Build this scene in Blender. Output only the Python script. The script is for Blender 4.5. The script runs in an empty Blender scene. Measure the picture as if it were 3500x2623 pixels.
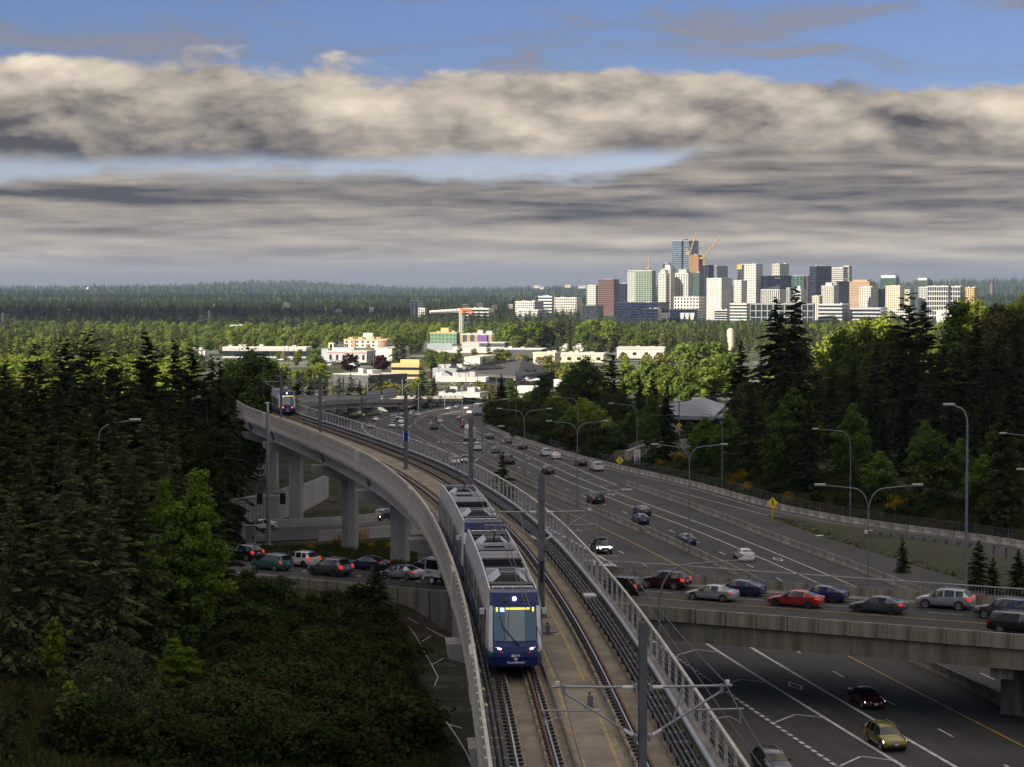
import bpy, math, random
import numpy as np
from mathutils import Vector, Matrix
random.seed(7); RNG = np.random.default_rng(7)
scene = bpy.context.scene
COL = scene.collection
R = math.radians
# ------------------------------------------------------------------ camera
HC, FPX, HZ, CX, CY = 34.5, 7072.0, 985.0, 1750.0, 1311.5
PITCH = math.atan((CY - HZ) / FPX)
cam = bpy.data.cameras.new('camera'); camo = bpy.data.objects.new('camera', cam); COL.objects.link(camo)
camo.location = (0, 0, HC); camo.rotation_euler = (math.pi / 2 - PITCH, 0, 0)
cam.sensor_width = 36.0; cam.lens = 36.0 * FPX / 3500.0; cam.clip_start = 1; cam.clip_end = 60000
scene.camera = camo
# ------------------------------------------------------------------ sun and sky
SUN_EL = R(27); SX, SY = -0.83, -0.56          # horizontal direction towards the sun: behind the camera, to its left
_h = math.hypot(SX, SY); SX /= _h; SY /= _h
sun_dir = Vector((SX * math.cos(SUN_EL), SY * math.cos(SUN_EL), math.sin(SUN_EL)))
sl = bpy.data.lights.new('sun', 'SUN'); sl.energy = 5.0; sl.angle = R(0.5); sl.color = (1.0, 0.91, 0.74)
so = bpy.data.objects.new('sun', sl); COL.objects.link(so); so.location = (0, 0, 900)
so.rotation_euler = (-sun_dir).to_track_quat('-Z', 'Y').to_euler()
EXPO = 0.90
scene.view_settings.view_transform = 'Standard'; scene.view_settings.look = 'None'
scene.view_settings.exposure = EXPO; scene.view_settings.gamma = 1; scene.view_settings.use_curve_mapping = False
try:
    scene.cycles.max_bounces = 6; scene.cycles.diffuse_bounces = 3; scene.cycles.glossy_bounces = 3
    scene.cycles.transmission_bounces = 4; scene.cycles.volume_bounces = 0; scene.cycles.transparent_max_bounces = 6
    scene.cycles.use_denoising = True; scene.cycles.caustics_reflective = False; scene.cycles.caustics_refractive = False
except Exception: pass

class NT:
    """small helper to write shader node trees"""
    def __init__(s, tree): s.t = tree; s.n = tree.nodes; s.l = tree.links
    def new(s, typ, **kw):
        n = s.n.new(typ)
        for k, v in kw.items(): setattr(n, k, v)
        return n
    def put(s, sock, v):
        if v is None: return
        if hasattr(v, 'is_linked') or hasattr(v, 'links'): s.l.new(v, sock)
        else: sock.default_value = v
    def math(s, op, a, b=None, c=None, clamp=False):
        n = s.n.new('ShaderNodeMath'); n.operation = op; n.use_clamp = clamp
        for i, v in enumerate((a, b, c)):
            if v is not None: s.put(n.inputs[i], v)
        return n.outputs[0]
    def add(s, a, b): return s.math('ADD', a, b)
    def sub(s, a, b): return s.math('SUBTRACT', a, b)
    def mul(s, a, b): return s.math('MULTIPLY', a, b)
    def step(s, x, a, b):
        n = s.n.new('ShaderNodeMapRange'); n.interpolation_type = 'SMOOTHSTEP'
        s.put(n.inputs[0], x); n.inputs[1].default_value = a; n.inputs[2].default_value = b
        return n.outputs[0]
    def vec(s, x, y, z):
        n = s.n.new('ShaderNodeCombineXYZ')
        for i, v in enumerate((x, y, z)): s.put(n.inputs[i], v)
        return n.outputs[0]
    def noise(s, v, scale=1.0, detail=5.0, rough=0.55, dist=0.0):
        n = s.n.new('ShaderNodeTexNoise'); s.put(n.inputs['Vector'], v)
        n.inputs['Scale'].default_value = scale; n.inputs['Detail'].default_value = detail
        n.inputs['Roughness'].default_value = rough; n.inputs['Distortion'].default_value = dist
        return n.outputs[0]
    def mix(s, f, a, b):
        n = s.n.new('ShaderNodeMix'); n.data_type = 'RGBA'; s.put(n.inputs[0], f)
        for i, v in ((6, a), (7, b)):
            if isinstance(v, tuple) and len(v) == 3: v = v + (1,)
            s.put(n.inputs[i], v)
        return n.outputs[2]

world = bpy.data.worlds.new('World'); scene.world = world; world.use_nodes = True
world.cycles.sampling_method = 'MANUAL'; world.cycles.sample_map_resolution = 512
W = NT(world.node_tree); W.n.clear()
sky = W.new('ShaderNodeTexSky', sky_type='NISHITA'); sky.sun_disc = False; sky.sun_elevation = SUN_EL
sky.sun_rotation = math.atan2(SX, SY); sky.altitude = 100; sky.air_density = 1.0; sky.dust_density = 0.6; sky.ozone_density = 2.0
SKY_STRENGTH = 0.10; SKY_TINT = (0.312, 0.335, 0.513, 1); HIGH_GAIN = 0.55
def build_sky():
    tc = W.new('ShaderNodeTexCoord'); sp = W.new('ShaderNodeSeparateXYZ'); W.l.new(tc.outputs['Generated'], sp.inputs[0])
    dx, dy, dz = sp.outputs
    e = W.mul(dz, 57.3)                                            # elevation in degrees, near the horizon
    def P(sx, sz, ox=0.0, oz=0.0): return W.vec(W.add(W.mul(dx, sx), ox), W.mul(dy, sx), W.add(W.mul(dz, sz), oz))
    slow = W.sub(W.noise(P(3.2, 5, 1.7), 1, 2, .5), .5); mid = W.sub(W.noise(P(9, 20, 4.2), 1, 3, .5), .5)
    big = W.noise(P(14, 36, 2.0), 1, 12, .58, .05); bigs = W.noise(P(14, 36, 2.09, .20), 1, 12, .58, .05); fine = W.noise(P(70, 150), 1, 7, .6)
    sm1 = W.noise(P(9, 25, 5.0), 1, 2.0, .5, .2); sm2 = W.noise(P(9, 25, 5.16, .40), 1, 2.0, .5, .2); relief = W.add(W.mul(W.sub(sm1, sm2), 1.0), W.mul(W.sub(big, bigs), .60))
    def puff(v):
        n = W.new('ShaderNodeTexVoronoi'); n.feature = 'F1'; n.inputs['Scale'].default_value = 1.0; n.inputs['Detail'].default_value = 3.0; n.inputs['Roughness'].default_value = .55; n.inputs['Lacunarity'].default_value = 2.1
        try: n.normalize = True
        except Exception: pass
        W.l.new(v, n.inputs['Vector']); return W.sub(1.0, n.outputs['Distance'])
    wx, wz = W.mul(W.sub(big, .5), .5), W.mul(W.sub(fine, .5), .12)
    def PV(ox, oz): return W.vec(W.add(W.add(W.mul(dx, 19), ox), wx), W.add(W.mul(dy, 19), wz), W.add(W.add(W.mul(dz, 42), oz), wx))
    pf, pfs = puff(PV(0, 0)), puff(PV(.10, .34))
    # the long bank of cumulus: billowing top, flat dark base
    base = W.add(W.add(3.42, W.mul(dx, 1.0)), W.add(W.mul(slow, .7), W.mul(mid, .35))); top = W.add(W.add(5.80, W.mul(dx, -1.5)), W.add(W.mul(slow, 1.3), W.mul(mid, 1.5)))
    dev = W.math('DIVIDE', W.sub(e, base), W.sub(top, base))       # 0 at the base, 1 at the top
    rag = W.add(W.mul(W.sub(big, .5), .75), W.mul(W.sub(pf, .62), .70))
    aA = W.mul(W.step(W.add(dev, W.mul(rag, .30)), -.03, .16), W.step(W.add(W.sub(1.0, dev), rag), .03, .20))
    bA = W.math('ADD', W.add(W.add(.13, W.mul(W.step(dev, -.05, .75), .30)), W.mul(relief, 1.1)), W.add(W.mul(W.sub(pf, pfs), 1.05), W.add(W.mul(W.sub(pf, .62), .45), W.mul(W.sub(big, .5), .30))), clamp=True)
    # the layered deck under it, streaked by perspective
    lay = W.noise(P(6.5, 96, 7), 1, 11, .57, .25); lays = W.noise(P(6.5, 96, 7.05, .40), 1, 11, .57, .25)
    def PL(ox, oz): return W.vec(W.add(W.add(W.mul(dx, 15), ox), wx), W.mul(dy, 15), W.add(W.add(W.mul(dz, 125), oz), W.mul(wx, 1.6)))
    pl, pls = puff(PL(9, 0)), puff(PL(9.05, .36))
    edge = W.add(W.add(W.sub(3.02, e), W.mul(W.sub(pl, .62), .8)), W.add(W.mul(W.sub(big, .5), 1.5), W.add(W.mul(slow, 1.0), W.mul(W.step(dx, .02, .20), 1.9))))
    aB = W.step(edge, -.10, .36)
    bB = W.math('ADD', W.add(W.add(.19, W.mul(W.step(e, 2.5, .9), .20)), W.mul(W.sub(lay, lays), .80)), W.add(W.add(W.mul(W.sub(pl, pls), .55), W.mul(W.sub(lay, .5), .25)), W.mul(W.sub(big, .5), .40)), clamp=True)
    low = W.step(e, 1.1, .05); bB = W.add(bB, W.mul(low, W.sub(.24, bB)))
    # broken cloud higher up, going on over the whole sky
    wis = W.noise(P(10, 40, 11), 1, 8, .60, .6); aW = W.mul(W.step(wis, .47, .66), W.mul(W.step(e, 4.8, 6.6), .7))
    hi = W.noise(P(3.3, 5.5, 21), 1, 7, .56, .3); aH = W.mul(W.step(hi, .40, .60), W.step(e, 8.0, 12.5)); aC = W.math('MAXIMUM', aW, aH)
    bC = W.math('ADD', W.add(.17, W.mul(W.sub(wis, .5), .5)), W.mul(W.step(e, 8, 30), .62), clamp=True)
    rose = lambda b: W.mix(b, (0.047, 0.0455, 0.052), (0.55, 0.475, 0.375))
    tint = W.new('ShaderNodeMix', data_type='RGBA', blend_type='MULTIPLY'); tint.inputs[0].default_value = 1.0
    W.l.new(sky.outputs[0], tint.inputs[6]); W.l.new(W.mix(W.step(e, 5.8, 2.6), SKY_TINT, (0.55, 0.52, 0.67, 1)), tint.inputs[7])
    col = tint.outputs[2]
    def scaled(c):
        m = W.new('ShaderNodeVectorMath', operation='SCALE'); W.l.new(c, m.inputs[0]); m.inputs['Scale'].default_value = 1.0 / SKY_STRENGTH
        return m.outputs[0]
    hic = W.new('ShaderNodeVectorMath', operation='SCALE'); W.l.new(rose(bC), hic.inputs[0]); W.l.new(W.add(1.0 / SKY_STRENGTH, W.mul(W.step(e, 9, 35), HIGH_GAIN / SKY_STRENGTH)), hic.inputs['Scale'])
    col = W.mix(aC, col, hic.outputs[0]); col = W.mix(aB, col, scaled(W.mix(W.mul(W.step(e, 1.1, .1), .5), rose(bB), (.128, .128, .132)))); col = W.mix(aA, col, scaled(rose(bA)))
    bg = W.new('ShaderNodeBackground'); bg.inputs[1].default_value = SKY_STRENGTH; W.l.new(col, bg.inputs[0])
    out = W.new('ShaderNodeOutputWorld'); W.l.new(bg.outputs[0], out.inputs[0])
build_sky()

# ------------------------------------------------------------------ placing: a point of the photograph on a known height or distance
_cp, _sp = math.cos(PITCH), math.sin(PITCH)
def ray(px, py):
    a = (px - CX) / FPX; b = (CY - py) / FPX
    return (a, _cp + b * _sp, -_sp + b * _cp)
def at(px, py, z):
    d = ray(px, py); t = (z - HC) / d[2]; return Vector((d[0] * t, d[1] * t, z))
def far(px, py, D):
    d = ray(px, py); t = D / d[1]; return Vector((d[0] * t, D, HC + d[2] * t))
def on(px, py, zfun, dz=0.0):
    y = 120.0
    for _ in range(60):
        q = at(px, py, zfun(y) + dz); y = q.y
    return q

# ------------------------------------------------------------------ materials
MATS = {}
def mat(name, col, rough=0.6, metal=0.0, emit=None, es=0.0, var=0.0, vscale=3.0, bump=0.0, bscale=30.0, spec=None, coat=0.0, col2=None, objvar=0.0, streak=False):
    if name in MATS: return MATS[name]
    m = bpy.data.materials.new(name); m.use_nodes = True; t = NT(m.node_tree)
    b = t.n['Principled BSDF']
    b.inputs['Roughness'].default_value = rough; b.inputs['Metallic'].default_value = metal
    if spec is not None: b.inputs['Specular IOR Level'].default_value = spec
    if coat: b.inputs['Coat Weight'].default_value = coat; b.inputs['Coat Roughness'].default_value = .06
    c = col + (1,)
    b.inputs['Base Color'].default_value = c
    if var or col2:
        tc = t.new('ShaderNodeTexCoord')
        v = tc.outputs['Object']
        if streak:
            mp = t.new('ShaderNodeMapping'); mp.inputs['Scale'].default_value = (1, 1, .12); t.l.new(v, mp.inputs[0]); v = mp.outputs[0]
        n = t.noise(v, vscale, 6, .62); f = t.step(n, .3, .7)
        d = col2 or tuple(x * (1 - var) for x in col)
        u = tuple(min(1, x * (1 + var * .6)) for x in col) if not col2 else col
        cc = t.mix(f, d, u)
        n2 = t.noise(v, vscale * 9, 4, .6); k = t.add(1 - var * .35, t.mul(n2, var * .7))
        sc = t.new('ShaderNodeVectorMath', operation='SCALE'); t.l.new(cc, sc.inputs[0]); t.l.new(k, sc.inputs['Scale'])
        cc = sc.outputs[0]
        if objvar:
            oi = t.new('ShaderNodeObjectInfo'); s2 = t.new('ShaderNodeVectorMath', operation='SCALE'); t.l.new(cc, s2.inputs[0])
            t.l.new(t.add(1 - objvar, t.mul(oi.outputs['Random'], 2 * objvar)), s2.inputs['Scale']); cc = s2.outputs[0]
        t.l.new(cc, b.inputs['Base Color'])
    if bump:
        tc = t.new('ShaderNodeTexCoord'); n = t.noise(tc.outputs['Object'], bscale, 5, .6)
        bp = t.new('ShaderNodeBump'); bp.inputs['Strength'].default_value = bump; bp.inputs['Distance'].default_value = .05
        t.l.new(n, bp.inputs['Height']); t.l.new(bp.outputs[0], b.inputs['Normal'])
    if emit: b.inputs['Emission Color'].default_value = emit + (1,); b.inputs['Emission Strength'].default_value = es
    MATS[name] = m; return m

# ------------------------------------------------------------------ mesh building
class MB:
    def __init__(s): s.v = []; s.f = []; s.m = []
    def add(s, vs, fs, m=0):
        b = len(s.v); s.v += [tuple(p) for p in vs]; s.f += [tuple(i + b for i in f) for f in fs]; s.m += [m] * len(fs)
        return s
    BF = [(0, 3, 2, 1), (4, 5, 6, 7), (0, 1, 5, 4), (1, 2, 6, 5), (2, 3, 7, 6), (3, 0, 4, 7)]
    def box(s, x0, x1, y0, y1, z0, z1, m=0):
        return s.add([(x0, y0, z0), (x1, y0, z0), (x1, y1, z0), (x0, y1, z0), (x0, y0, z1), (x1, y0, z1), (x1, y1, z1), (x0, y1, z1)], s.BF, m)
    def obox(s, c, ux, uy, hx, hy, z0, z1, m=0):
        """box at plan centre c with unit plan axes ux, uy and half sizes"""
        P = [(c[0] + a * hx * ux[0] + b * hy * uy[0], c[1] + a * hx * ux[1] + b * hy * uy[1]) for a, b in ((-1, -1), (1, -1), (1, 1), (-1, 1))]
        return s.add([p + (z0,) for p in P] + [p + (z1,) for p in P], s.BF, m)
    def hexa(s, P, m=0): return s.add(P, s.BF, m)
    def prism(s, poly, z0, z1, m=0):
        n = len(poly)
        return s.add([(x, y, z0) for x, y in poly] + [(x, y, z1) for x, y in poly],
                     [tuple(range(n))[::-1], tuple(range(n, 2 * n))] + [(i, (i + 1) % n, n + (i + 1) % n, n + i) for i in range(n)], m)
    def tube(s, pts, r, n=8, m=0, cap=True):
        pts = [Vector(p) for p in pts]; k = len(pts); rs = r if isinstance(r, (list, tuple)) else [r] * k
        ring = []
        ref = None
        for i, p in enumerate(pts):
            t = (pts[min(i + 1, k - 1)] - pts[max(i - 1, 0)]).normalized()
            if ref is None: ref = t.orthogonal().normalized()
            ref = (ref - t * ref.dot(t))
            ref = ref.normalized() if ref.length > 1e-6 else t.orthogonal().normalized()
            b = t.cross(ref)
            ring += [p + (ref * math.cos(2 * math.pi * j / n) + b * math.sin(2 * math.pi * j / n)) * rs[i] for j in range(n)]
        fs = [(i * n + j, i * n + (j + 1) % n, (i + 1) * n + (j + 1) % n, (i + 1) * n + j) for i in range(k - 1) for j in range(n)]
        if cap: fs += [tuple(range(n))[::-1], tuple(range((k - 1) * n, k * n))]
        return s.add(ring, fs, m)
    def rings(s, rings, m=0, closed=True, caps=True):
        n = len(rings[0]); k = len(rings)
        vs = [p for r in rings for p in r]
        fs = [(i * n + j, i * n + (j + 1) % n, (i + 1) * n + (j + 1) % n, (i + 1) * n + j) for i in range(k - 1) for j in range(n if closed else n - 1)]
        if caps and closed: fs += [tuple(range(n))[::-1], tuple(range((k - 1) * n, k * n))]
        return s.add(vs, fs, m)
    def build(s, name, mats, parent=None, origin=None, smooth=None, link=True):
        me = bpy.data.meshes.new(name)
        v = s.v
        if origin is not None:
            ox, oy, oz = origin; v = [(x - ox, y - oy, z - oz) for x, y, z in v]
        me.from_pydata(v, [], s.f)
        for q in (mats if isinstance(mats, (list, tuple)) else [mats]): me.materials.append(q)
        if any(s.m): me.polygons.foreach_set('material_index', s.m)
        if smooth is not None:
            me.polygons.foreach_set('use_smooth', [True] * len(me.polygons)); me.set_sharp_from_angle(angle=R(smooth))
        me.update()
        o = bpy.data.objects.new(name, me)
        if link: COL.objects.link(o)
        if parent: o.parent = parent
        elif origin is not None: o.location = origin
        return o
def tag(o, label=None, cat=None, group=None, kind=None):
    if label: o['label'] = label
    if cat: o['category'] = cat
    if group: o['group'] = group
    if kind: o['kind'] = kind
    return o
def thing(name, label, cat, loc=(0, 0, 0), rz=0.0, group=None):
    o = bpy.data.objects.new(name, None); COL.objects.link(o); o.location = loc; o.rotation_euler = (0, 0, rz)
    o.empty_display_size = .5
    return tag(o, label, cat, group)
def inst(src, parent=None, loc=None, rz=None, scale=None):
    """copy of one object that shares its mesh"""
    o = src.copy(); COL.objects.link(o); o.parent = parent
    if loc is not None: o.location = loc
    if rz is not None: o.rotation_euler = (0, 0, rz)
    if scale is not None: o.scale = scale
    return o
def dup(root, loc=None, rz=None, label=None, group=None, scale=None):
    kids = {}
    for o in COL.objects:
        if o.parent: kids.setdefault(o.parent, []).append(o)
    def cp(o, par):
        c = o.copy(); COL.objects.link(c); c.parent = par
        for k in kids.get(o, []): cp(k, c)
        return c
    r = cp(root, None)
    if loc is not None: r.location = loc
    if rz is not None: r.rotation_euler = (0, 0, rz)
    if scale is not None: r.scale = scale
    if label: r['label'] = label
    if group: r['group'] = group
    return r
def fastmesh(name, V, F, mats, attr=None, smooth=False):
    """numpy arrays to a mesh; F is (n,3) or (n,4)"""
    me = bpy.data.meshes.new(name); k = F.shape[1]; n = len(F)
    me.vertices.add(len(V)); me.vertices.foreach_set('co', V.astype(np.float32).ravel())
    me.loops.add(n * k); me.loops.foreach_set('vertex_index', F.astype(np.int32).ravel())
    me.polygons.add(n); me.polygons.foreach_set('loop_start', np.arange(0, n * k, k, dtype=np.int32))
    for q in mats: me.materials.append(q)
    if attr is not None:
        a = me.attributes.new('var', 'FLOAT', 'FACE'); a.data.foreach_set('value', attr.astype(np.float32))
    if smooth: me.polygons.foreach_set('use_smooth', np.ones(n, dtype=bool))
    me.update(calc_edges=True); return me

class Path:
    """plan curve through points, with height given by a function of y"""
    def __init__(s, pts, zfun, step=1.0):
        P = [Vector((x, y, 0)) for x, y in pts]; out = []
        for i in range(len(P) - 1):
            p0, p1, p2, p3 = P[max(i - 1, 0)], P[i], P[i + 1], P[min(i + 2, len(P) - 1)]
            m1 = (p2 - p0) * .5 if i else (p2 - p1); m2 = (p3 - p1) * .5 if i + 2 < len(P) else (p2 - p1)
            n = max(2, int((p2 - p1).length / .5))
            for j in range(n):
                t = j / n
                out.append(p1 * (2 * t**3 - 3 * t**2 + 1) + m1 * (t**3 - 2 * t**2 + t) + p2 * (-2 * t**3 + 3 * t**2) + m2 * (t**3 - t**2))
        out.append(P[-1]); a = np.array([(q.x, q.y) for q in out])
        for _ in range(2):                                        # soften hand-picked points
            k = 41; pad = np.concatenate([a[0] - np.arange(20, 0, -1)[:, None] * (a[1] - a[0]), a, a[-1] + np.arange(1, 21)[:, None] * (a[-1] - a[-2])])
            a = np.stack([np.convolve(pad[:, c], np.ones(k) / k, 'valid') for c in (0, 1)], 1)
        d = np.concatenate([[0], np.cumsum(np.hypot(*np.diff(a, axis=0).T))])
        s.len = float(d[-1]); s.d = d; s.a = a; s.z = zfun
    def xy(s, q): return (float(np.interp(q, s.d, s.a[:, 0])), float(np.interp(q, s.d, s.a[:, 1])))
    def frame(s, q):
        x, y = s.xy(q); x0, y0 = s.xy(max(0, q - 1)); x1, y1 = s.xy(min(s.len, q + 1))
        l = math.hypot(x1 - x0, y1 - y0) or 1; t = ((x1 - x0) / l, (y1 - y0) / l)
        return (x, y, s.z(y)), t, (t[1], -t[0])                    # right normal
    def pt(s, q, u, w=0.0):
        p, t, n = s.frame(q); return Vector((p[0] + n[0] * u, p[1] + n[1] * u, p[2] + w))
    def s_at_y(s, y): return float(np.interp(y, s.a[:, 1], s.d))
    def heading(s, q): t = s.frame(q)[1]; return math.atan2(t[1], t[0])
    def ribbon(s, mb, q0, q1, prof, step=3.0, closed=True, m=0, caps=True):
        n = max(1, int(round((q1 - q0) / step))); rr = []
        for i in range(n + 1):
            q = q0 + (q1 - q0) * i / n; p, t, nn = s.frame(q)
            rr.append([(p[0] + nn[0] * u, p[1] + nn[1] * u, p[2] + w) for u, w in prof])
        mb.rings(rr, m, closed, caps); return mb
# ================================================================== SETTING
def lerp(a, b, t): return a + (b - a) * t
def sstep(x, a, b):
    t = np.clip((x - a) / (b - a), 0, 1); return t * t * (3 - 2 * t)
def zf(y):
    """height of the freeway"""
    if y < 340: return 0.0
    if y < 460: return -0.03 * (y - 340)**2 / 240
    return max(-25.0, -1.8 - 0.03 * (y - 460))
_C = [(-40, 79), (40, 64.2), (100, 53), (140, 45.5), (190, 36.3), (250, 26), (294, 17.8), (323, 11.3), (351, 5.3), (376, .6), (427, -6.6), (475, -12.5), (514, -17.6), (548, -21.8), (574, -25.2), (623, -29.4), (665, -30.6), (723, -28.6), (761, -24.1), (800, -16.2), (850, -3), (900, 14), (960, 38), (1040, 75), (1130, 120)]
MED = Path([(x, y) for y, x in _C], zf)
_cy, _cx = MED.a[:, 1], MED.a[:, 0]
_T3 = [(-40, 110), (100, 96), (200, 82), (250, 76), (276, 69), (290, 58), (302, 49.5), (323, 41), (357, 33), (368, 29.5), (395, 21.5), (431, 13.6), (463, 8.9), (517, 2), (560, -3), (604, -7.5), (660, -9.5), (720, -7), (800, 6), (900, 38), (960, 62), (1130, 150)]
def medx(y): return np.interp(y, _cy, _cx)
def rgtx(y): return np.interp(y, [a for a, b in _T3], [b for a, b in _T3])
def lftx(y):
    w = np.interp(y, [0, 150, 200, 400, 560, 680, 730, 824, 900, 1000], [30, 27, 27, 26, 23, 20, 18.5, 17.5, 24, 24]); return medx(y) - w
_zfv = np.vectorize(zf)
STREET = Path([(-95, 262), (-60, 239), (-30, 216.5), (-11, 200.8), (10.3, 185.5), (24, 178.3), (39, 170.5), (60, 159.5), (85, 146.5), (140, 118)], lambda y: 6.7 if y < 186 else 6.7 - .034 * (y - 186))
_rn = np.random.default_rng(3)
_ph = _rn.uniform(0, 6.28, (6, 6)); _fr = _rn.uniform(.6, 1.4, (6, 6))
def wav(x, y, s):
    o = 0
    for i in range(6):
        a = i * 1.05 + .3; o = o + np.sin((x * math.cos(a) + y * math.sin(a)) * _fr[i, 0] / s + _ph[i, 0]) * (.5 + .5 * np.sin((x * math.sin(a) - y * math.cos(a)) * _fr[i, 1] / s * .6 + _ph[i, 1]))
    return o / 3
def ground(x, y):
    """height of the land"""
    x = np.asarray(x, float); y = np.asarray(y, float)
    z0 = _zfv(y) - .15
    xr = rgtx(y); xl = lftx(y)
    # bank on the far side of the freeway
    d = np.maximum(x - xr - 1.2, 0)
    bank = np.minimum(.11 * d, 7.5) * sstep(y, 440, 385) * (1 + .25 * sstep(d, 60, 120)) + .3 * sstep(d, 0, 6)
    zr = z0 + bank
    # land on the near side of the freeway
    zl = 3.2 - .012 * np.maximum(y - 240, 0) + np.maximum(185 - y, 0) * .062 + np.maximum(-x - 9, 0) * .155 * sstep(y, 200, 158)
    zl = zl - 2.2 * np.exp(-((x + 30) / 16)**2 - ((y - 285) / 30)**2)
    zl = zl - .045 * np.maximum(y - 380, 0) * sstep(y, 380, 460)
    zl = np.maximum(zl, np.maximum(z0 + .6, -25)) + .35 * wav(x, y, 9)
    t = sstep(xl - x, 1.0, 13.0)
    z = np.where(x > xr, zr, np.where(x < xl, lerp(z0, zl, t), z0))
    # valley floor and far hills
    v = sstep(y, 950, 1300); z = z * (1 - v) + v * (-25 + .6 * wav(x, y, 160))
    f = sstep(y, 3000, 7000)
    hill = -8 + 34 * wav(x + 900, y * 2.2, 1500) + 26 * wav(x, y * 2, 620)
    z = z + f * (hill + 12)
    f2 = sstep(y, 8800, 12500); z = z + f2 * (18 + 40 * wav(x - 3000, y * .4, 2100) + 45 * wav(x + 500, y * .3, 900) + 40 * np.exp(-((x + 1700) / 620)**2) + 6 * wav(x, y, 700) + 26 * sstep(x, 1500, 3200) * (1 - .7 * sstep(x, 3300, 4500)))
    return z
def gz(x, y): return float(ground(x, y))
def axis(a): 
    o = []
    for lo, hi, st in a: o += list(np.arange(lo, hi, st))
    return np.array(o)
ys = axis([(-80, 60, 6), (60, 360, 2.5), (360, 700, 5), (700, 1400, 14), (1400, 4200, 90), (4200, 9000, 180), (9000, 24001, 420)])
xp = axis([(0, 110, 2.5), (110, 260, 8), (260, 900, 32), (900, 3000, 120), (3000, 9001, 400)])
xs = np.concatenate([-xp[:0:-1], xp])
GX, GY = np.meshgrid(xs, ys); GZ = ground(GX, GY)
# cut the street into the land
def cut(path, q0, q1, half, soft, drop):
    global GZ
    n = int((q1 - q0) / 1.5); P = np.array([path.pt(q0 + (q1 - q0) * i / n, 0) for i in range(n + 1)])
    sel = np.where((GX > P[:, 0].min() - 30) & (GX < P[:, 0].max() + 30) & (GY > P[:, 1].min() - 30) & (GY < P[:, 1].max() + 30))
    gx, gy = GX[sel], GY[sel]
    D = np.hypot(gx[:, None] - P[None, :, 0], gy[:, None] - P[None, :, 1]); k = D.argmin(1); d = D.min(1)
    w = 1 - sstep(d, half, half + soft); GZ[sel] = GZ[sel] * (1 - w) + (P[k, 2] - drop) * w
cut(STREET, 0, STREET.s_at_y(STREET.a[0, 1]) + 0.1, 0.1, 0.1, 0) if False else None
SQ_L = 0.0; SQ_M = float(np.interp(6.0, STREET.a[:, 0], STREET.d)); SQ_R = float(np.interp(72.0, STREET.a[:, 0], STREET.d))
cut(STREET, SQ_L, SQ_M - 20, 10.5, 7, .15)
RAMP = Path([(-70, 268), (-52, 270), (-40, 272.5), (-28, 276.5), (-17, 284), (-10, 296), (-6.5, 312)], lambda y: 1.6 if y < 275 else 1.6 - .03 * (y - 275))
cut(RAMP, 0, RAMP.len, 8.5, 6, .12)
def grid_at(x, y):
    j = np.clip(np.searchsorted(xs, x) - 1, 0, len(xs) - 2); i = np.clip(np.searchsorted(ys, y) - 1, 0, len(ys) - 2)
    u = (x - xs[j]) / (xs[j + 1] - xs[j]); v = (y - ys[i]) / (ys[i + 1] - ys[i])
    return (GZ[i, j] * (1 - u) + GZ[i, j + 1] * u) * (1 - v) + (GZ[i + 1, j] * (1 - u) + GZ[i + 1, j + 1] * u) * v
def gz(x, y): return float(grid_at(x, y))

def ground_material():
    m = bpy.data.materials.new('ground'); m.use_nodes = True; t = NT(m.node_tree); b = t.n['Principled BSDF']
    b.inputs['Roughness'].default_value = .95; b.inputs['Specular IOR Level'].default_value = .15
    g = t.new('ShaderNodeNewGeometry'); p = g.outputs['Position']
    sp = t.new('ShaderNodeSeparateXYZ'); t.l.new(p, sp.inputs[0])
    n1 = t.noise(p, .11, 6, .6); n2 = t.noise(p, .9, 5, .65); n3 = t.noise(p, .021, 4, .6)
    grass = t.mix(t.step(n2, .3, .7), (.014, .022, .008), (.036, .050, .014))
    dirt = t.mix(t.step(n2, .35, .65), (.050, .043, .034), (.092, .084, .070))
    near = t.mix(t.step(n1, .42, .60), grass, dirt)
    urban = t.mix(t.step(n3, .46, .56), (.045, .06, .022), (.16, .16, .155))
    forest = t.mix(t.step(n3, .35, .65), (.018, .030, .016), (.040, .058, .022))
    c = t.mix(t.step(sp.outputs[1], 800, 1000), near, urban)
    c = t.mix(t.step(sp.outputs[1], 2300, 2600), c, forest)
    t.l.new(c, b.inputs['Base Color'])
    bp = t.new('ShaderNodeBump'); bp.inputs['Strength'].default_value = .6; bp.inputs['Distance'].default_value = .25; t.l.new(n2, bp.inputs['Height']); t.l.new(bp.outputs[0], b.inputs['Normal'])
    return m
nx, ny = len(xs), len(ys)
V = np.stack([GX.ravel(), GY.ravel(), GZ.ravel()], 1)
I = np.arange(ny * nx).reshape(ny, nx)
F = np.stack([I[:-1, :-1], I[:-1, 1:], I[1:, 1:], I[1:, :-1]], -1).reshape(-1, 4)
me = fastmesh('ground', V, F, [ground_material()], smooth=True)
go = bpy.data.objects.new('ground', me); COL.objects.link(go); tag(go, 'rolling green and brown land under roads, trees and distant hills', kind='structure')

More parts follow.
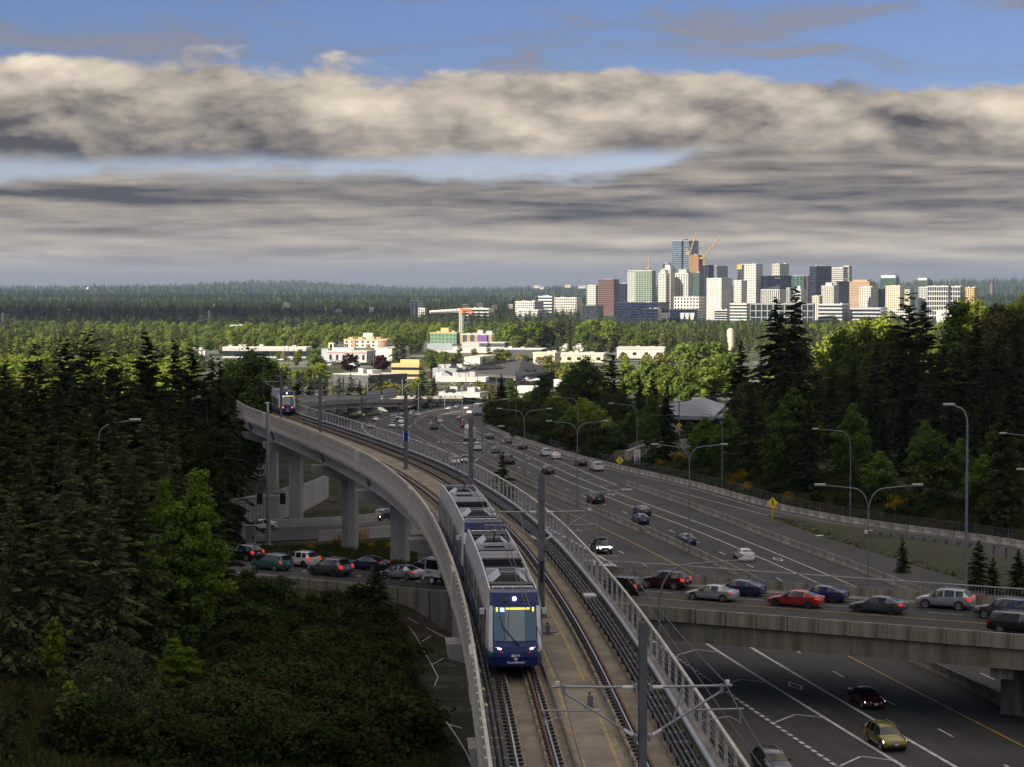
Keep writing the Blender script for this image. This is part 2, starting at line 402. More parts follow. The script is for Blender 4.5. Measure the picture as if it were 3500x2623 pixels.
def asphalt(name, c, patch=.25, tracks=False):
    m = bpy.data.materials.new(name); m.use_nodes = True; t = NT(m.node_tree); b = t.n['Principled BSDF']
    b.inputs['Roughness'].default_value = .82; b.inputs['Specular IOR Level'].default_value = .35
    g = t.new('ShaderNodeNewGeometry'); p = g.outputs['Position']
    n1 = t.noise(p, .045, 5, .6, .6); n2 = t.noise(p, 1.3, 5, .7); n3 = t.noise(p, 9, 3, .6)
    c1 = t.mix(t.step(n1, .3, .7), tuple(x * (1 - patch) for x in c), tuple(x * (1 + patch) for x in c))
    k = t.add(.72, t.add(t.mul(n2, .34), t.mul(n3, .22)))
    sc = t.new('ShaderNodeVectorMath', operation='SCALE'); t.l.new(c1, sc.inputs[0]); t.l.new(k, sc.inputs['Scale'])
    if tracks:
        la = t.new('ShaderNodeAttribute', attribute_name='lane'); u = la.outputs['Fac']; spx = t.new('ShaderNodeSeparateXYZ'); t.l.new(p, spx.inputs[0])
        w = t.math('COSINE', t.mul(u, 2 * math.pi / 1.83)); st = t.noise(t.vec(t.mul(u, 1.1), t.mul(spx.outputs[1], .035), 0.0), 1, 5, .65); pt = t.noise(t.vec(t.mul(u, .27), t.mul(spx.outputs[1], .02), 5.0), 1, 2, .4)
        k2 = t.add(.80, t.add(t.mul(w, .055), t.add(t.mul(st, .30), t.mul(t.step(pt, .50, .53), .10)))); s3 = t.new('ShaderNodeVectorMath', operation='SCALE'); t.l.new(sc.outputs[0], s3.inputs[0]); t.l.new(k2, s3.inputs['Scale']); sc = s3
    t.l.new(sc.outputs[0], b.inputs['Base Color'])
    bp = t.new('ShaderNodeBump'); bp.inputs['Strength'].default_value = .25; bp.inputs['Distance'].default_value = .02; t.l.new(n3, bp.inputs['Height']); t.l.new(bp.outputs[0], b.inputs['Normal'])
    return m
M_ROAD = asphalt('freeway_asphalt', (.056, .055, .054), tracks=True); M_STREET = asphalt('street_asphalt', (.05, .05, .052)); M_SHLD = asphalt('shoulder_asphalt', (.045, .045, .044))
M_WLINE = mat('white_road_paint', (.62, .62, .60), .6, var=.35, vscale=1.2); M_YLINE = mat('yellow_road_paint', (.42, .27, .05), .6, var=.4, vscale=1.2)
M_CONC = mat('weathered_concrete', (.23, .22, .195), .85, var=.35, vscale=.7, bump=.2, bscale=8, col2=None)
M_CONCD = mat('stained_concrete', (.17, .16, .14), .88, var=.55, vscale=1.6, streak=True, bump=.2, bscale=6)
M_CONCP = mat('pale_concrete', (.36, .352, .335), .8, var=.16, vscale=.35, bump=.1, bscale=6)
M_DECK = mat('deck_concrete', (.245, .21, .155), .85, var=.35, vscale=.55, bump=.15, bscale=9)
M_PLINTH = mat('plinth_concrete', (.29, .25, .19), .85, var=.4, vscale=2.2, bump=.15, bscale=12)
M_PANEL = mat('beige_precast', (.52, .50, .45), .8, var=.18, vscale=1.2)
M_STEEL = mat('galvanised_steel', (.30, .32, .34), .5, .55, var=.25, vscale=2)
M_STEELD = mat('dull_pole_steel', (.16, .175, .185), .55, .5, var=.25, vscale=1.5)
M_RAILTOP = mat('polished_rail', (.62, .60, .58), .22, 1.0); M_RUST = mat('rusty_rail', (.10, .052, .030), .75, .3, var=.4, vscale=3)
M_BLACK = mat('black_plastic', (.012, .012, .014), .5); M_DARK = mat('dark_steel', (.03, .028, .026), .6)
M_WHITE = mat('white_enamel', (.75, .75, .74), .4); M_WIRE = mat('wire_metal', (.08, .08, .085), .5, .6)
M_YEL = mat('traffic_yellow', (.85, .62, .02), .45); M_WOOD = mat('weathered_wood', (.11, .085, .06), .85, var=.4, vscale=2)

# freeway pavement from its near edge to the far jersey barrier
def strip(name, ya, yb, fl, fr, dz, m, step=4.0, kind='structure', label=None, nx_=6):
    rr = []; n = int((yb - ya) / step)
    for i in range(n + 1):
        y = ya + (yb - ya) * i / n; a, b = float(fl(y)), float(fr(y)); z = zf(y) + dz
        rr.append([(a + (b - a) * j / nx_, y, z) for j in range(nx_ + 1)])
    mb = MB(); mb.rings(rr, 0, closed=False); o = mb.build(name, m); return tag(o, label, kind=kind)
fw = strip('freeway', -40, 1120, lftx, rgtx, 0, M_ROAD, label='grey asphalt freeway curving away into the distance')
_a = fw.data.attributes.new('lane', 'FLOAT', 'POINT'); _a.data.foreach_set('value', np.array([v.co.x - float(medx(v.co.y)) for v in fw.data.vertices], np.float32))
def medoff(u): return lambda y: float(medx(y)) + u * 1.02
def line(u0, w, ya, yb, m, dash=None, base=None, lift=.03, slope=None):
    """painted line at sideways offset u0 from the median"""
    mb = MB(); f = base or (lambda y: float(medx(y))); y = ya
    segs = [(ya, yb)] if not dash else []
    if dash:
        while y < yb: segs.append((y, min(y + dash[0], yb))); y += dash[0] + dash[1]
    for a, b in segs:
        n = max(1, int((b - a) / 4)); rr = []
        for i in range(n + 1):
            y = a + (b - a) * i / n; x = f(y) + u0; rr.append([(x - w / 2, y, zf(y) + lift), (x + w / 2, y, zf(y) + lift)])
        mb.rings(rr, 0, closed=False)
    o = mb.build('lane_line', m); return tag(o, kind='structure')
LW = .20
for u, m, d, ya, yb in ((-4.3, M_YLINE, None, 60, 900), (-8.3, M_WLINE, (3, 9.2), 60, 900), (-12.1, M_WLINE, None, 60, 330), (-12.1, M_WLINE, (3, 9.2), 330, 900), (-15.8, M_WLINE, None, 60, 640), (-20.6, M_WLINE, (.9, .5), 60, 330),
                        (1.6, M_YLINE, None, 196, 560), (4.6, M_WLINE, (3, 9.2), 120, 860), (8.2, M_WLINE, None, 120, 660), (11.6, M_WLINE, None, 120, 540), (11.6, M_WLINE, (3, 9.2), 540, 860), (15.3, M_WLINE, None, 362, 620), (5.0, M_WLINE, None, 600, 760)):
    line(u, LW if u not in (-15.8, -20.6, -12.1) else .32, ya, yb, m, d)
# chevrons in the painted gore, diamonds of the carpool lane
mb = MB()
def chev(y):
    x0 = float(medx(y)) - 20.3; x1 = x0 + 4.4
    for a, b in (((x0, y), (x0 + 2.0, y + 3.0)), ((x0 + 2.0, y + 3.0), (x1, y + 1.6))):
        d = Vector((b[0] - a[0], b[1] - a[1])).normalized(); n = Vector((-d.y, d.x)) * .11
        z = zf(y) + .035; mb.add([(a[0] - n.x, a[1] - n.y, z), (b[0] - n.x, b[1] - n.y, z), (b[0] + n.x, b[1] + n.y, z), (a[0] + n.x, a[1] + n.y, z)], [(0, 1, 2, 3)])
for y in (148, 163, 178, 193, 360, 372, 384, 396, 408): 
    if y < 300: chev(y)
    else:
        x0 = float(medx(y)) + 11.9; z = zf(y) + .035
        mb.add([(x0, y, z), (x0 + 1.8, y + 2.0, z), (x0 + 1.8, y + 2.25, z), (x0, y + .25, z)], [(0, 1, 2, 3)]); mb.add([(x0 + 1.8, y + 2.0, z), (x0 + 3.2, y + 1.2, z), (x0 + 3.2, y + 1.45, z), (x0 + 1.8, y + 2.25, z)], [(0, 1, 2, 3)])
tag(mb.build('chevron_marking', M_WLINE), kind='structure')
mb = MB()
for y, u in ((178, -13.9), (262, 10), (345, 10), (430, 10), (120, -13.9), (520, 10)):
    x = float(medx(y)) + u; s = (medx(y + 2) - medx(y - 2)) / 4; z = zf(y) + .035
    Q = lambda a, b: (x + a + s * b, y + b, z)
    o_ = [Q(0, -2.0), Q(.62, 0), Q(0, 2.0), Q(-.62, 0)]; i_ = [Q(0, -1.35), Q(.40, 0), Q(0, 1.35), Q(-.40, 0)]
    mb.add(o_ + i_, [(k, (k + 1) % 4, 4 + (k + 1) % 4, 4 + k) for k in range(4)])
tag(mb.build('diamond_marking', M_WLINE), kind='structure')
# far ramp: two pale edge lines and the grass wedge
def rx(y): return float(rgtx(y))
line(-2.2, .16, 200, 520, M_WLINE, base=rx)
_g = [(-20, 70, 88), (150, 66, 82), (200, 60.5, 74), (235, 55, 67), (262, 49.0, 61.5), (285, 43.4, 52.0), (300, 40.6, 45), (312, 38.6, 39.2)]
gl = lambda y: float(np.interp(y, [a for a, b, c in _g], [b for a, b, c in _g])); gr = lambda y: float(np.interp(y, [a for a, b, c in _g], [c for a, b, c in _g]))
line(.8, .18, 150, 312, M_WLINE, base=gr); line(0, .18, 312, 352, M_WLINE, base=lambda y: 39.0 - (y - 312) * .30)
rr = []
for i in range(67):
    y = -20 + 332 * i / 66; a, b = gl(y), gr(y); row = []
    for j in range(9):
        t = j / 8; row.append((a + (b - a) * t, y, zf(y) + .02 + .75 * math.sin(math.pi * t) * min(1, (b - a) / 8) + .9 * t * min(1, (b - a) / 10) * (1 - sstep(t, .9, 1)) + .06 * math.sin(i * 2.1 + j)))
    rr.append(row)
M_VERGE = mat('verge_grass', (.050, .066, .018), .95, var=.5, vscale=.5, col2=(.036, .034, .018), bump=.5, bscale=3)
tag(MB().rings(rr, 0, closed=False).build('grass_verge', M_VERGE, smooth=60), kind='structure')

# ------------------------------------------------------------------ concrete barriers
JERSEY = [(-.38, 0), (-.36, .10), (-.16, .38), (-.10, .92), (.10, .92), (.16, .38), (.36, .10), (.38, 0)]
def barrier(name, label, pathf, ya, yb, m, unit=3.05, prof=JERSEY, gap=.05, maxn=300, zoff=0.0, jit=.0):
    pts = [(pathf(y), y) for y in np.arange(ya, yb + .1, 4.0)]; P = Path(pts, lambda y: zf(y) + zoff)
    t = thing(name, label, 'barrier', P.pt(0, 0)); org = P.pt(0, 0); q = 0; n = 0; rest = MB()
    base = None
    while q + unit < P.len:
        p = P.pt(q, 0); h = P.heading(q + unit / 2) + random.uniform(-jit, jit)
        if base is None:
            mb = MB(); mb.rings([[(0 + s, a, b) for a, b in prof] for s in (0, unit - gap)]); base = mb.build('barrier_block', m, t); o = base
        else: o = inst(base, t)
        z2 = P.pt(q + unit, 0).z
        o.location = p - org; o.rotation_euler = (0, -math.atan2(z2 - p.z, unit), h); q += unit; n += 1
    return t
M_BARR = mat('barrier_concrete', (.25, .235, .20), .88, var=.4, vscale=.9, objvar=.14, bump=.2, bscale=7)
barrier('median_barrier', 'long grey concrete median barrier dividing the freeway, tall lamps on it', lambda y: float(medx(y)), 291.5, 880, M_BARR, 4.2)
barrier('median_barrier', 'weathered near run of concrete median barrier, starting after a short gap', lambda y: float(medx(y)) + .7, 60, 294, M_BARR, 4.2)
barrier('ramp_barrier', 'concrete barrier between freeway lanes and merging ramp, beginning beside a merge sign', lambda y: float(np.interp(y, [60, 190, 249, 261, 276, 296, 325, 346, 367], [78, 53.3, 42.8, 40.7, 37.1, 33.6, 28.1, 23.3, 18.7])), 60, 367, M_BARR, 4.2)
barrier('jersey_barrier', 'pale jersey barrier of short blocks along the foot of the wooded bank', lambda y: rx(y) - .5, 190, 600, mat('barrier_light', (.33, .31, .27), .88, var=.4, vscale=.9, objvar=.16, bump=.2, bscale=7), 2.9, gap=.16, jit=.02)

# chain link fence behind the jersey barrier
def fence_run(label, xf, ya, yb, h=1.9, sp=3.05, lift=0.0):
    P = Path([(xf(y), y) for y in np.arange(ya, yb + .1, 4.0)], lambda y: 0)
    t = thing('chain_link_fence', label, 'fence', (P.a[0][0], P.a[0][1], gz(*P.a[0]))); o0 = Vector(t.location)
    m = bpy.data.materials.get('chain_link')
    if not m:
        m = bpy.data.materials.new('chain_link'); m.use_nodes = True; k = NT(m.node_tree); b = k.n['Principled BSDF']; b.inputs['Base Color'].default_value = (.09, .095, .09, 1); b.inputs['Metallic'].default_value = .4
        b.inputs['Alpha'].default_value = .34
    wires = MB(); mesh = MB(); base = None; rr = []
    n = int(P.len / sp)
    for i in range(n + 1):
        x, y = P.xy(i * sp); z = max(gz(x, y), zf(y) + .05) - .05
        if base is None: base = MB().tube([(0, 0, 0), (0, 0, h + .1)], .035, 5).build('fence_post', M_STEELD, t); o = base
        else: o = inst(base, t)
        o.location = Vector((x, y, z)) - o0; rr.append((x - o0.x, y - o0.y, z - o0.z))
    mesh.rings([[(x, y, z + .05), (x, y, z + h)] for x, y, z in rr], 0, closed=False)
    mesh.build('fence_mesh', m, t)
    wires.tube([(x, y, z + h) for x, y, z in rr], .025, 4); wires.build('top_rail', M_STEELD, t)
fence_run('chain link fence behind the jersey barrier below the wooded bank', lambda y: rx(y) + 1.4, 268, 560)
# ================================================================== VIADUCT AND TRACKS
def zr(y):
    """height of the rails"""
    if y < 140: return 16.75
    if y < 330: return 16.75 - 2.1 * (y - 140) / 190
    return 14.65 - .030 * (y - 330) - .022 * max(0, y - 380)
VIA = Path([(5.2, 20), (4.9, 40), (4.1, 60), (3.35, 77), (2.7, 93), (1.65, 112), (.55, 126.5), (-.85, 143), (-2.5, 159.5), (-4.65, 176.7), (-9.1, 204.5), (-13.2, 224.5), (-19.0, 249.5), (-25.3, 274.7), (-31.0, 296.8), (-36.6, 318), (-40.6, 338), (-43.4, 362), (-46.3, 400), (-49.5, 450), (-52.5, 520), (-54.8, 600), (-54, 680), (-48, 740), (-35, 810), (-13, 920), (14, 1030)], zr)
SQ = VIA.s_at_y
VO = VIA.pt(SQ(60), 0); VO.z = 0
via = thing('viaduct', 'long curved pale concrete viaduct carrying two railway tracks above the road', 'viaduct', VO)
def vpart(mb, name, m, parent=None, smooth=None, **kw):
    o = mb.build(name, m, parent or via, VO, smooth); tag(o, **kw); return o
Q0, QW, QE = SQ(45), SQ(322), VIA.len - 2
vpart(VIA.ribbon(MB(), Q0, QE, [(-4.35, -.62), (-4.35, -.42), (4.35, -.42), (4.35, -.62)], 4), 'deck', M_DECK)
vpart(VIA.ribbon(MB(), Q0, QW, [(-.98, -.43), (-.98, -.16), (.98, -.16), (.98, -.43)], 3), 'walkway', M_DECK)
PIERY = [62, 92, 119, 171, 218, 253, 297, 322, 362, 402, 446, 490, 536, 582, 628, 674, 716, 760, 805, 850, 895, 940]
M_GIRD = mat('grey_girder_paint', (.42, .415, .40), .75, var=.14, vscale=.4)
gird = [(-4.0, -.63), (-3.55, -.9), (-3.15, -2.2), (-3.4, -2.22), (-3.4, -2.48), (-2.2, -2.48), (2.2, -2.48), (3.4, -2.48), (3.4, -2.22), (3.15, -2.2), (3.55, -.9), (4.0, -.63)]
pqs = [SQ(y) for y in PIERY]
for a, b in zip(pqs[:-1], pqs[1:]): vpart(VIA.ribbon(MB(), a + .7, b - .7, gird, 4), 'girder', M_GIRD)
M_DIA = mat('diaphragm_concrete', (.19, .185, .175), .85, var=.25, vscale=.8)
for y, q in zip(PIERY, pqs):
    if y < 85: continue
    p, t, n = VIA.frame(q); zt = p[2] - 2.6
    vpart(VIA.ribbon(MB(), q - .66, q + .66, [(-3.75, -.64), (-3.35, -2.45), (3.35, -2.45), (3.75, -.64)], .66), 'diaphragm', M_DIA)
    g0 = gz(p[0], p[1]) - 1.2
    mb = MB(); r = 1.06
    mb.prism([(p[0] + r * math.cos(R(22.5 + 45 * k) + math.atan2(t[1], t[0])), p[1] + r * math.sin(R(22.5 + 45 * k) + math.atan2(t[1], t[0]))) for k in range(8)], g0, zt - 1.0)
    col = vpart(mb, 'pier', M_CONCP)
    w = 4.7 if y != 119 else 4.95
    rr = []
    for k in (-1.15, 1.15):
        rr.append([(p[0] + n[0] * u + t[0] * k, p[1] + n[1] * u + t[1] * k, zt + z) for u, z in ((-w, 0), (-w + .12, -.85), (-1.6, -1.75), (1.6, -1.75), (w - .12, -.85), (w, 0))])
    vpart(MB().rings(rr), 'pier_cap', M_CONCP, col)
# ---- near parapet of tall precast posts and skirts with wires between
UL = -4.42
lrail = vpart(VIA.ribbon(MB(), Q0, QW, [(UL - .07, 1.58), (UL - .07, 1.66), (UL + .07, 1.66), (UL + .07, 1.58)], 2), 'parapet_railing', M_PANEL)
wires = MB()
for w in (.72, 1.02, 1.32): VIA.ribbon(wires, Q0, QW, [(UL - .02, w), (UL - .02, w + .05), (UL + .03, w + .05), (UL + .03, w)], 2)
vpart(wires, 'railing_bar', mat('blue_grey_bar', (.12, .13, .17), .5), lrail)
PITCHL = 1.62
def post_mesh():
    mb = MB(); mb.box(-.79, .79, -.05, .05, -.42, .08)               # skirt panel: along x, thickness y
    mb.hexa([(-.20, -.05, -.1), (.20, -.05, -.1), (.20, .06, -.1), (-.20, .06, -.1), (-.18, -.05, 1.58), (.18, -.05, 1.58), (.18, .06, 1.58), (-.18, .06, 1.58)])
    mb.hexa([(-.20, -.09, -.72), (.20, -.09, -.72), (.20, .05, -.72), (-.20, .05, -.72), (-.24, -.10, .0), (.24, -.10, .0), (.24, .06, .0), (-.24, .06, .0)])
    return mb
pm = None; q = Q0; k = 0
while q < QW:
    p = VIA.pt(q, UL - .10); h = VIA.heading(q)
    if pm is None: pm = post_mesh().build('railing_post', M_PANEL, lrail); o = pm
    else: o = inst(pm, lrail)
    o.location = p - VO; o.rotation_euler = (0, 0, h); q += PITCHL
for q in pqs:
    if q < QW and q > Q0:
        vpart(VIA.ribbon(MB(), q - 1.35, q + 1.35, [(UL - .2, -.6), (UL - .2, 1.6), (UL - .05, 1.6), (UL - .05, -.6)], 1.3), 'joint_panel', M_PANEL, lrail)
# solid sound wall further on
swall = vpart(VIA.ribbon(MB(), QW, SQ(600), [(UL - .1, -.9), (UL - .1, 1.7), (UL + .1, 1.7), (UL + .1, -.9)], 3), 'sound_wall', M_CONCP)
base = None
for q in np.arange(QW, SQ(560), 1.6):
    if base is None: base = MB().box(-.12, .12, -.10, .02, -.9, 1.62).build('wall_rib', M_CONCP, swall); o = base
    else: o = inst(base, swall)
    o.location = VIA.pt(float(q), UL - .1) - VO; o.rotation_euler = (0, 0, VIA.heading(float(q)))
# ---- far parapet: low kerb, galvanised pipe, blade posts, cables
UR = 4.30
vpart(VIA.ribbon(MB(), Q0, QE, [(UR - .22, -.42), (UR - .22, .12), (UR + .12, .12), (UR + .12, -1.0), (UR + .05, -1.0)], 3), 'kerb_wall', M_CONC)
pipe = MB(); VIA.ribbon(pipe, Q0, SQ(470), [(UR - .42 + .115 * math.cos(a), .30 + .115 * math.sin(a)) for a in np.arange(0, 6.28, 6.284 / 10)], 2)
vpart(pipe, 'fire_main_pipe', mat('galvanised_pipe', (.42, .45, .49), .42, .6, var=.25, vscale=4), smooth=50)
rrail = vpart(VIA.ribbon(MB(), Q0, SQ(560), [(UR - .06, 1.50), (UR - .06, 1.58), (UR + .06, 1.58), (UR + .06, 1.50)], 2), 'cable_railing', M_PANEL)
wires = MB()
for w in (.35, .60, .85, 1.08, 1.3): VIA.ribbon(wires, Q0, SQ(330), [(UR, w), (UR + .012, w + .02), (UR + .024, w)], 2)
vpart(wires, 'railing_cable', M_STEEL, rrail, kind='stuff')
base = None; q = Q0 + .5; i = 0
while q < SQ(560):
    if base is None:
        mb = MB(); mb.box(-.04, .04, -.06, .06, -.3, 1.52)
        for w in (.3, .6, .9, 1.2): mb.box(-.046, .046, -.02, .02, w, w + .05, 1)
        base = mb.build('railing_post', [M_PANEL, M_DARK], rrail); o = base
    else: o = inst(base, rrail)
    o.location = VIA.pt(q, UR + .02) - VO; o.rotation_euler = (0, 0, VIA.heading(q)); i += 1
    q += 2.35 if i % 9 else .75
bal = MB()
for q in np.arange(SQ(560), QE, 1.1):
    p, t, n = VIA.frame(float(q)); bal.obox((p[0] + n[0] * UR, p[1] + n[1] * UR), t, n, .12, .08, p[2] - .2, p[2] + 1.55); bal.obox((p[0] + n[0] * UL, p[1] + n[1] * UL), t, n, .12, .08, p[2] - .2, p[2] + 1.55)
VIA.ribbon(bal, SQ(560), QE, [(UR - .06, 1.5), (UR - .06, 1.6), (UR + .06, 1.6), (UR + .06, 1.5)], 6)
vpart(bal, 'far_railing', M_PANEL, kind='stuff')
vpart(VIA.ribbon(MB(), SQ(560), QE, [(UR - .1, -.9), (UR - .1, .35), (UR + .1, .35), (UR + .1, -.9)], 6), 'far_parapet', M_CONC)
# ---- cable conduits
bands = MB()
for u in (-4.02, -3.79, -3.56):
    c = MB(); VIA.ribbon(c, Q0, QW, [(u + .095 * math.cos(a), -.20 + .095 * math.sin(a)) for a in np.arange(0, 6.28, 6.284 / 8)], 2); vpart(c, 'cable_conduit', M_BLACK, smooth=60)
for u in (2.98 + .62, 3.18 + .62 - .42, 3.0 + .16, 2.94):
    c = MB(); VIA.ribbon(c, Q0, QW, [(u + .08 * math.cos(a), -.02 + .08 * math.sin(a)) for a in np.arange(0, 6.28, 6.284 / 8)], 2); vpart(c, 'cable_conduit', M_BLACK, smooth=60)
for q in np.arange(Q0, SQ(200), 1.75):
    q = float(q)
    for u, w, r in ((-4.02, -.2, .105), (-3.79, -.2, .105), (-3.56, -.2, .105), (3.6, -.02, .09), (3.38, -.02, .09), (3.16, -.02, .09)):
        if random.random() < .75: VIA.ribbon(bands, q, q + .07, [(u + r * math.cos(a), w + r * math.sin(a)) for a in np.arange(0, 6.28, 6.284 / 8)], .07)
vpart(bands, 'conduit_band', mat('pale_band', (.45, .46, .42), .5, .2), kind='stuff')
base = None
for i, q in enumerate(np.arange(Q0 + .6, SQ(250), 2.1)):
    q = float(q)
    if base is None: base = MB().box(-.05, .05, -.42, .42, -.14, -.10).box(-.05, .05, -.44, -.38, -.42, .14).box(-.05, .05, .38, .44, -.42, .14).build('conduit_rack', M_BLACK, via); o = base
    else: o = inst(base, via)
    o.location = VIA.pt(q, 3.27) - VO; o.rotation_euler = (0, 0, VIA.heading(q))
tagm = MB()
for q in (88, 91.5, 96, 103, 106, 113, 117, 124): 
    qq = SQ(q); VIA.ribbon(tagm, qq, qq + .5, [(-4.02 + .11 * math.cos(a), -.2 + .11 * math.sin(a)) for a in np.arange(-.4, 2.2, .4)], .25)
vpart(tagm, 'cable_tag', mat('pale_yellow_tag', (.62, .55, .22), .5), kind='stuff')
# ---- yellow walkway lines, worn
for u in (-.66, .66):
    mb = MB(); q = Q0
    while q < SQ(300):
        l = random.choice((.5, .9, 1.6, 2.6)); g = random.choice((.05, .1, .25, .5))
        if random.random() < .9: VIA.ribbon(mb, q, q + l, [(u - .06, -.155), (u + .06, -.155)], l, closed=False)
        q += l + g
    vpart(mb, 'walkway_line', mat('worn_yellow_paint', (.50, .34, .07), .7, var=.5, vscale=2.5, col2=(.30, .23, .11)), kind='stuff')
# pits and hatches in the walkway
for y, u in ((106.5, -.1), (88, .45)):
    q = SQ(y); p, t, n = VIA.frame(q); mb = MB(); c = (p[0] + n[0] * u, p[1] + n[1] * u)
    mb.obox(c, t, n, .42, .26, p[2] - .158, p[2] - .12); mb.obox((c[0] - t[0] * .2, c[1] - t[1] * .2), t, n, .06, .12, p[2] - .12, p[2] + .32); mb.obox((c[0] + t[0] * .25, c[1] + t[1] * .25), t, n, .05, .05, p[2] - .12, p[2] + .42)
    if y == 106.5: mb.obox(c, t, n, .03, .5, p[2] - .1, p[2] - .05)
    vpart(mb, 'cable_anchor', M_STEELD)
# ---- tracks
def track(label, uc, guard):
    t0 = VIA.pt(SQ(60), uc); tr = thing('railway_track', label, 'track', t0)
    def tp(mb, name, m, parent=None, **kw): return tag(mb.build(name, m, parent or tr, t0), **kw)
    qa, qb = Q0, SQ(345)
    pl = None; fast = MB(); near = MB()
    for side in (-1, 1):
        u = uc + side * .7525
        rl = tp(VIA.ribbon(MB(), qa, QE, [(u - .07, -.17), (u - .07, -.15), (u - .012, -.13), (u - .012, -.045), (u - .037, -.03), (u - .037, -.004), (u + .037, -.004), (u + .037, -.03), (u + .012, -.045), (u + .012, -.13), (u + .07, -.15), (u + .07, -.17)], 2), 'rail', M_RUST)
        tp(VIA.ribbon(MB(), qa, QE, [(u - .034, .0), (u + .034, .0)], 2, closed=False), 'rail_head', M_RAILTOP, rl)
        q = qa; i = 0
        while q < qb:
            o = None
            if pl is None:
                mb = MB(); mb.hexa([(0, -.40, -.44), (1.93, -.40, -.44), (1.93, .40, -.44), (0, .40, -.44), (.02, -.36, -.20), (1.91, -.36, -.20), (1.91, .36, -.20), (.02, .36, -.20)]); pl = o = mb.build('plinth', M_PLINTH, tr)
            elif i < 148: o = inst(pl, tr)
            if o: o.location = VIA.pt(q, u) - t0; o.rotation_euler = (0, 0, VIA.heading(q + 1))
            q += 2.05; i += 1
        for q in np.arange(qa + .25, SQ(300), .683):
            p, t, n = VIA.frame(float(q)); c = (p[0] + n[0] * u, p[1] + n[1] * u)
            fast.obox(c, t, n, .095, .20, p[2] - .199, p[2] - .165)
            for s2 in (-1, 1):
                fast.obox((c[0] + n[0] * .15 * s2, c[1] + n[1] * .15 * s2), t, n, .085, .05, p[2] - .166, p[2] - .09)
                fast.obox((c[0] + n[0] * .235 * s2, c[1] + n[1] * .235 * s2), t, n, .04, .03, p[2] - .199, p[2] - .10)
    tp(fast, 'rail_fastener', M_DARK, kind='stuff')
    u = uc + guard * .60
    tp(VIA.ribbon(MB(), qa, SQ(520), [(u - .05, -.17), (u - .05, .03), (u + .05, .03), (u + .05, -.17)], 2), 'guard_rail', mat('orange_rust', (.14, .065, .03), .8, .2, var=.4, vscale=3))
    if True: tp(VIA.ribbon(MB(), SQ(345), QE, [(uc - 1.2, -.44), (uc - 1.2, -.2), (uc + 1.2, -.2), (uc + 1.2, -.44)], 4), 'far_trackbed', M_PLINTH)
track('railway track under the near two-car train, beside the tall posted parapet', -2.42, 1)
track('empty railway track with shiny rails beside the cable railing and pipe', 2.42, -1)

# ================================================================== OVERHEAD LINE
M_ARM = mat('arm_steel', (.36, .38, .40), .45, .5); M_INS = mat('white_insulator', (.8, .8, .78), .3)
def ocs_pole(q, h, label, simple=False, u0=0.0, base_w=-.16, faces=(-1, 1), h_base=True):
    p, t, n = VIA.frame(q); pos = Vector((p[0] + n[0] * u0, p[1] + n[1] * u0, p[2] + base_w)); hd = math.atan2(t[1], t[0]) - math.pi / 2   # local x = across the track, y = along it
    o = thing('catenary_pole', label, 'pole', pos, hd, 'steel poles carrying the overhead line of the viaduct')
    mb = MB(); a = .17 if h_base else .12
    mb.box(-a, a, -.17, -.14, 0, h); mb.box(-a, a, .14, .17, 0, h); mb.box(-.02, .02, -.14, .14, 0, h)
    mb.box(-.30, .30, -.30, .30, 0.02, .07)
    for sx in (-1, 1):
        for sy in (-1, 1): mb.tube([(sx * .25, sy * .25, .0), (sx * .25, sy * .25, .16)], .03, 6)
    mb.build('post', M_STEELD, o)
    if simple == 2: return o
    for s in faces:
        ar = MB(); za = h - 2.0
        ar.tube([(s * .17, 0, za), (s * 2.75, 0, za + .03)], .045, 6)
        ar.tube([(s * .17, 0, za - 1.55), (s * 2.45, 0, za - .12)], .04, 6)
        ar.tube([(s * 1.2, 0, za), (s * .95, 0, za - 1.05)], .03, 5)
        arm = ar.build('cantilever_arm', M_ARM, o)
        if simple: continue
        for zz in (za, za - 1.55): MB().box(s * .17 if s > 0 else -.24, .24 if s > 0 else -.17, -.16, .16, zz - .10, zz + .10).build('arm_bracket', M_STEEL, arm)
        MB().box(s * 2.42 - .05, s * 2.42 + .05, -.05, .05, za - .2, za + .08).build('arm_bracket', M_STEEL, arm)
        for a_, b_, r_ in (((s * .3, 0, za), (s * .62, 0, za), .06), ((s * .30, 0, za - 1.47), (s * .58, 0, za - 1.30), .055), ((s * 2.6, 0, za + .06), (s * 2.6, 0, za + .2), .07)): MB().tube([a_, b_], r_, 7).build('insulator', M_INS, arm)
        m4 = MB(); zz = za - .72
        m4.tube([(s * 1.28, 0, zz), (s * 3.1, 0, zz + .03)], .032, 6); m4.tube([(s * 3.0, 0, zz), (s * 3.0, 0, zz - .42)], .03, 6)
        m4.tube([(s * 2.95, 0, zz - .35), (s * 2.65, 0, zz - .2), (s * 1.75, 0, zz - .34)], .018, 5)
        m4.build('registration_arm', M_ARM, arm)
    return o
POLEY = [(62.6, 'grey steel catenary pole nearest the bottom edge, base out of view'), (112, 'grey catenary pole beside the nose of the near train'), (166, 'grey catenary pole behind the rear of the near train'), (214, 'grey catenary pole with a blue lit panel, on the bare walkway'), (276, 'grey catenary pole standing on the walkway midway to the far train'), (311, 'grey catenary pole just in front of the far train'), (345, 'grey catenary pole right beside the far train')]
polez = []
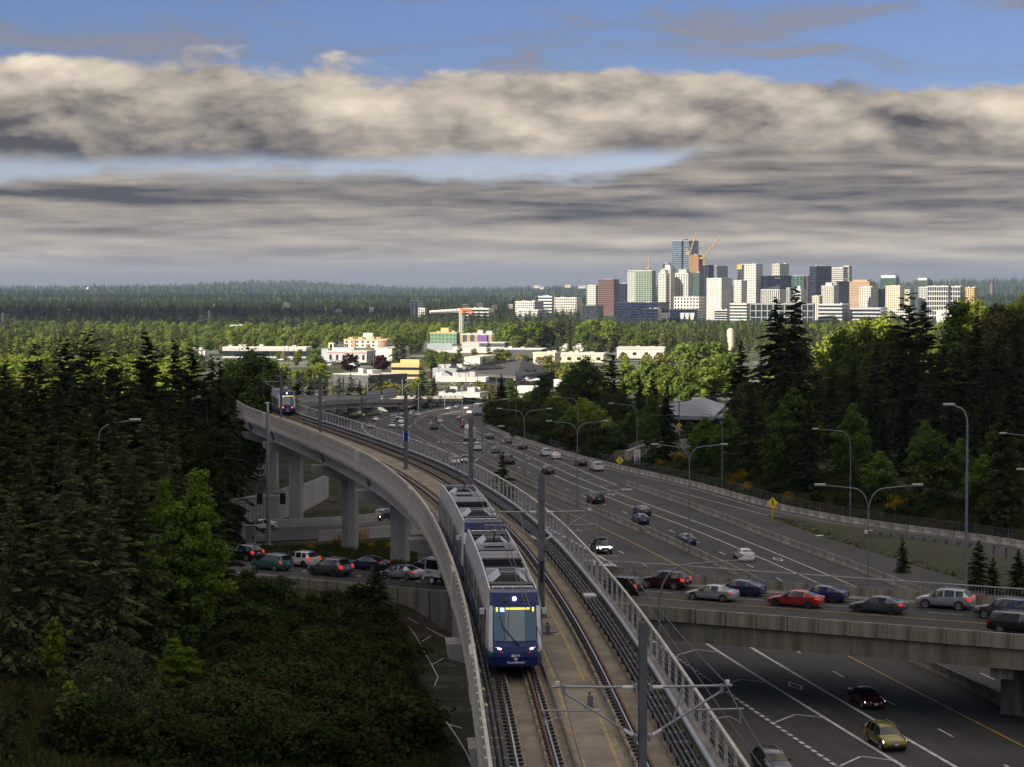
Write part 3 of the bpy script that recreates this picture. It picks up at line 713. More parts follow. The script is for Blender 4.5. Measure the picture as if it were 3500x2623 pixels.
for y, lab in POLEY:
    h = 7.75; q = SQ(y); o = ocs_pole(q, h, lab, simple=(y > 300), h_base=(y > 70)); polez.append((q, h))
    if y == 112: MB().box(-.10, .10, -.19, -.172, 1.9, 3.1).build('number_plate', M_BLACK, o)
    if y == 214:
        mb = MB(); mb.box(-.16, .16, -.22, -.175, 2.9, 3.9); mb.build('signal_panel', M_BLACK, o)
        mb = MB(); mb.box(-.30, -.27, -.24, -.18, 2.85, 3.95); mb.box(.27, .30, -.24, -.18, 2.85, 3.95); mb.build('blue_lamp', mat('blue_light', (.05, .15, .9), .4, emit=(.08, .25, 1), es=.5), o)
for k_, y in enumerate((381, 424, 470, 518, 566, 616, 668, 722, 778, 836, 896)): ocs_pole(SQ(y), 7.75, '%s distant catenary pole beyond the far train, counted along the viaduct' % ['first', 'second', 'third', 'fourth', 'fifth', 'sixth', 'seventh', 'eighth', 'ninth', 'tenth', 'eleventh'][k_], simple=1); polez.append((SQ(y), 7.75))
def wire(name, label, u, dzs, parent_label=None, r=.022, sag=0.0, drop=True):
    qs = [Q0 - 3] + [q for q, h in polez]; mb = MB(); dr = MB()
    for a, b in zip(qs[:-1], qs[1:]):
        n = 10; prev = None
        for i in range(n + 1):
            f = i / n; q = a + (b - a) * f; w = dzs - sag * 4 * f * (1 - f); pt = VIA.pt(q, u, w)
            if prev is not None: mb.tube([prev, pt], r, 4, cap=False)
            prev = pt
    o = VIA.pt(qs[0], u, dzs); return tag(mb.build(name, M_WIRE, None, o), label, 'wire', 'overhead wires of the viaduct tracks')
for u, nm in ((-2.5, 'near train track'), (2.5, 'empty track')):
    wire('messenger_wire', 'thin sagging messenger wire strung above the ' + nm, u, 5.75, sag=.55)
    wire('contact_wire', 'thin level contact wire hung over the ' + nm, u, 4.75, r=.018)
# ================================================================== OVERPASS AND STREET
SO = STREET.pt(SQ_M, 0)
tag(STREET.ribbon(MB(), SQ_L, SQ_M, [(-9.2, 0), (9.2, 0)], 3, closed=False).build('street', M_STREET), 'dark asphalt street passing under the viaduct', kind='structure')
op = thing('overpass', 'concrete road overpass with queue of cars crossing above the freeway', 'overpass', SO)
def opart(mb, name, m, parent=None, smooth=None, **kw): return tag(mb.build(name, m, parent or op, SO, smooth), **kw)
opart(STREET.ribbon(MB(), SQ_M, SQ_R + 30, [(-9.2, 0), (9.0, 0), (9.0, -.35), (-9.2, -.35)], 3), 'road_deck', M_STREET)
opart(STREET.ribbon(MB(), SQ_M, SQ_R + 30, [(-8.95, .004), (-8.95, .19), (-7.1, .19), (-7.1, .004)], 3), 'sidewalk', M_CONC)
M_GIR2 = mat('overpass_girder', (.21, .20, .15), .88, var=.4, vscale=.9, streak=True, bump=.15, bscale=4)
for u in (8.3, 4, 0, -4, -8.3):
    rr = []
    for i in range(25):
        q = SQ_M + (SQ_R + 30 - SQ_M) * i / 24; p, t, n = STREET.frame(q); dep = -2.0
        rr.append([(p[0] + n[0] * (u + a), p[1] + n[1] * (u + a), p[2] + w) for a, w in ((-.55, -.34), (-.55, dep), (.45, dep), (.45, -.34))])
    opart(MB().rings(rr), 'girder', M_GIR2)
def panels(name, u0, u1, w0, w1, q0, q1, L, m, parent, org, gap=.05):
    base = None; q = q0; k = 0
    while q + L < q1:
        p = STREET.pt(q, (u0 + u1) / 2); p2 = STREET.pt(q + L, (u0 + u1) / 2)
        if base is None: base = MB().box(0, L - gap, -abs(u1 - u0) / 2, abs(u1 - u0) / 2, w0, w1).build(name, m, parent); o = base
        else: o = inst(base, parent)
        o.location = p - org; o.rotation_euler = (0, -math.atan2(p2.z - p.z, L), math.atan2(p2.y - p.y, p2.x - p.x)); q += L; k += 1
M_PAR = mat('parapet_concrete', (.235, .225, .175), .88, var=.45, vscale=1.1, streak=True, objvar=.10, bump=.2, bscale=6)
panels('parapet_panel', 8.75, 9.1, -.32, .86, SQ_M, SQ_R + 25, 2.66, M_PAR, op, SO)
panels('parapet_panel', -9.2, -8.9, -.4, .95, SQ_M - 4, SQ_R + 25, 2.62, M_PAR, op, SO)
hr = opart(STREET.ribbon(MB(), SQ_M - 8, SQ_R + 25, [(-9.1 + .06 * math.cos(a), 1.78 + .06 * math.sin(a)) for a in np.arange(0, 6.28, 6.284 / 6)], 2), 'handrail', mat('beige_handrail', (.42, .40, .35), .5))
bal = MB(); STREET.ribbon(bal, SQ_M - 8, SQ_R + 25, [(-9.12, 1.02), (-9.12, 1.08), (-9.06, 1.08), (-9.06, 1.02)], 2)
for i, q in enumerate(np.arange(SQ_M - 8, SQ_R + 25, .29)):
    p, t, n = STREET.frame(float(q)); w = .018 if i % 9 else .05
    bal.obox((p[0] - n[0] * 9.09, p[1] - n[1] * 9.09), t, n, w, .015, p[2] + .9, p[2] + 1.76)
opart(bal, 'baluster', M_STEEL, hr, kind='stuff')
for q, u in [(float(np.interp(42.3, STREET.a[:, 0], STREET.d)), 2.0), (float(np.interp(42.3, STREET.a[:, 0], STREET.d)), -5.0)]:
    p, t, n = STREET.frame(q); c = (p[0] + n[0] * u, p[1] + n[1] * u)
    opart(MB().obox(c, t, n, 1.25, 1.5, -.5, p[2] - 2.05), 'pier', M_CONCD)
p, t, n = STREET.frame(float(np.interp(42.3, STREET.a[:, 0], STREET.d))); opart(MB().obox((p[0], p[1]), t, n, .9, 8.2, p[2] - 2.9, p[2] - 2.02), 'pier_cap', M_CONCD)
p, t, n = STREET.frame(SQ_M + .5); opart(MB().obox((p[0], p[1]), t, n, .8, 9, -1, p[2] - .36), 'abutment', M_CONCD)
# street paint
def sline(u, w, q0, q1, m, dash=None, lift=.03):
    mb = MB(); q = q0
    while q < q1:
        e = min(q1, q + (dash[0] if dash else q1)); STREET.ribbon(mb, q, e, [(u - w / 2, lift), (u + w / 2, lift)], 3 if not dash else dash[0], closed=False); q = e + (dash[1] if dash else 1)
    tag(mb.build('street_marking', m), kind='structure')
QS = SQ_M - 4
for u in (-.12, .12): sline(u, .11, QS, SQ_R + 20, M_YLINE)
sline(-3.6, .12, QS, SQ_R + 20, M_WLINE, (3, 6)); sline(4.5, .14, QS + 16, SQ_R + 20, M_WLINE, (4.4, 16)); sline(-6.9, .12, QS, SQ_R + 20, M_WLINE)
btn = MB(); wb = MB()
for q in np.arange(14, QS, 1.9):
    for u in (.9, 1.15):
        p = STREET.pt(float(q), u); btn.box(p.x - .16, p.x + .16, p.y - .12, p.y + .12, p.z + .01, p.z + .05)
for q in np.arange(10, QS, 3.2):
    for u in (-3.4, 6.2):
        p = STREET.pt(float(q), u); wb.box(p.x - .12, p.x + .12, p.y - .12, p.y + .12, p.z + .01, p.z + .05)
tag(btn.build('yellow_road_studs', mat('yellow_stud', (.7, .6, .12), .5)), kind='stuff'); tag(wb.build('white_road_studs', M_WHITE), kind='stuff')
# low wall and railing beside the street under the viaduct
w = thing('retaining_wall', 'pale concrete wall with white handrail beside the street beneath the viaduct', 'wall', STREET.pt(SQ_M - 20, -9.4)); wo = Vector(w.location)
qa, qb = float(np.interp(-15.5, STREET.a[:, 0], STREET.d)), float(np.interp(5, STREET.a[:, 0], STREET.d))
panels('wall_panel', -9.55, -9.2, -.3, 1.25, qa, qb + 3, 2.9, M_CONC, w, wo)
rl = tag(STREET.ribbon(MB(), qa + 1.2, qb, [(-9.4 + .05 * math.cos(a), 2.25 + .05 * math.sin(a)) for a in np.arange(0, 6.28, 6.284 / 6)], 2).build('handrail', M_PANEL, w, wo))
bal = MB(); bal.tube([STREET.pt(qa, -9.4, 1.25), STREET.pt(qa + 1.2, -9.4, 2.25)], .05, 6)
for q in np.arange(qa + 1.4, qb, .42): bal.tube([STREET.pt(float(q), -9.4, 1.2), STREET.pt(float(q), -9.4, 2.2)], .018, 4)
tag(bal.build('baluster', M_PANEL, rl, wo), kind='stuff')
w = thing('retaining_wall', 'stained concrete wall on the downhill side of the street above the thicket', 'wall', STREET.pt(SQ_M - 20, 9.4)); wo = Vector(w.location)
panels('wall_panel', 9.2, 9.55, -3.2, .75, float(np.interp(-30, STREET.a[:, 0], STREET.d)), qb + 2, 3.6, M_PAR, w, wo)
# ---- lower road curving in from under the viaduct, with its barriers
tag(RAMP.ribbon(MB(), 0, RAMP.len, [(-7.2, .0), (7.2, .0)], 2, closed=False).build('lower_road', M_STREET), 'dark lower road bending below the viaduct', kind='structure')
def pline(path, u, w, m, q0, q1, dash=None):
    mb = MB(); q = q0
    while q < q1:
        e = min(q1, q + (dash[0] if dash else q1)); path.ribbon(mb, q, e, [(u - w / 2, .03), (u + w / 2, .03)], 2, closed=False); q = e + (dash[1] if dash else 1)
    tag(mb.build('road_marking', m), kind='structure')
pline(RAMP, 5.9, .14, M_YLINE, 0, RAMP.len); pline(RAMP, -5.6, .14, M_WLINE, 0, RAMP.len); pline(RAMP, 1.0, .12, M_WLINE, 0, RAMP.len, (3, 6))
def wallrun(label, path, u, q0, q1, h0, h1, L=4.5, th=.3, m=None, cat='barrier', nm='road_barrier', piece='barrier_panel', ribs=False):
    w = thing(nm, label, cat, path.pt(q0, u)); wo = Vector(w.location); base = None; q = q0
    while q + L <= q1 + .01:
        p = path.pt(q, u); p2 = path.pt(q + L, u); l = math.hypot(p2.x - p.x, p2.y - p.y)
        if base is None: 
            mb = MB().box(0, 1 - .012, -th / 2, th / 2, h0, h1)
            base = mb.build(piece, m or M_CONCP, w); o = base
        else: o = inst(base, w)
        o.location = p - wo; o.scale = (l, 1, 1); o.rotation_euler = (0, -math.atan2(p2.z - p.z, L), math.atan2(p2.y - p.y, p2.x - p.x)); q += L
    return w
wallrun('smooth pale barrier curving along the far edge of the lower road', RAMP, -7.4, 0, RAMP.len - 6, -.5, 1.15, 4.0)
P2 = Path([(-26, 268.5), (-20, 270.5), (-14, 275.5), (-9, 283), (-6, 290)], lambda y: 1.7)
wallrun('low pale barrier on the near side of the lower road between two piers', P2, 0, 1, P2.len - 1, -1.6, 1.1, 3.6)
WALLP = Path([(-72, 282), (-52, 285.5), (-42, 289), (-34.5, 296), (-30.5, 308), (-29, 322)], lambda y: 1.8)
ww = thing('retaining_wall', 'ribbed grey retaining wall stepping down behind the lower road', 'wall', WALLP.pt(0, 0)); wo = Vector(ww.location)
rr = []
for i in range(33):
    q = WALLP.len * i / 32; p = WALLP.pt(q, 0); top = lerp(1.2, 4.4, i / 32) if i < 22 else 3.6
    rr.append([(p.x, p.y, p.z - 1.5), (p.x, p.y, p.z + top), (p.x + .35, p.y + .35, p.z + top), (p.x + .35, p.y + .35, p.z - 1.5)])
MB().rings(rr).build('wall_face', M_CONCP, ww, wo); rib = MB(); base = None; pst = None
for i, q in enumerate(np.arange(.5, WALLP.len - .5, .75)):
    p, t, n = WALLP.frame(float(q)); f = q / WALLP.len; top = lerp(1.2, 4.4, f) if f < .68 else 3.6
    if base is None: base = MB().box(-.14, .14, -.14, .02, 0, 1).build('wall_rib', M_CONCP, ww); o = base
    else: o = inst(base, ww)
    o.location = Vector((p[0] + n[0] * .02, p[1] + n[1] * .02, p[2] - 1.4)) - wo; o.scale = (1, 1, top + 1.3); o.rotation_euler = (0, 0, math.atan2(t[1], t[0]))
    if i % 3 == 0:
        if pst is None: pst = MB().tube([(0, 0, 0), (0, 0, 1.25)], .035, 5).build('fence_post', M_STEEL, ww); o = pst
        else: o = inst(pst, ww)
        o.location = Vector((p[0], p[1] + .2, p[2] + top)) - wo
# curved ribbed wall beneath the far end of the viaduct
WP = Path([(-62, 352), (-56, 345), (-49.5, 343), (-44.5, 347), (-42, 356)], lambda y: 6.8)
ww = thing('retaining_wall', 'curved ribbed wall below the trees at the far bend of the viaduct', 'wall', WP.pt(0, 0)); wo = Vector(ww.location)
WP.ribbon(MB(), 0, WP.len, [(-.2, -4.5), (-.2, 0), (.2, 0), (.2, -4.5)], 2).build('wall_face', M_CONCP, ww, wo); base = None
for q in np.arange(.4, WP.len, .9):
    if base is None: base = MB().box(-.16, .16, -.12, .04, -4.4, -.1).build('wall_rib', M_CONCP, ww); o = base
    else: o = inst(base, ww)
    o.location = WP.pt(float(q), .2) - wo; o.rotation_euler = (0, 0, WP.heading(float(q)))
# ---- curved ramp wall with graffiti and the hall behind it
GW = Path([(22.5, 412), (27.5, 431), (34, 444), (42, 449), (52, 452), (66, 452)], lambda y: 1.9)
gw = thing('ramp_wall', 'curved pale concrete ramp wall with graffiti among trees, railing on top', 'wall', GW.pt(20, 0)); wo = Vector(gw.location)
M_GW = mat('pale_ramp_concrete', (.36, .35, .31), .85, var=.28, vscale=.8, streak=True)
GW.ribbon(MB(), 0, GW.len, [(-.3, -5.5), (-.3, -1.95), (.3, -1.95), (.3, -5.5)], 2).build('lower_wall', M_GW, gw, wo)
base = None; q = 0
while q + 3 < GW.len:
    p, p2 = GW.pt(q, .35), GW.pt(q + 3, .35)
    if base is None: base = MB().box(0, 2.96, -.35, .35, -1.9, .1).build('parapet_panel', M_GW, gw); o = base
    else: o = inst(base, gw)
    o.location = p - wo; o.rotation_euler = (0, 0, math.atan2(p2.y - p.y, p2.x - p.x)); q += 3
rl = GW.ribbon(MB(), 4, GW.len, [(-.03, .95), (-.03, 1.02), (.03, 1.02), (.03, .95)], 2).build('top_railing', M_STEEL, gw, wo); bal = MB()
for q in np.arange(4, GW.len, .5): bal.tube([GW.pt(float(q), 0, .05), GW.pt(float(q), 0, 1)], .025, 4)
tag(bal.build('baluster', M_STEEL, rl, wo), kind='stuff')
def scrawl(q, w0, w1, L, ms, seed):
    rg = random.Random(seed); mb = MB()
    for k in range(7):
        a = rg.uniform(0, L); pts = []
        for j in range(6): pts.append(GW.pt(q + a + rg.uniform(-.5, .5), .36, lerp(w0, w1, rg.random())))
        n0 = len(mb.f); mb.tube(pts, .10, 4); mb.m[n0:] = [k % len(ms)] * (len(mb.m) - n0)
    mb.build('graffiti', ms, gw, wo)
MGB, MGW, MGC, MGR = mat('black_spray', (.02, .02, .02), .6), mat('white_spray', (.7, .7, .72), .6), mat('cyan_spray', (.08, .42, .55), .6), mat('red_spray', (.5, .10, .10), .6)
scrawl(14.5, -4.2, -2.3, 2.2, [MGC, MGR, MGC, MGB], 4); scrawl(32, -5, -2.6, 1.8, [MGB], 8); scrawl(38.5, -4.6, -2.4, 1.8, [MGW, MGB, MGW], 5)
# hall with folded metal roof
hc = far(2390, 1455, 520); hall = thing('hall', 'low hall with folded pale metal roof standing among dark trees', 'building', (hc.x - 3, 520, 0)); ho = Vector(hall.location)
M_MROOF = mat('pale_metal_roof', (.30, .31, .36), .45, .35, var=.15, vscale=.4)
A_ = far(2280, 1387, 535); B_ = far(2405, 1360, 548); C_ = far(2310, 1421, 512); D_ = far(2440, 1425, 514); E_ = far(2480, 1385, 540); G_ = far(2425, 1366, 549)
MB().add([A_, B_, C_, D_], [(0, 2, 3, 1)]).add([D_, E_, G_, B_], [(0, 1, 2, 3)]).add([C_ - Vector((0, 0, .9)), D_ - Vector((0, 0, .9)), D_, C_], [(0, 1, 2, 3)]).add([A_, C_, C_ - Vector((0, 0, .9)), A_ - Vector((0, 0, .9))], [(0, 1, 2, 3)]).add([D_, E_, E_ - Vector((0, 0, .9)), D_ - Vector((0, 0, .9))], [(0, 1, 2, 3)]).build('roof', M_MROOF, hall, ho)
base = None
seams = MB()
for i in range(26):
    f = i / 25; a = C_.lerp(D_, f) + Vector((0, -.02, .04)); b = A_.lerp(B_, f) + Vector((0, -.02, .04)); o = MB().tube([a, b], .07, 4).build('roof_seam', M_MROOF, hall, ho)
z0 = C_.z - .9
MB().prism([(C_.x + 2.2, C_.y + 2), (D_.x + 3, D_.y + 2), (E_.x, E_.y), (A_.x + 2, A_.y)], z0 - 3.2, z0 - .02).build('window_band', mat('dark_glass', (.012, .014, .016), .08, spec=.6), hall, ho)
MB().prism([(C_.x + 1.9, C_.y + 1.7), (D_.x + 3.2, D_.y + 1.7), (E_.x + .3, E_.y), (A_.x + 1.7, A_.y)], z0 - 9, z0 - 3.0).build('wall', M_CONCP, hall, ho)
for i in range(1, 6):
    c = C_.lerp(D_, i / 6); MB().box(c.x + 1, c.x + 1.2, c.y + 1.85, c.y + 2.0, z0 - 3, z0).build('mullion', M_STEEL, hall, ho)
# ================================================================== TRAINS
def textmesh(name, cu, m, parent):
    tmp = bpy.data.objects.new('tmp', cu); me = bpy.data.meshes.new_from_object(tmp); bpy.data.objects.remove(tmp); bpy.data.curves.remove(cu)
    me.materials.clear(); me.materials.append(m); o = bpy.data.objects.new(name, me); COL.objects.link(o); o.parent = parent; return o
M_TW = mat('train_white', (.74, .74, .73), .28, coat=.4, var=.05, vscale=.6); M_TB = mat('train_navy', (.008, .022, .125), .35, spec=.3, coat=.12); M_TT = mat('train_teal', (.015, .14, .17), .3, coat=.4)
M_TG = mat('train_window', (.018, .024, .028), .06, spec=.7); M_TWS = mat('train_windscreen', (.11, .20, .235), .04, spec=1.0, coat=.5)
M_TGREY = mat('train_grey_panel', (.30, .30, .30), .4); M_TDK = mat('train_roof_dark', (.014, .015, .017), .6, var=.4, vscale=2); M_TMESH = mat('roof_mesh', (.035, .037, .04), .6, var=.3, vscale=14)
M_ROOFPALE = mat('roof_pale_panel', (.62, .63, .64), .4); M_ROOFBLUE = mat('roof_blue_white_panel', (.50, .55, .62), .3)
M_LED = mat('amber_led', (.5, .28, .02), .5, emit=(1, .55, .05), es=1.6); M_LEDB = mat('blue_white_led', (.4, .5, .8), .5, emit=(.55, .75, 1), es=1.3)
M_LAMP = mat('white_lamp', (.9, .9, .85), .3, emit=(1, .95, .82), es=5.0); M_TAIL = mat('red_lamp', (.6, .05, .02), .35, emit=(1, .10, .03), es=2.6); M_RED = mat('red_lens', (.35, .02, .015), .3, emit=(1, .05, .02), es=.25)
HWD = 1.325
PROF = [(-HWD, .40), (-HWD, 1.05), (-HWD, 2.72), (-1.13, 3.62), (-1.06, 3.64), (-1.03, 3.25)]
PROF = PROF + [(-x, z) for x, z in PROF[::-1]]
def car_section(root, L, y0, wins, doors, kind='A'):
    """one body section; local y runs along the train (front = +y), x across, z up from the rails"""
    sec = root; b = MB(); b.rings([[(x, y, z) for x, z in PROF] for y in (y0, y0 + L)]); me0 = b.build('body_section', M_TW, None, link=False).data; sec.data = me0
    lo = MB(); lo.box(-HWD - .006, HWD + .006, y0, y0 + L, .30, 1.02); lo.build('lower_band', M_TB, sec)
    te = MB(); te.box(-HWD - .010, HWD + .010, y0, y0 + L, 1.02, 1.10); te.build('teal_stripe', M_TT, sec)
    gp = MB(); gp.box(-HWD - .004, HWD + .004, y0 + .03, y0 + L - .03, 1.12, 2.70); gp.build('grey_side', M_TGREY, sec)
    for a, l in wins: MB().box(-HWD - .014, HWD + .014, y0 + a, y0 + a + l, 1.35, 2.45).build('window', M_TG, sec)
    for a in doors:
        for k in (0, .66):
            d = MB(); d.box(-HWD - .022, HWD + .022, y0 + a + k, y0 + a + k + .62, .45, 2.60); dd = d.build('door', M_TGREY, sec)
            MB().box(-HWD - .03, HWD + .03, y0 + a + k + .10, y0 + a + k + .52, .95, 2.40).build('door_window', M_TG, sec)
    MB().box(-1.04, 1.04, y0 + .05, y0 + L - .05, 3.18, 3.275).build('roof_deck', M_TDK, sec)
    return sec
def hvac(root, y, vents=True):
    b = MB(); l, w, h = 1.5, .98, .52; z = 3.24
    bot = [(-w, y - l), (w, y - l), (w, y + l), (-w, y + l)]; top = [(-.42, y - l * .82), (.42, y - l * .82), (.42, y + l * .82), (-.42, y + l * .82)]
    v = [(x, yy, z) for x, yy in bot] + [(x * .98, yy, z + .10) for x, yy in bot] + [(x, yy, z + h) for x, yy in top]
    b.add(v, [(0, 1, 5, 4), (1, 2, 6, 5), (2, 3, 7, 6), (3, 0, 4, 7)], 1); b.add(v, [(4, 5, 9, 8), (6, 7, 11, 10)], 1); b.add(v, [(5, 6, 10, 9), (7, 4, 8, 11)], 0); b.add(v, [(8, 9, 10, 11)], 1)
    u = b.build('air_conditioner', [M_ROOFBLUE, M_TDK], root)
    if vents:
        for k in (-.62, .62): MB().tube([(0, y + k, z + h), (0, y + k, z + h + .03)], .34, 14).build('fan_grille', M_BLACK, root)
        MB().box(-.38, .38, y - .12, y + .12, z + h, z + h + .02).build('top_plate', M_TGREY, root)
    return u
def cab(root, y0, front):
    """cab end; front=+1 grows towards +y"""
    f = front
    prof = [(.0, 3.62, 1.13), (.62, 3.54, 1.12), (1.12, 3.12, 1.12), (1.18, 3.0, 1.14), (1.92, 1.42, 1.19), (2.08, 1.22, 1.19), (2.16, 1.0, 1.18), (2.20, .80, 1.17), (2.14, .36, 1.14)]
    rows = []
    for d, z, hw in prof:
        side = HWD if z < 2.75 else lerp(HWD, 1.13, (z - 2.75) / .87)
        e = .88 * hw
        rows.append([(-side, y0, z), (-side, y0 + f * d * .30, z), (-lerp(side, hw, .8), y0 + f * d * .80, z), (-e, y0 + f * (d - .10 if d > .2 else d), z), (-.45, y0 + f * d, z), (.45, y0 + f * d, z), (e, y0 + f * (d - .10 if d > .2 else d), z), (lerp(side, hw, .8), y0 + f * d * .80, z), (side, y0 + f * d * .30, z), (side, y0, z)])
    mb = MB(); n = 10; vs = [p for r in rows for p in r]
    for i in range(len(rows) - 1):
        for j in range(n - 1):
            outer = j in (0, 1, 2, 6, 7, 8)
            if i in (0, 1, 2): m = 1 if not (j in (0, 1, 7, 8)) else 0
            elif i == 3: m = 2 if not outer else 0
            elif i in (4, 5): m = 1 if not outer else 0
            elif i == 6: m = 3 if outer else 1
            else: m = 1
            mb.add([vs[i * n + j], vs[i * n + j + 1], vs[(i + 1) * n + j + 1], vs[(i + 1) * n + j]], [(0, 1, 2, 3)], m)
    mb.add(rows[0], [tuple(range(n))], 1); mb.add(rows[-1], [tuple(range(n))], 1)
    body = mb.build('cab', [M_TW, M_TB, M_TB, M_TT], root, smooth=None)
    def Pt(x, i, t, off=.0):                                            # point on the screen plane between rows 3 and 4
        d = lerp(prof[3][0], prof[4][0], t); z = lerp(prof[3][1], prof[4][1], t)
        bend = .10 * min(1, max(0, (abs(x) - .45) / .55)); return (-f * x, y0 + f * (d - bend + off * .9), z + off * .43)
    ws = MB(); cols = [-.97, -.45, .45, .97]
    g = [[Pt(x, 0, t, .025) for x in cols] for t in (.03, .96)]
    for j in range(3): ws.add([g[0][j], g[0][j + 1], g[1][j + 1], g[1][j]], [(0, 1, 2, 3)])
    w = ws.build('windscreen', M_TWS, root)
    led = MB()
    for k, (a, l) in enumerate(((-.30, .05), (-.22, .05), (-.13, .02), (-.09, .05), (-.02, .05), (.05, .05), (.12, .06), (.20, .05), (.27, .05), (.34, .05), (.43, .05), (.50, .05), (.60, .05), (.67, .05), (.73, .05))):
        q = [Pt(a - .1, 0, .055, .05), Pt(a - .1 + l, 0, .055, .05), Pt(a - .1 + l, 0, .105, .05), Pt(a - .1, 0, .105, .05)]; led.add(q, [(0, 1, 2, 3)])
    for a in (-.86, .82): led.add([Pt(a, 0, .05, .05), Pt(a + .07, 0, .05, .05), Pt(a + .07, 0, .16, .05), Pt(a, 0, .16, .05)], [(0, 1, 2, 3)])
    led.build('led_sign', M_LED, root)
    lb = MB()
    for t in (.06, .10, .14): lb.add([Pt(-.68, 0, t, .05), Pt(-.48, 0, t, .05), Pt(-.48, 0, t + .02, .05), Pt(-.68, 0, t + .02, .05)], [(0, 1, 2, 3)])
    lb.build('route_symbol', M_LEDB, root)
    wp = MB()
    for dx in (-.02, .03): wp.tube([Pt(.15 + dx, 0, 1.1, .06), Pt(-.55 + dx, 0, .60, .06)], .014, 4)
    wp.tube([Pt(-.55, 0, .60, .06), Pt(-.72, 0, .28, .06)], .02, 4); wp.tube([Pt(-.55, 0, .60, .06), Pt(-.45, 0, .95, .06)], .012, 4); wp.build('wiper', M_BLACK, root)
    return body, Pt, prof
def lamps(root, y0, f, lit, rear):
    m = M_TAIL if rear else M_LAMP
    for s in (-1, 1):
        yy = y0 + f * 2.15
        mb = MB(); mb.hexa([(s * .58, yy + f * .03, 1.04), (s * 1.02, yy - f * .28, 1.06), (s * 1.04, yy - f * .28, 1.07), (s * .58, yy + f * .02, 1.05), (s * .64, yy + f * .0, 1.20), (s * 1.10, yy - f * .33, 1.36), (s * 1.10, yy - f * .35, 1.36), (s * .64, yy - f * .01, 1.20)])
        h = mb.build('headlight_housing', M_BLACK if not rear else M_TAIL, root)
        if lit:
            for k in range(4):
                x = s * (.70 + .085 * k); MB().box(x - .028, x + .028, yy - f * (.06 + .07 * k) - .05, yy - f * (.06 + .07 * k) + .06, 1.13 + .014 * k, 1.19 + .014 * k).build('headlight', m, root)
        MB().hexa([(s * .56, yy + f * .06, 1.00), (s * 1.0, yy - f * .24, 1.00), (s * 1.0, yy - f * .26, 1.0), (s * .56, yy + f * .03, 1.0), (s * .56, yy + f * .06, 1.03), (s * 1.0, yy - f * .24, 1.04), (s * 1.0, yy - f * .26, 1.04), (s * .56, yy + f * .03, 1.03)]).build('red_marker', M_RED, root)
    if lit:
        MB().tube([(0, y0 + f * .93, 3.30), (0, y0 + f * 1.0, 3.33)], .085, 10).build('top_lamp', M_LAMP, root)
    for s in (-1, 1): MB().hexa([(s * .28, y0 + f * .80, 3.38), (s * .55, y0 + f * .80, 3.38), (s * .55, y0 + f * .82, 3.40), (s * .28, y0 + f * .82, 3.40), (s * .30, y0 + f * 1.06, 3.17), (s * .58, y0 + f * 1.06, 3.17), (s * .58, y0 + f * 1.08, 3.19), (s * .30, y0 + f * 1.08, 3.19)]).build('front_vent', M_BLACK, root)
def logo(root, y0, f, big=True):
    """white T with an S through it and the operator's name, on the apron"""
    yy = y0 + f * 2.205; sx = -f
    def B(x0, x1, z0, z1, m=0): lg.box(min(sx * x0, sx * x1), max(sx * x0, sx * x1), yy - .012, yy + .012, z0, z1, m)
    lg = MB(); B(-.20, .19, .845, .905); B(-.20, .02, .80, .845); B(.07, .19, .825, .845); B(-.07, .075, .655, .80)
    e = lg.build('emblem', M_WHITE, root)
    s_ = MB(); pts = [(.13, .885), (.02, .885), (-.02, .865), (-.02, .84), (.02, .825), (.05, .805), (.05, .785), (.01, .77), (-.07, .77)]
    s_.tube([(sx * x, yy + f * .016, z) for x, z in pts], .013, 4); s_.build('emblem_stroke', M_TB, root)
    def text(txt, size, cx, cz, w=None):
        cu = bpy.data.curves.new('lettering', 'FONT'); cu.body = txt; cu.size = size; cu.align_x = 'CENTER'; cu.extrude = .004; cu.offset = .004
        o = textmesh('lettering', cu, M_WHITE, root)
        o.location = (cx * sx, yy + f * .005, cz); o.rotation_euler = (math.pi / 2, 0, math.pi if f > 0 else 0); return o
    text('S', .155, -.355, .50); text('OUND', .115, -.165, .50); text('T', .155, .035, .50); text('RANSIT', .115, .235, .50)
def pantograph(root, y, up=True):
    mb = MB(); z = 3.55
    mb.box(-.55, .55, y - .6, y + .6, z - .12, z - .05); mb.tube([(0, y - .5, z), (0, y + .9, z + .75)], .045, 6)
    mb.tube([(0, y + .9, z + .75), (-.45, y - .1, z + 1.12)], .025, 5); mb.tube([(0, y + .9, z + .75), (.45, y - .1, z + 1.12)], .025, 5)
    for k in (-.12, .12): mb.tube([(-.85, y - .1 + k, z + 1.02), (-.6, y - .1 + k, z + 1.17), (.6, y - .1 + k, z + 1.17), (.85, y - .1 + k, z + 1.02)], .022, 5)
    mb.build('pantograph', M_DARK, root)
def resistor(root, y, f):
    MB().box(-1.0, 1.0, y - .5, y + .5, 3.24, 3.60).build('roof_box', M_TDK, root)
    MB().box(-.98, .98, y - .32, y + .02, 3.60, 3.62).build('pale_roof_panel', M_ROOFPALE, root)
    m = MB()
    for k in range(4): m.box(-.92 + .47 * k, -.52 + .47 * k, y + .12, y + .42, 3.60, 3.63)
    MB().box(-.95, .95, y + .10, y + .45, 3.60, 3.612).build('vent_plate', M_TGREY, root); m.build('vent_grid', M_TMESH, root)
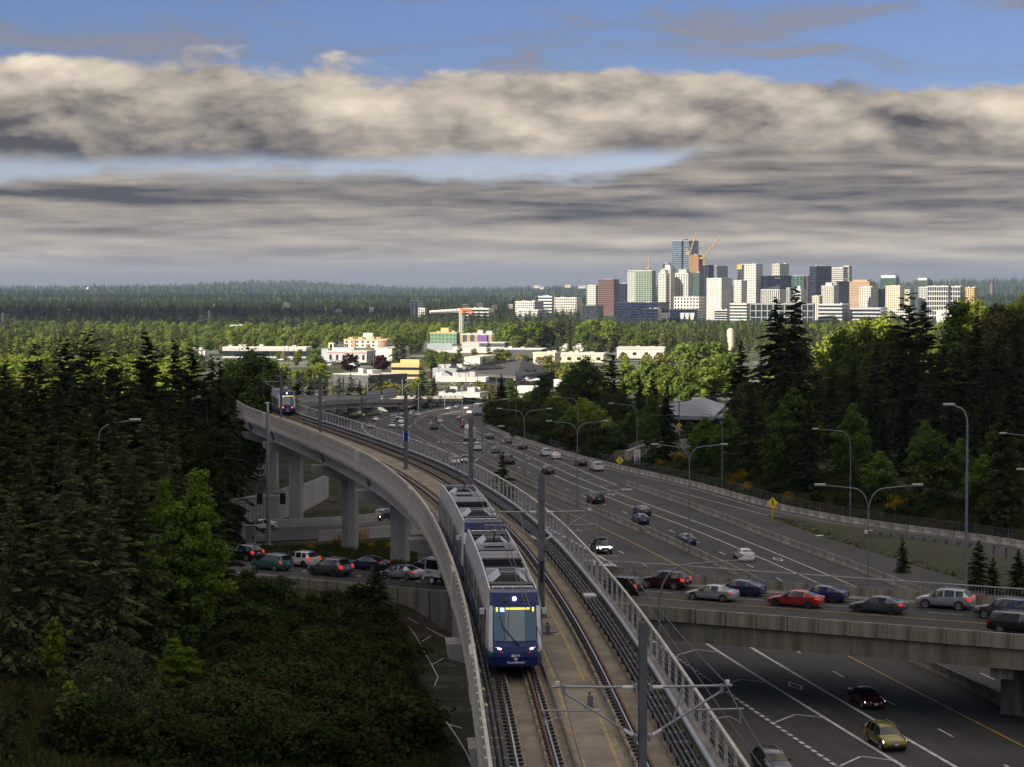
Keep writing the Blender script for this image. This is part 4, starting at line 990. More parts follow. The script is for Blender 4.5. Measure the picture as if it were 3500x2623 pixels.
def roofkit(root, y, f):
    """everything on an end section, listed from the cab inwards"""
    resistor(root, y - f * .75, f); MB().box(-1.0, 1.0, y - f * 2.05 - .45, y - f * 2.05 + .45, 3.24, 3.62).build('mesh_box', M_TMESH, root)
    MB().box(-1.0, 1.0, y - f * 2.95 - .3, y - f * 2.95 + .3, 3.24, 3.52).build('cable_box', M_TDK, root)
    hvac(root, y - f * 5.0); MB().box(-1.0, 1.0, y - f * 6.85 - .08, y - f * 6.85 + .08, 3.24, 3.66).build('cross_bar', M_ROOFPALE, root)
def rail_car(root, qf, uc, label=None, rear=False, lit=True, q_dir=-1, cabs=(1, 1), detail=True):
    """three sections placed on chords of the curve; qf = distance along the path of the front bumper"""
    LA, LCc, LB = 12.2, 3.6, 12.2; gap = .32
    segs = [(0, 2.2 + LA - 2.2, 'A'), (LA + gap, LCc, 'C'), (LA + gap + LCc + gap, LB, 'B')]
    for off, L, k in segs:
        qa, qb = qf + off, qf + off + L
        a, b = VIA.pt(qa, uc), VIA.pt(qb, uc); mid = (a + b) / 2; d = (a - b); hd = math.atan2(d.y, d.x) - math.pi / 2
        sec = bpy.data.objects.new('body_section', bpy.data.meshes.new('body_section')); COL.objects.link(sec); sec.parent = root; sec.location = mid - root_loc[root]; sec.rotation_euler = (math.atan2(d.z, math.hypot(d.x, d.y)), 0, hd)
        h = L / 2
        if k == 'A':
            car_section(sec, L - 2.2, -h, [(.5, 1.5), (3.9, 1.9), (8.1, 1.3)], [2.3, 6.3]); cb, Pt, pr = cab(sec, h - 2.2, 1); lamps(sec, h - 2.2, 1, lit, rear); logo(sec, h - 2.2, 1); roofkit(sec, h - 2.2, 1)
            for s in (-1, 1):
                MB().hexa([(s * (HWD - .02), h - 2.3, 1.35), (s * (HWD + .03), h - 2.3, 1.35), (s * (HWD + .02), h - 1.62, 1.35), (s * (HWD - .05), h - 1.62, 1.35), (s * (HWD - .02), h - 2.3, 2.75), (s * (HWD + .03), h - 2.3, 2.75), (s * (HWD + .02), h - 1.95, 2.65), (s * (HWD - .03), h - 1.95, 2.65)]).build('cab_window', M_TG, sec)
                MB().box(s * HWD if s > 0 else -HWD - .24, HWD + .24 if s > 0 else -HWD, h - 2.35, h - 2.15, 2.45, 2.72).build('mirror', M_TW, sec)
        elif k == 'B':
            car_section(sec, L - 2.2, -h + 2.2, [(8.0, 1.5), (4.2, 1.9), (.7, 1.3)], [6.4, 2.4]); cab(sec, -h + 2.2, -1); lamps(sec, -h + 2.2, -1, False, False); roofkit(sec, -h + 2.2, -1); pantograph(sec, h - 3.6)
            for s in (-1, 1): MB().box(s * (HWD - .02) if s > 0 else -HWD - .03, HWD + .03 if s > 0 else -(HWD - .02), -h + 1.7, -h + 2.3, 1.35, 2.7).build('cab_window', M_TG, sec)
        else:
            car_section(sec, L, -h, [(.6, 2.4)], [])
            MB().box(-1, 1, -.9, .2, 3.24, 3.5).build('inverter_box', M_TGREY, sec); MB().box(-1, 1, .5, 1.2, 3.24, 3.6).build('resistor_box', M_TDK, sec); MB().box(-1.0, 1.0, -1.5, -1.35, 3.24, 3.66).build('cross_bar', M_ROOFPALE, sec)
        if k != 'B': MB().rings([[(x * .93, y, .5 + (z - .5) * .95) for x, z in PROF] for y in (-h - gap - .1, -h + .1)]).build('gangway_bellows', M_BLACK, sec)
        MB().box(-1.15, 1.15, -h + (1.0 if k == 'A' else .3), h - (1.6 if k != 'C' else .3), .12, .45).build('underframe', M_BLACK, sec)
        for yy in ((-h * .45, -h * .28) if k != 'C' else (-.9, .9)):
            for s in (-1, 1): MB().tube([(s * .66, yy, .33), (s * .79, yy, .33)], .33, 14).build('wheel', M_DARK, sec)
root_loc = {}
def train(label, loc, cars, uc, group=None, **kw):
    r = thing('light_rail_train', label, 'train', loc); root_loc[r] = Vector(loc); 
    for q in cars: rail_car(r, q, uc, **kw); kw['lit'] = False
    return r
qf = SQ(94.6); train('near two-car white and navy light rail train coming down the viaduct', VIA.pt(qf, -2.42), [qf, qf + 28.9], -2.42, rear=False)
qf2 = SQ(322); tr2 = train('far white and navy train with red tail lamps at the bend of the viaduct', VIA.pt(qf2, 2.42), [qf2, qf2 + 28.9], 2.42, rear=True)
# ================================================================== VEHICLES
M_GLASS = mat('car_glass', (.012, .016, .02), .05, spec=.8); M_TYRE = mat('tyre_rubber', (.012, .012, .013), .8); M_RIM = mat('alloy_rim', (.42, .43, .45), .35, .8); M_RIMD = mat('dark_rim', (.05, .05, .055), .4, .6)
M_HL = mat('head_lamp_glass', (.6, .62, .65), .15); M_HLON = mat('head_lamp_lit', (.9, .9, .9), .2, emit=(1, .97, .9), es=5); M_TL = mat('tail_lens', (.30, .012, .01), .25); M_TLON = mat('tail_lens_lit', (.5, .02, .01), .3, emit=(1, .06, .02), es=.32)
M_PLATE = mat('licence_plate', (.6, .62, .66), .5); M_TRIM = mat('black_trim', (.015, .015, .016), .5)
PAINT = {}
def paint(name, c=None, metal=.0):
    if name not in PAINT: PAINT[name] = mat('paint_' + name, c, .26 if not metal else .32, metal, coat=.7)
    return PAINT[name]
paint('white', (.72, .72, .71)); paint('silver', (.46, .47, .49), .55); paint('grey', (.085, .088, .095), .35); paint('black', (.010, .010, .012)); paint('navy', (.012, .020, .085)); paint('red', (.30, .018, .016)); paint('maroon', (.055, .010, .014), .2)
paint('teal', (.055, .17, .145), .4); paint('gold', (.24, .20, .03), .4); paint('dkblue', (.018, .028, .055)); paint('green', (.03, .045, .035)); paint('cream', (.6, .57, .50))
# stations: t, shoulder height, top height, half width factor at shoulder, half width factor at top, zone of the interval that starts here
SHAPES = {
 'sedan': (4.80, 1.84, [(0, .50, .56, .78, .66, 'b'), (.02, .60, .66, .90, .78, 'b'), (.10, .70, .79, .97, .84, 'b'), (.27, .88, .95, 1, .86, 'w'), (.42, .93, 1.38, 1, .62, 'c'), (.52, .94, 1.44, 1, .64, 'p'), (.545, .94, 1.445, 1, .64, 'c'), (.69, .95, 1.40, 1, .63, 'q'), (.74, .96, 1.34, 1, .62, 'r'), (.89, .99, 1.08, .97, .74, 'b'), (.97, .95, 1.04, .93, .74, 'b'), (1, .72, .80, .86, .72, 'b')], (.185, .80), .335),
 'fastback': (4.72, 1.86, [(0, .48, .54, .76, .62, 'b'), (.02, .58, .66, .90, .76, 'b'), (.10, .70, .80, .98, .82, 'b'), (.24, .87, .95, 1, .84, 'w'), (.41, .92, 1.38, 1, .62, 'c'), (.50, .93, 1.445, 1, .63, 'p'), (.52, .93, 1.445, 1, .63, 'c'), (.68, .95, 1.39, 1, .62, 'q'), (.72, .97, 1.34, 1, .61, 'r'), (.92, 1.0, 1.09, .96, .72, 'b'), (.98, .93, 1.0, .92, .72, 'b'), (1, .72, .80, .86, .7, 'b')], (.19, .80), .345),
 'suv': (4.75, 1.90, [(0, .60, .70, .82, .72, 'b'), (.02, .74, .84, .93, .82, 'b'), (.10, .90, .98, .98, .86, 'b'), (.25, 1.02, 1.10, 1, .88, 'w'), (.37, 1.06, 1.56, 1, .70, 'c'), (.50, 1.07, 1.68, 1, .71, 'p'), (.525, 1.07, 1.685, 1, .71, 'c'), (.70, 1.09, 1.67, 1, .71, 'p'), (.725, 1.10, 1.66, 1, .70, 'c'), (.86, 1.13, 1.62, .99, .70, 'r'), (.965, 1.10, 1.16, .97, .82, 'b'), (1, .68, .80, .90, .8, 'b')], (.19, .79), .37),
 'minivan': (5.10, 1.98, [(0, .58, .66, .80, .70, 'b'), (.02, .72, .80, .92, .80, 'b'), (.10, .88, .97, .98, .86, 'b'), (.19, 1.00, 1.10, 1, .86, 'w'), (.34, 1.05, 1.60, 1, .72, 'c'), (.48, 1.06, 1.74, 1, .73, 'p'), (.50, 1.06, 1.745, 1, .73, 'c'), (.70, 1.07, 1.74, 1, .73, 'p'), (.72, 1.07, 1.735, 1, .73, 'c'), (.92, 1.10, 1.66, .99, .72, 'r'), (.985, 1.10, 1.18, .97, .82, 'b'), (1, .62, .74, .91, .8, 'b')], (.17, .78), .345),
 'hatch': (4.48, 1.76, [(0, .52, .58, .76, .64, 'b'), (.03, .64, .72, .92, .78, 'b'), (.12, .80, .90, .98, .82, 'b'), (.19, .90, .99, 1, .82, 'w'), (.40, .95, 1.42, 1, .62, 'c'), (.50, .96, 1.49, 1, .64, 'p'), (.52, .96, 1.49, 1, .64, 'c'), (.72, .98, 1.43, 1, .63, 'q'), (.76, .99, 1.39, 1, .62, 'r'), (.95, 1.04, 1.16, .96, .74, 'b'), (.985, .92, 1.0, .93, .74, 'b'), (1, .60, .72, .88, .74, 'b')], (.19, .80), .32),
 'pickup': (5.50, 2.0, [(0, .70, .80, .86, .78, 'b'), (.02, .90, 1.02, .95, .86, 'b'), (.10, 1.06, 1.15, .98, .88, 'b'), (.24, 1.12, 1.20, 1, .88, 'w'), (.33, 1.14, 1.70, 1, .72, 'c'), (.42, 1.15, 1.84, 1, .73, 'p'), (.44, 1.15, 1.845, 1, .73, 'c'), (.58, 1.16, 1.82, 1, .73, 'r'), (.625, 1.16, 1.20, 1, .90, 'b'), (.63, 1.16, 1.17, 1, .92, 'b'), (.98, 1.16, 1.17, .98, .92, 'b'), (1, .72, .80, .94, .9, 'b')], (.17, .77), .40),
}
CARCACHE = {}
def car_meshes(kind):
    if kind in CARCACHE: return CARCACHE[kind]
    L, Wd, ST, wh, rad = SHAPES[kind]; hw = Wd / 2; body, glass = MB(), MB(); zb = .24 if kind in ('sedan', 'fastback', 'hatch') else .32
    rings = []
    for t, zs, zt, ws, wt, zn in ST:
        x = L / 2 - t * L; w = hw * ws; wtt = hw * wt; lowz = zb + (.10 if t in (0, 1) else 0); mid = lerp(lowz, zs, .55)
        half = [(0, lowz), (w * .90, lowz), (w * .985, lowz + .12), (w * 1.0, mid), (w * .975, zs), (wtt, zt - .045 if zt - zs > .2 else lerp(zs, zt, .7)), (wtt * .6, zt), (0, zt + .012)]
        rings.append([(x, y, z) for y, z in half] + [(x, -y, z) for y, z in half[-2:0:-1]])
    n = len(rings[0])
    for i in range(len(rings) - 1):
        zn = ST[i][5]
        for j in range(n):
            q = [rings[i][j], rings[i][(j + 1) % n], rings[i + 1][(j + 1) % n], rings[i + 1][j]]
            side = j in (4, 9); top = j in (5, 6, 7, 8)
            g = (zn == 'c' and side) or (zn in 'w' and (top or side)) or (zn == 'r' and top) or (zn == 'q' and False) or (zn == 'r' and side and kind in ('suv', 'minivan', 'pickup') and False)
            if g:
                glass.add(q, [(0, 1, 2, 3)])
            else: body.add(q, [(0, 1, 2, 3)])
    for r in (rings[0], rings[-1]): body.add(r, [tuple(range(n))])
    def shared(mb, name, mats, smooth=None): 
        o = mb.build(name, mats, None, smooth=smooth, link=False); return o
    out = {}
    # weld rings so shading runs smoothly
    b = shared(body, 'body', [M_TRIM]); me = b.data
    import bmesh
    bm = bmesh.new(); bm.from_mesh(me); bmesh.ops.remove_doubles(bm, verts=bm.verts, dist=.0005); bmesh.ops.recalc_face_normals(bm, faces=bm.faces); bm.to_mesh(me); bm.free()
    me.polygons.foreach_set('use_smooth', [True] * len(me.polygons)); me.set_sharp_from_angle(angle=R(33)); out['body'] = b
    out['windows'] = shared(glass, 'windows', [M_GLASS])
    ar = MB()
    for t in wh:
        x = L / 2 - t * L
        for s in (-1, 1): ar.tube([(x, s * (hw * .80), rad + .01), (x, s * (hw * 1.004), rad + .01)], rad * 1.17, 20)
    ar.box(-L * .42, L * .42, -hw * .86, hw * .86, zb - .08, zb + .02)
    out['wheel_arch'] = shared(ar, 'wheel_arch', [M_TRIM])
    w = MB(); w.tube([(0, -.11, 0), (0, -.085, 0), (0, .085, 0), (0, .11, 0)], [rad * .92, rad, rad, rad * .92], 18); out['wheel'] = shared(w, 'wheel', [M_TYRE], 40)
    rm = MB(); k = 5 if kind in ('sedan', 'suv', 'hatch') else 10
    for s in (-1, 1):
        rm.tube([(0, s * .10, 0), (0, s * .112, 0)], rad * .66, 16, 1); rm.tube([(0, s * .112, 0), (0, s * .124, 0)], rad * .15, 8)
        for j in range(k):
            a = 2 * math.pi * j / k; w2 = .26 if k == 5 else .14; c, sn = math.cos(a), math.sin(a); r0, r1 = rad * .12, rad * .64
            P = [(r0, -w2 * .3), (r1, -w2 * .5), (r1, w2 * .5), (r0, w2 * .3)]
            P = [(c * p - sn * q * rad, sn * p + c * q * rad) for p, q in P]
            rm.add([(x, s * .118, z) for x, z in P], [(0, 1, 2, 3)])
        rm.tube([(rad * .67 * math.cos(a), s * .115, rad * .67 * math.sin(a)) for a in np.arange(0, 6.5, .42)], rad * .045, 4)
    out['rim'] = shared(rm, 'rim', [M_RIM, M_TRIM])
    z1, zs1 = ST[1][1], ST[-2][1]
    hl = MB(); tl = MB(); x0 = L / 2; x1 = -L / 2; w1 = hw * ST[1][3]; w9 = hw * ST[-2][3]
    tall = kind in ('suv', 'minivan', 'pickup')
    hl.hexa([(x0 - .035, w1 * .52, z1 - .12), (x0 - .32, w1 * 1.035, z1 - .10), (x0 - .5, w1 * 1.02, z1 - .06), (x0 - .1, w1 * .5, z1 - .1), (x0 - .045, w1 * .55, z1 + .01), (x0 - .34, w1 * 1.045, z1 + .07), (x0 - .6, w1 * 1.03, z1 + .10), (x0 - .1, w1 * .5, z1 + .02)])
    if tall: tl.hexa([(x1 + .02, w9 * .62, zs1 - .32), (x1 + .03, w9 * 1.01, zs1 - .32), (x1 + .30, w9 * 1.025, zs1 - .24), (x1 + .2, w9 * .62, zs1 - .3), (x1 + .075, w9 * .66, zs1 - .02), (x1 + .09, w9 * 1.01, zs1 + .05), (x1 + .36, w9 * 1.025, zs1 + .05), (x1 + .2, w9 * .66, zs1)])
    else: tl.hexa([(x1 + .015, w9 * .50, zs1 - .20), (x1 + .05, w9 * 1.0, zs1 - .20), (x1 + .42, w9 * 1.045, zs1 - .10), (x1 + .2, w9 * .5, zs1 - .18), (x1 + .035, w9 * .50, zs1 - .05), (x1 + .07, w9 * 1.01, zs1 - .02), (x1 + .44, w9 * 1.045, zs1 - .02), (x1 + .2, w9 * .5, zs1 - .04)])
    out['headlight'] = shared(hl, 'headlight', [M_HL]); out['taillight'] = shared(tl, 'taillight', [M_TL])
    pl = MB().box(x1 - .012, x1 + .06, -.16, .16, zs1 - .30 if not tall else zs1 - .34, zs1 - .16 if not tall else zs1 - .18); out['rear_plate'] = shared(pl, 'rear_plate', [M_PLATE])
    fr = MB().box(x0 - .06, x0 + .012, -.55, .55, zb + .16, z1 - .22).box(x0 - .05, x0 + .016, -.80, .80, zb + .10, zb + .17); out['grille'] = shared(fr, 'grille', [M_TRIM])
    fp = MB().box(x0 + .0, x0 + .024, -.16, .16, zb + .20, zb + .34); out['front_plate'] = shared(fp, 'front_plate', [M_PLATE])
    mr = MB()
    xm = L / 2 - ST[3][0] * L - .45
    for s in (-1, 1): mr.hexa([(xm - .08, s * hw * .97, ST[4][1] - .02), (xm + .10, s * hw * .97, ST[4][1] - .02), (xm + .04, s * (hw + .17), ST[4][1]), (xm - .08, s * (hw + .17), ST[4][1]), (xm - .08, s * hw * .97, ST[4][1] + .10), (xm + .10, s * hw * .97, ST[4][1] + .10), (xm + .04, s * (hw + .17), ST[4][1] + .14), (xm - .08, s * (hw + .17), ST[4][1] + .14)])
    out['mirror'] = shared(mr, 'mirror', [M_TRIM])
    hd = MB()
    for t in (.49, .64):
        x = L / 2 - t * L
        for s in (-1, 1): hd.box(x - .02, x + .16, s * hw * .985 - .02, s * hw * .985 + .02, ST[4][1] - .12, ST[4][1] - .08)
    for t in (.40, .53, .69):
        x = L / 2 - t * L
        for s in (-1, 1): hd.box(x - .008, x + .008, s * hw * .992 - .01, s * hw * .992 + .01, zb + .2, ST[4][1] - .01)
    out['door_seam'] = shared(hd, 'door_seam', [M_TRIM])
    if kind in ('suv', 'minivan'):
        rr = MB()
        for s in (-1, 1): rr.tube([(L * .08, s * hw * .64, ST[5][2] - .02), (L * .06, s * hw * .64, ST[5][2] + .05), (-L * .30, s * hw * .64, ST[8][2] + .04), (-L * .33, s * hw * .64, ST[9][2] - .02)], .025, 5)
        out['roof_rail'] = shared(rr, 'roof_rail', [M_STEEL])
    if kind == 'pickup':
        bd = MB().box(x1 + .12, L / 2 - .645 * L, -hw * .84, hw * .84, 1.155, 1.178); out['cargo_bed'] = shared(bd, 'cargo_bed', [M_TRIM])
    CARCACHE[kind] = out; return out
NAMEK = {'sedan': 'sedan_car', 'fastback': 'fastback_car', 'suv': 'suv_car', 'minivan': 'minivan', 'hatch': 'hatchback_car', 'pickup': 'pickup_truck'}
CATK = {'sedan': 'car', 'fastback': 'car', 'suv': 'car', 'minivan': 'van', 'hatch': 'car', 'pickup': 'pickup truck'}
def car(kind, color, label, pos, heading, lod=1, front=False, rear=False, group=None, rim=None, sc=1.0, pitch=0.0):
    """heading: direction of travel as an angle; pos: centre of the footprint"""
    cm = car_meshes(kind); t = thing(NAMEK[kind], label, CATK[kind], pos, heading, group); t.scale = (sc,) * 3; t.rotation_euler = (0, -pitch, heading)
    L, Wd, ST, wh, rad = SHAPES[kind]
    def put(k, m=None, loc=(0, 0, 0), name=None, mir=False):
        o = cm[k].copy(); COL.objects.link(o); o.parent = t; o.location = loc; o.name = name or k
        if mir: o.scale = (1, -1, 1)
        if m: o.material_slots[0].link = 'OBJECT'; o.material_slots[0].material = m
        return o
    put('body', PAINT[color]); put('windows'); put('wheel_arch')
    for q in wh:
        for s in (-1, 1):
            w = put('wheel', None, (L / 2 - q * L, s * (Wd / 2 - .10), rad))
            if lod: r = cm['rim'].copy(); COL.objects.link(r); r.parent = w; r.name = 'rim'
            if lod and rim: r.material_slots[0].link = 'OBJECT'; r.material_slots[0].material = rim
    for s in (False, True):
        put('headlight', M_HLON if front else None, mir=s); put('taillight', M_TLON if rear else None, mir=s)
    put('rear_plate'); put('grille'); put('front_plate')
    if lod: put('mirror'); put('door_seam')
    if 'roof_rail' in cm: put('roof_rail')
    if 'cargo_bed' in cm: put('cargo_bed')
    return t
def fh(x, y, away=True):
    """heading of freeway traffic"""
    s = float(medx(y + 3) - medx(y - 3)) / 6; a = math.atan2(1, s); return a if away else a + math.pi
def fcar(kind, color, label, px, py, away=True, dh=0.0, **kw):
    L = SHAPES[kind][0] if kind in SHAPES else 7.5
    p = on(px, py, zf, .02); h = fh(p.x, p.y, away) + dh; k = .5 * L * abs(math.sin(h)) * .92
    p2 = Vector((p.x + math.cos(h) * (k if away else -k), p.y + abs(math.sin(h)) * k, 0)); p2.z = zf(p2.y) + .02
    sl = -(zf(p2.y + 3) - zf(p2.y - 3)) / 6
    return car(kind, color, label, p2, h, pitch=(-sl if away else sl), **kw)
GW_, GE_ = 'cars driving away on the far carriageway', 'cars coming towards the viaduct on the near carriageway'
WB = [('suv', 'black', 'black large SUV in the lane left of the solid white line, mid distance', 1879, 1623), ('suv', 'black', 'black SUV two lanes left of a white minivan', 1992, 1595), ('minivan', 'white', 'white minivan nearest the yellow merge sign', 2047, 1612), ('fastback', 'white', 'white fastback sedan just ahead of the white minivan, beside a white van', 1903, 1571),
 ('minivan', 'white', 'white van side by side with a white fastback sedan', 1871, 1561), ('sedan', 'maroon', 'dark red car alone by the jersey barrier', 1791, 1537), ('pickup', 'black', 'black pickup partly hidden by the small spruce', 1744, 1589), ('sedan', 'dkblue', 'dark blue sedan under a catenary arm near the small spruce', 1698, 1549), ('pickup', 'white', 'white pickup beside the median just behind the box truck', 1633, 1541),
 ('suv', 'grey', 'grey SUV near the end of a catenary arm, by the far barrier', 1737, 1518), ('sedan', 'navy', 'dark blue sedan in front of the far barrier, right of the box truck', 1678, 1502), ('minivan', 'black', 'black minivan with tail lamps near the curved lamp arm', 2048, 1723), ('sedan', 'black', 'black sedan straddling the solid white line', 2208, 1764), ('hatch', 'navy', 'navy hatchback directly behind the black sedan', 2202, 1794),
 ('fastback', 'navy', 'navy fastback beside a double lamp post base', 2359, 1865), ('sedan', 'white', 'white sedan nearest the overpass on the far carriageway', 2559, 1919), ('fastback', 'white', 'white fastback at the tail of the distant column of cars', 1600, 1470), ('suv', 'maroon', 'maroon SUV in the distant column of cars', 1589, 1463),
 ('sedan', 'black', 'black sedan third from the back of the distant column', 1585, 1450), ('suv', 'dkblue', 'dark blue SUV in the middle of the distant column', 1582, 1441), ('suv', 'white', 'white SUV in the distant column ahead of dark cars', 1571, 1434), ('sedan', 'grey', 'grey sedan at the head of the distant column', 1571, 1423), ('pickup', 'white', 'white pickup next to the big trailer truck', 1604, 1416),
 ('pickup', 'green', 'dark green pickup close to the inside of the bend', 1485, 1470), ('pickup', 'white', 'white pickup between a dark pickup and a grey SUV on the bend', 1505, 1447), ('suv', 'grey', 'small grey SUV furthest up the inside lane of the bend', 1483, 1438)]
for k, c, lab, px, py in WB: fcar(k, c, lab, px, py, True, group=GW_, lod=1 if py > 1560 else 0, rear=lab.endswith('lamp arm') or 'maroon SUV' in lab)
EB = [('sedan', 'white', 'white car alone near the outer edge of the bend', 1283, 1440, 0), ('sedan', 'black', 'black sedan leading the far group of oncoming cars', 1344, 1428, 1), ('sedan', 'grey', 'grey sedan beside the black one in the far oncoming group', 1362, 1434, 1), ('suv', 'dkblue', 'dark blue SUV at the back of the far oncoming group', 1380, 1426, 0), ('sedan', 'maroon', 'dark red car with red lamps on the far bend', 1405, 1415, 0), ('suv', 'white', 'white SUV by the median wall on the far bend', 1428, 1425, 0),
 ('pickup', 'green', 'dark green pickup ahead of a white SUV on the near bend', 1340, 1447, 0), ('suv', 'white', 'white SUV following the dark green pickup', 1340, 1464, 0), ('minivan', 'white', 'white van behind another white car with orange lamps', 1374, 1448, 1), ('suv', 'white', 'white SUV with lit lamps left of the blue lit pole', 1376, 1464, 1), ('sedan', 'white', 'white sedan far up the bend, first of three', 1531, 1403, 0), ('suv', 'grey', 'grey SUV far up the bend, between two white cars', 1560, 1396, 0), ('sedan', 'white', 'white sedan far up the bend, last of three', 1592, 1400, 0), ('suv', 'grey', 'grey car furthest away, near the tree edge', 1649, 1390, 0),
 ('sedan', 'black', 'dark car glimpsed through the railing with an orange lamp', 1265, 1466, 1), ('hatch', 'white', 'white hatchback seen through the railing posts', 1557, 1589, 0), ('suv', 'grey', 'grey car with bright lamps seen through the railing', 1595, 1585, 1), ('pickup', 'black', 'black pickup with a bright front light bar', 2067, 1897, 1), ('sedan', 'maroon', 'dark maroon sedan coming out from under the overpass', 2992, 2427, 1), ('suv', 'gold', 'mustard yellow SUV nearest the camera under the overpass', 3061, 2571, 1), ('suv', 'navy', 'dark blue SUV cut by the bottom edge of the photo', 2672, 2668, 0)]
for k, c, lab, px, py, f in EB:
    t = fcar(k, c, lab, px, py, False, front=bool(f), group=GE_, lod=1 if py > 1560 else 0)
    if 'light bar' in lab:
        MB().box(2.70, 2.78, -.82, .82, 1.02, 1.06).build('light_bar', M_HLON, t)
        for s in (-1, 1): MB().box(2.66, 2.80, s * .62 - .06, s * .62 + .06, .82, 1.12).build('lamp_stack', M_HLON, t)
        MB().box(-.9, .6, -.7, .7, 1.88, 1.95).build('roof_rack', M_TRIM, t)
# box truck and trailer
def boxtruck(name, label, px, py, L, Wd, H, away=True, semi=False):
    p = on(px, py, zf, .02); h = fh(p.x, p.y); k = L / 2 * abs(math.sin(h)); c = Vector((p.x + math.cos(h) * k, p.y + math.sin(h) * k, 0)); c.z = zf(c.y) + .02
    t = thing(name, label, 'truck', c, h); t.rotation_euler = (0, .03, h)
    MB().box(-L / 2, L / 2 - 2.3, -Wd / 2, Wd / 2, 1.0, H).build('cargo_box', mat('box_white', (.66, .67, .68), .4, var=.12, vscale=1), t)
    MB().box(-L / 2 - .02, -L / 2, -Wd / 2 + .1, Wd / 2 - .1, 1.12, H - .12).build('rear_door', mat('box_grey', (.5, .51, .53), .4), t)
    MB().box(L / 2 - 2.1, L / 2, -Wd / 2 * .92, Wd / 2 * .92, .6, 2.5).build('cab', paint('white', None), t)
    MB().box(-L / 2 + .3, L / 2 - .2, -.5, .5, .6, 1.0).build('chassis', M_TRIM, t)
    for x in ([-L / 2 + 1.5, L / 2 - 1.1] + ([-L / 2 + 2.7, L / 2 - 3.6] if semi else [])):
        for s in (-1, 1): MB().tube([(x, s * (Wd / 2 - .32), .5), (x, s * (Wd / 2 - .02), .5)], .5, 16).build('wheel', M_TYRE, t)
    for s in (-1, 1): MB().box(-L / 2 - .04, -L / 2, s * (Wd / 2 - .25) - .12, s * (Wd / 2 - .25) + .12, .82, .96).build('taillight', M_TLON if semi else M_TL, t)
    MB().box(-L / 2 - .06, -L / 2 + .1, -Wd / 2, Wd / 2, .5, .72).build('bumper', M_TRIM, t)
boxtruck('box_truck', 'white box truck in the distance, seen from behind', 1611, 1513, 7.6, 2.35, 3.5)
boxtruck('trailer_truck', 'large white trailer truck far away at the edge of the trees', 1631, 1422, 15, 2.6, 4.05, semi=True)
# traffic on the overpass and street
def scar(kind, color, label, px, py, u=None, away=True, side=0.0, **kw):
    """px, py: middle of the near lower edge"""
    y = 180
    for _ in range(30): q = at(px, py, STREET.z(y)); y = q.y
    d = np.hypot(STREET.a[:, 0] - q.x, STREET.a[:, 1] - q.y); s = float(STREET.d[int(d.argmin())]); p, t, n = STREET.frame(s); uu = (q.x - p[0]) * n[0] + (q.y - p[1]) * n[1] - SHAPES[kind][1] / 2 * .9
    c = Vector((p[0] + n[0] * uu, p[1] + n[1] * uu, p[2] + .01)); h = math.atan2(t[1], t[0]) + (math.pi if away else 0)
    z2 = STREET.pt(max(0, s - 2), 0).z; sl = (z2 - p[2]) / 2
    return car(kind, color, label, c, h, pitch=sl if away else -sl, **kw)
QG = 'queue of cars on the overpass road'
scar('sedan', 'white', 'white sedan behind the railing at the start of the overpass queue', 2005, 1976, rear=True, group=QG, sc=.95); scar('minivan', 'black', 'black minivan with red tail lamps behind the railing posts', 2095, 2034, rear=True, group=QG, sc=.93); scar('suv', 'maroon', 'dark maroon SUV with glowing tail lamps on the overpass', 2258, 2019, rear=True, group=QG, sc=.97)
scar('sedan', 'silver', 'silver sedan in the nearer lane, beside a navy fastback', 2418, 2055, group=QG, rear=True, sc=.97); scar('fastback', 'navy', 'navy fastback half hidden by the silver sedan', 2508, 2037, group=QG, rim=M_RIMD, sc=.98); scar('sedan', 'red', 'bright red sedan on the overpass', 2714, 2077, group=QG, rim=M_RIMD, rear=True, sc=1.0); scar('fastback', 'navy', 'navy fastback half hidden by the red sedan', 2792, 2058, group=QG, rim=M_RIMD, sc=.98)
scar('sedan', 'grey', 'dark grey sedan alone in the nearer lane of the overpass', 2992, 2098, group=QG, rim=M_RIMD, rear=True); scar('suv', 'silver', 'silver SUV last but one in the overpass queue', 3216, 2083, group=QG, rear=True, sc=1.03); scar('suv', 'grey', 'dark grey SUV cut by the edge of the photo', 3430, 2119, group=QG, sc=1.05); scar('minivan', 'black', 'glossy black van going the other way at the photo edge', 3478, 2172, away=False, group=QG)
SG = 'cars queueing on the street under the viaduct'
scar('suv', 'black', 'black SUV with tall red tail lamps at the left end of the street queue', 815, 1918, rear=True, group=SG, sc=.96); scar('minivan', 'teal', 'teal green minivan behind the thicket', 905, 1948, rear=True, group=SG, sc=.94); scar('suv', 'white', 'white SUV with roof rails behind the teal minivan', 1010, 1940, rear=True, group=SG, rim=M_RIMD, sc=.93); scar('suv', 'grey', 'large dark grey SUV with roof bars on the street', 1107, 1967, rear=True, group=SG, rim=M_RIMD, sc=1.02)
scar('sedan', 'navy', 'dark blue sedan in front of the wall with white handrail', 1243, 1952, rear=True, group=SG, sc=.95); scar('sedan', 'silver', 'silver sedan in the near lane close to the viaduct', 1352, 1980, rear=True, group=SG, sc=.95); scar('sedan', 'black', 'black sedan mostly hidden by the viaduct girder', 1440, 1960, group=SG, sc=.95)
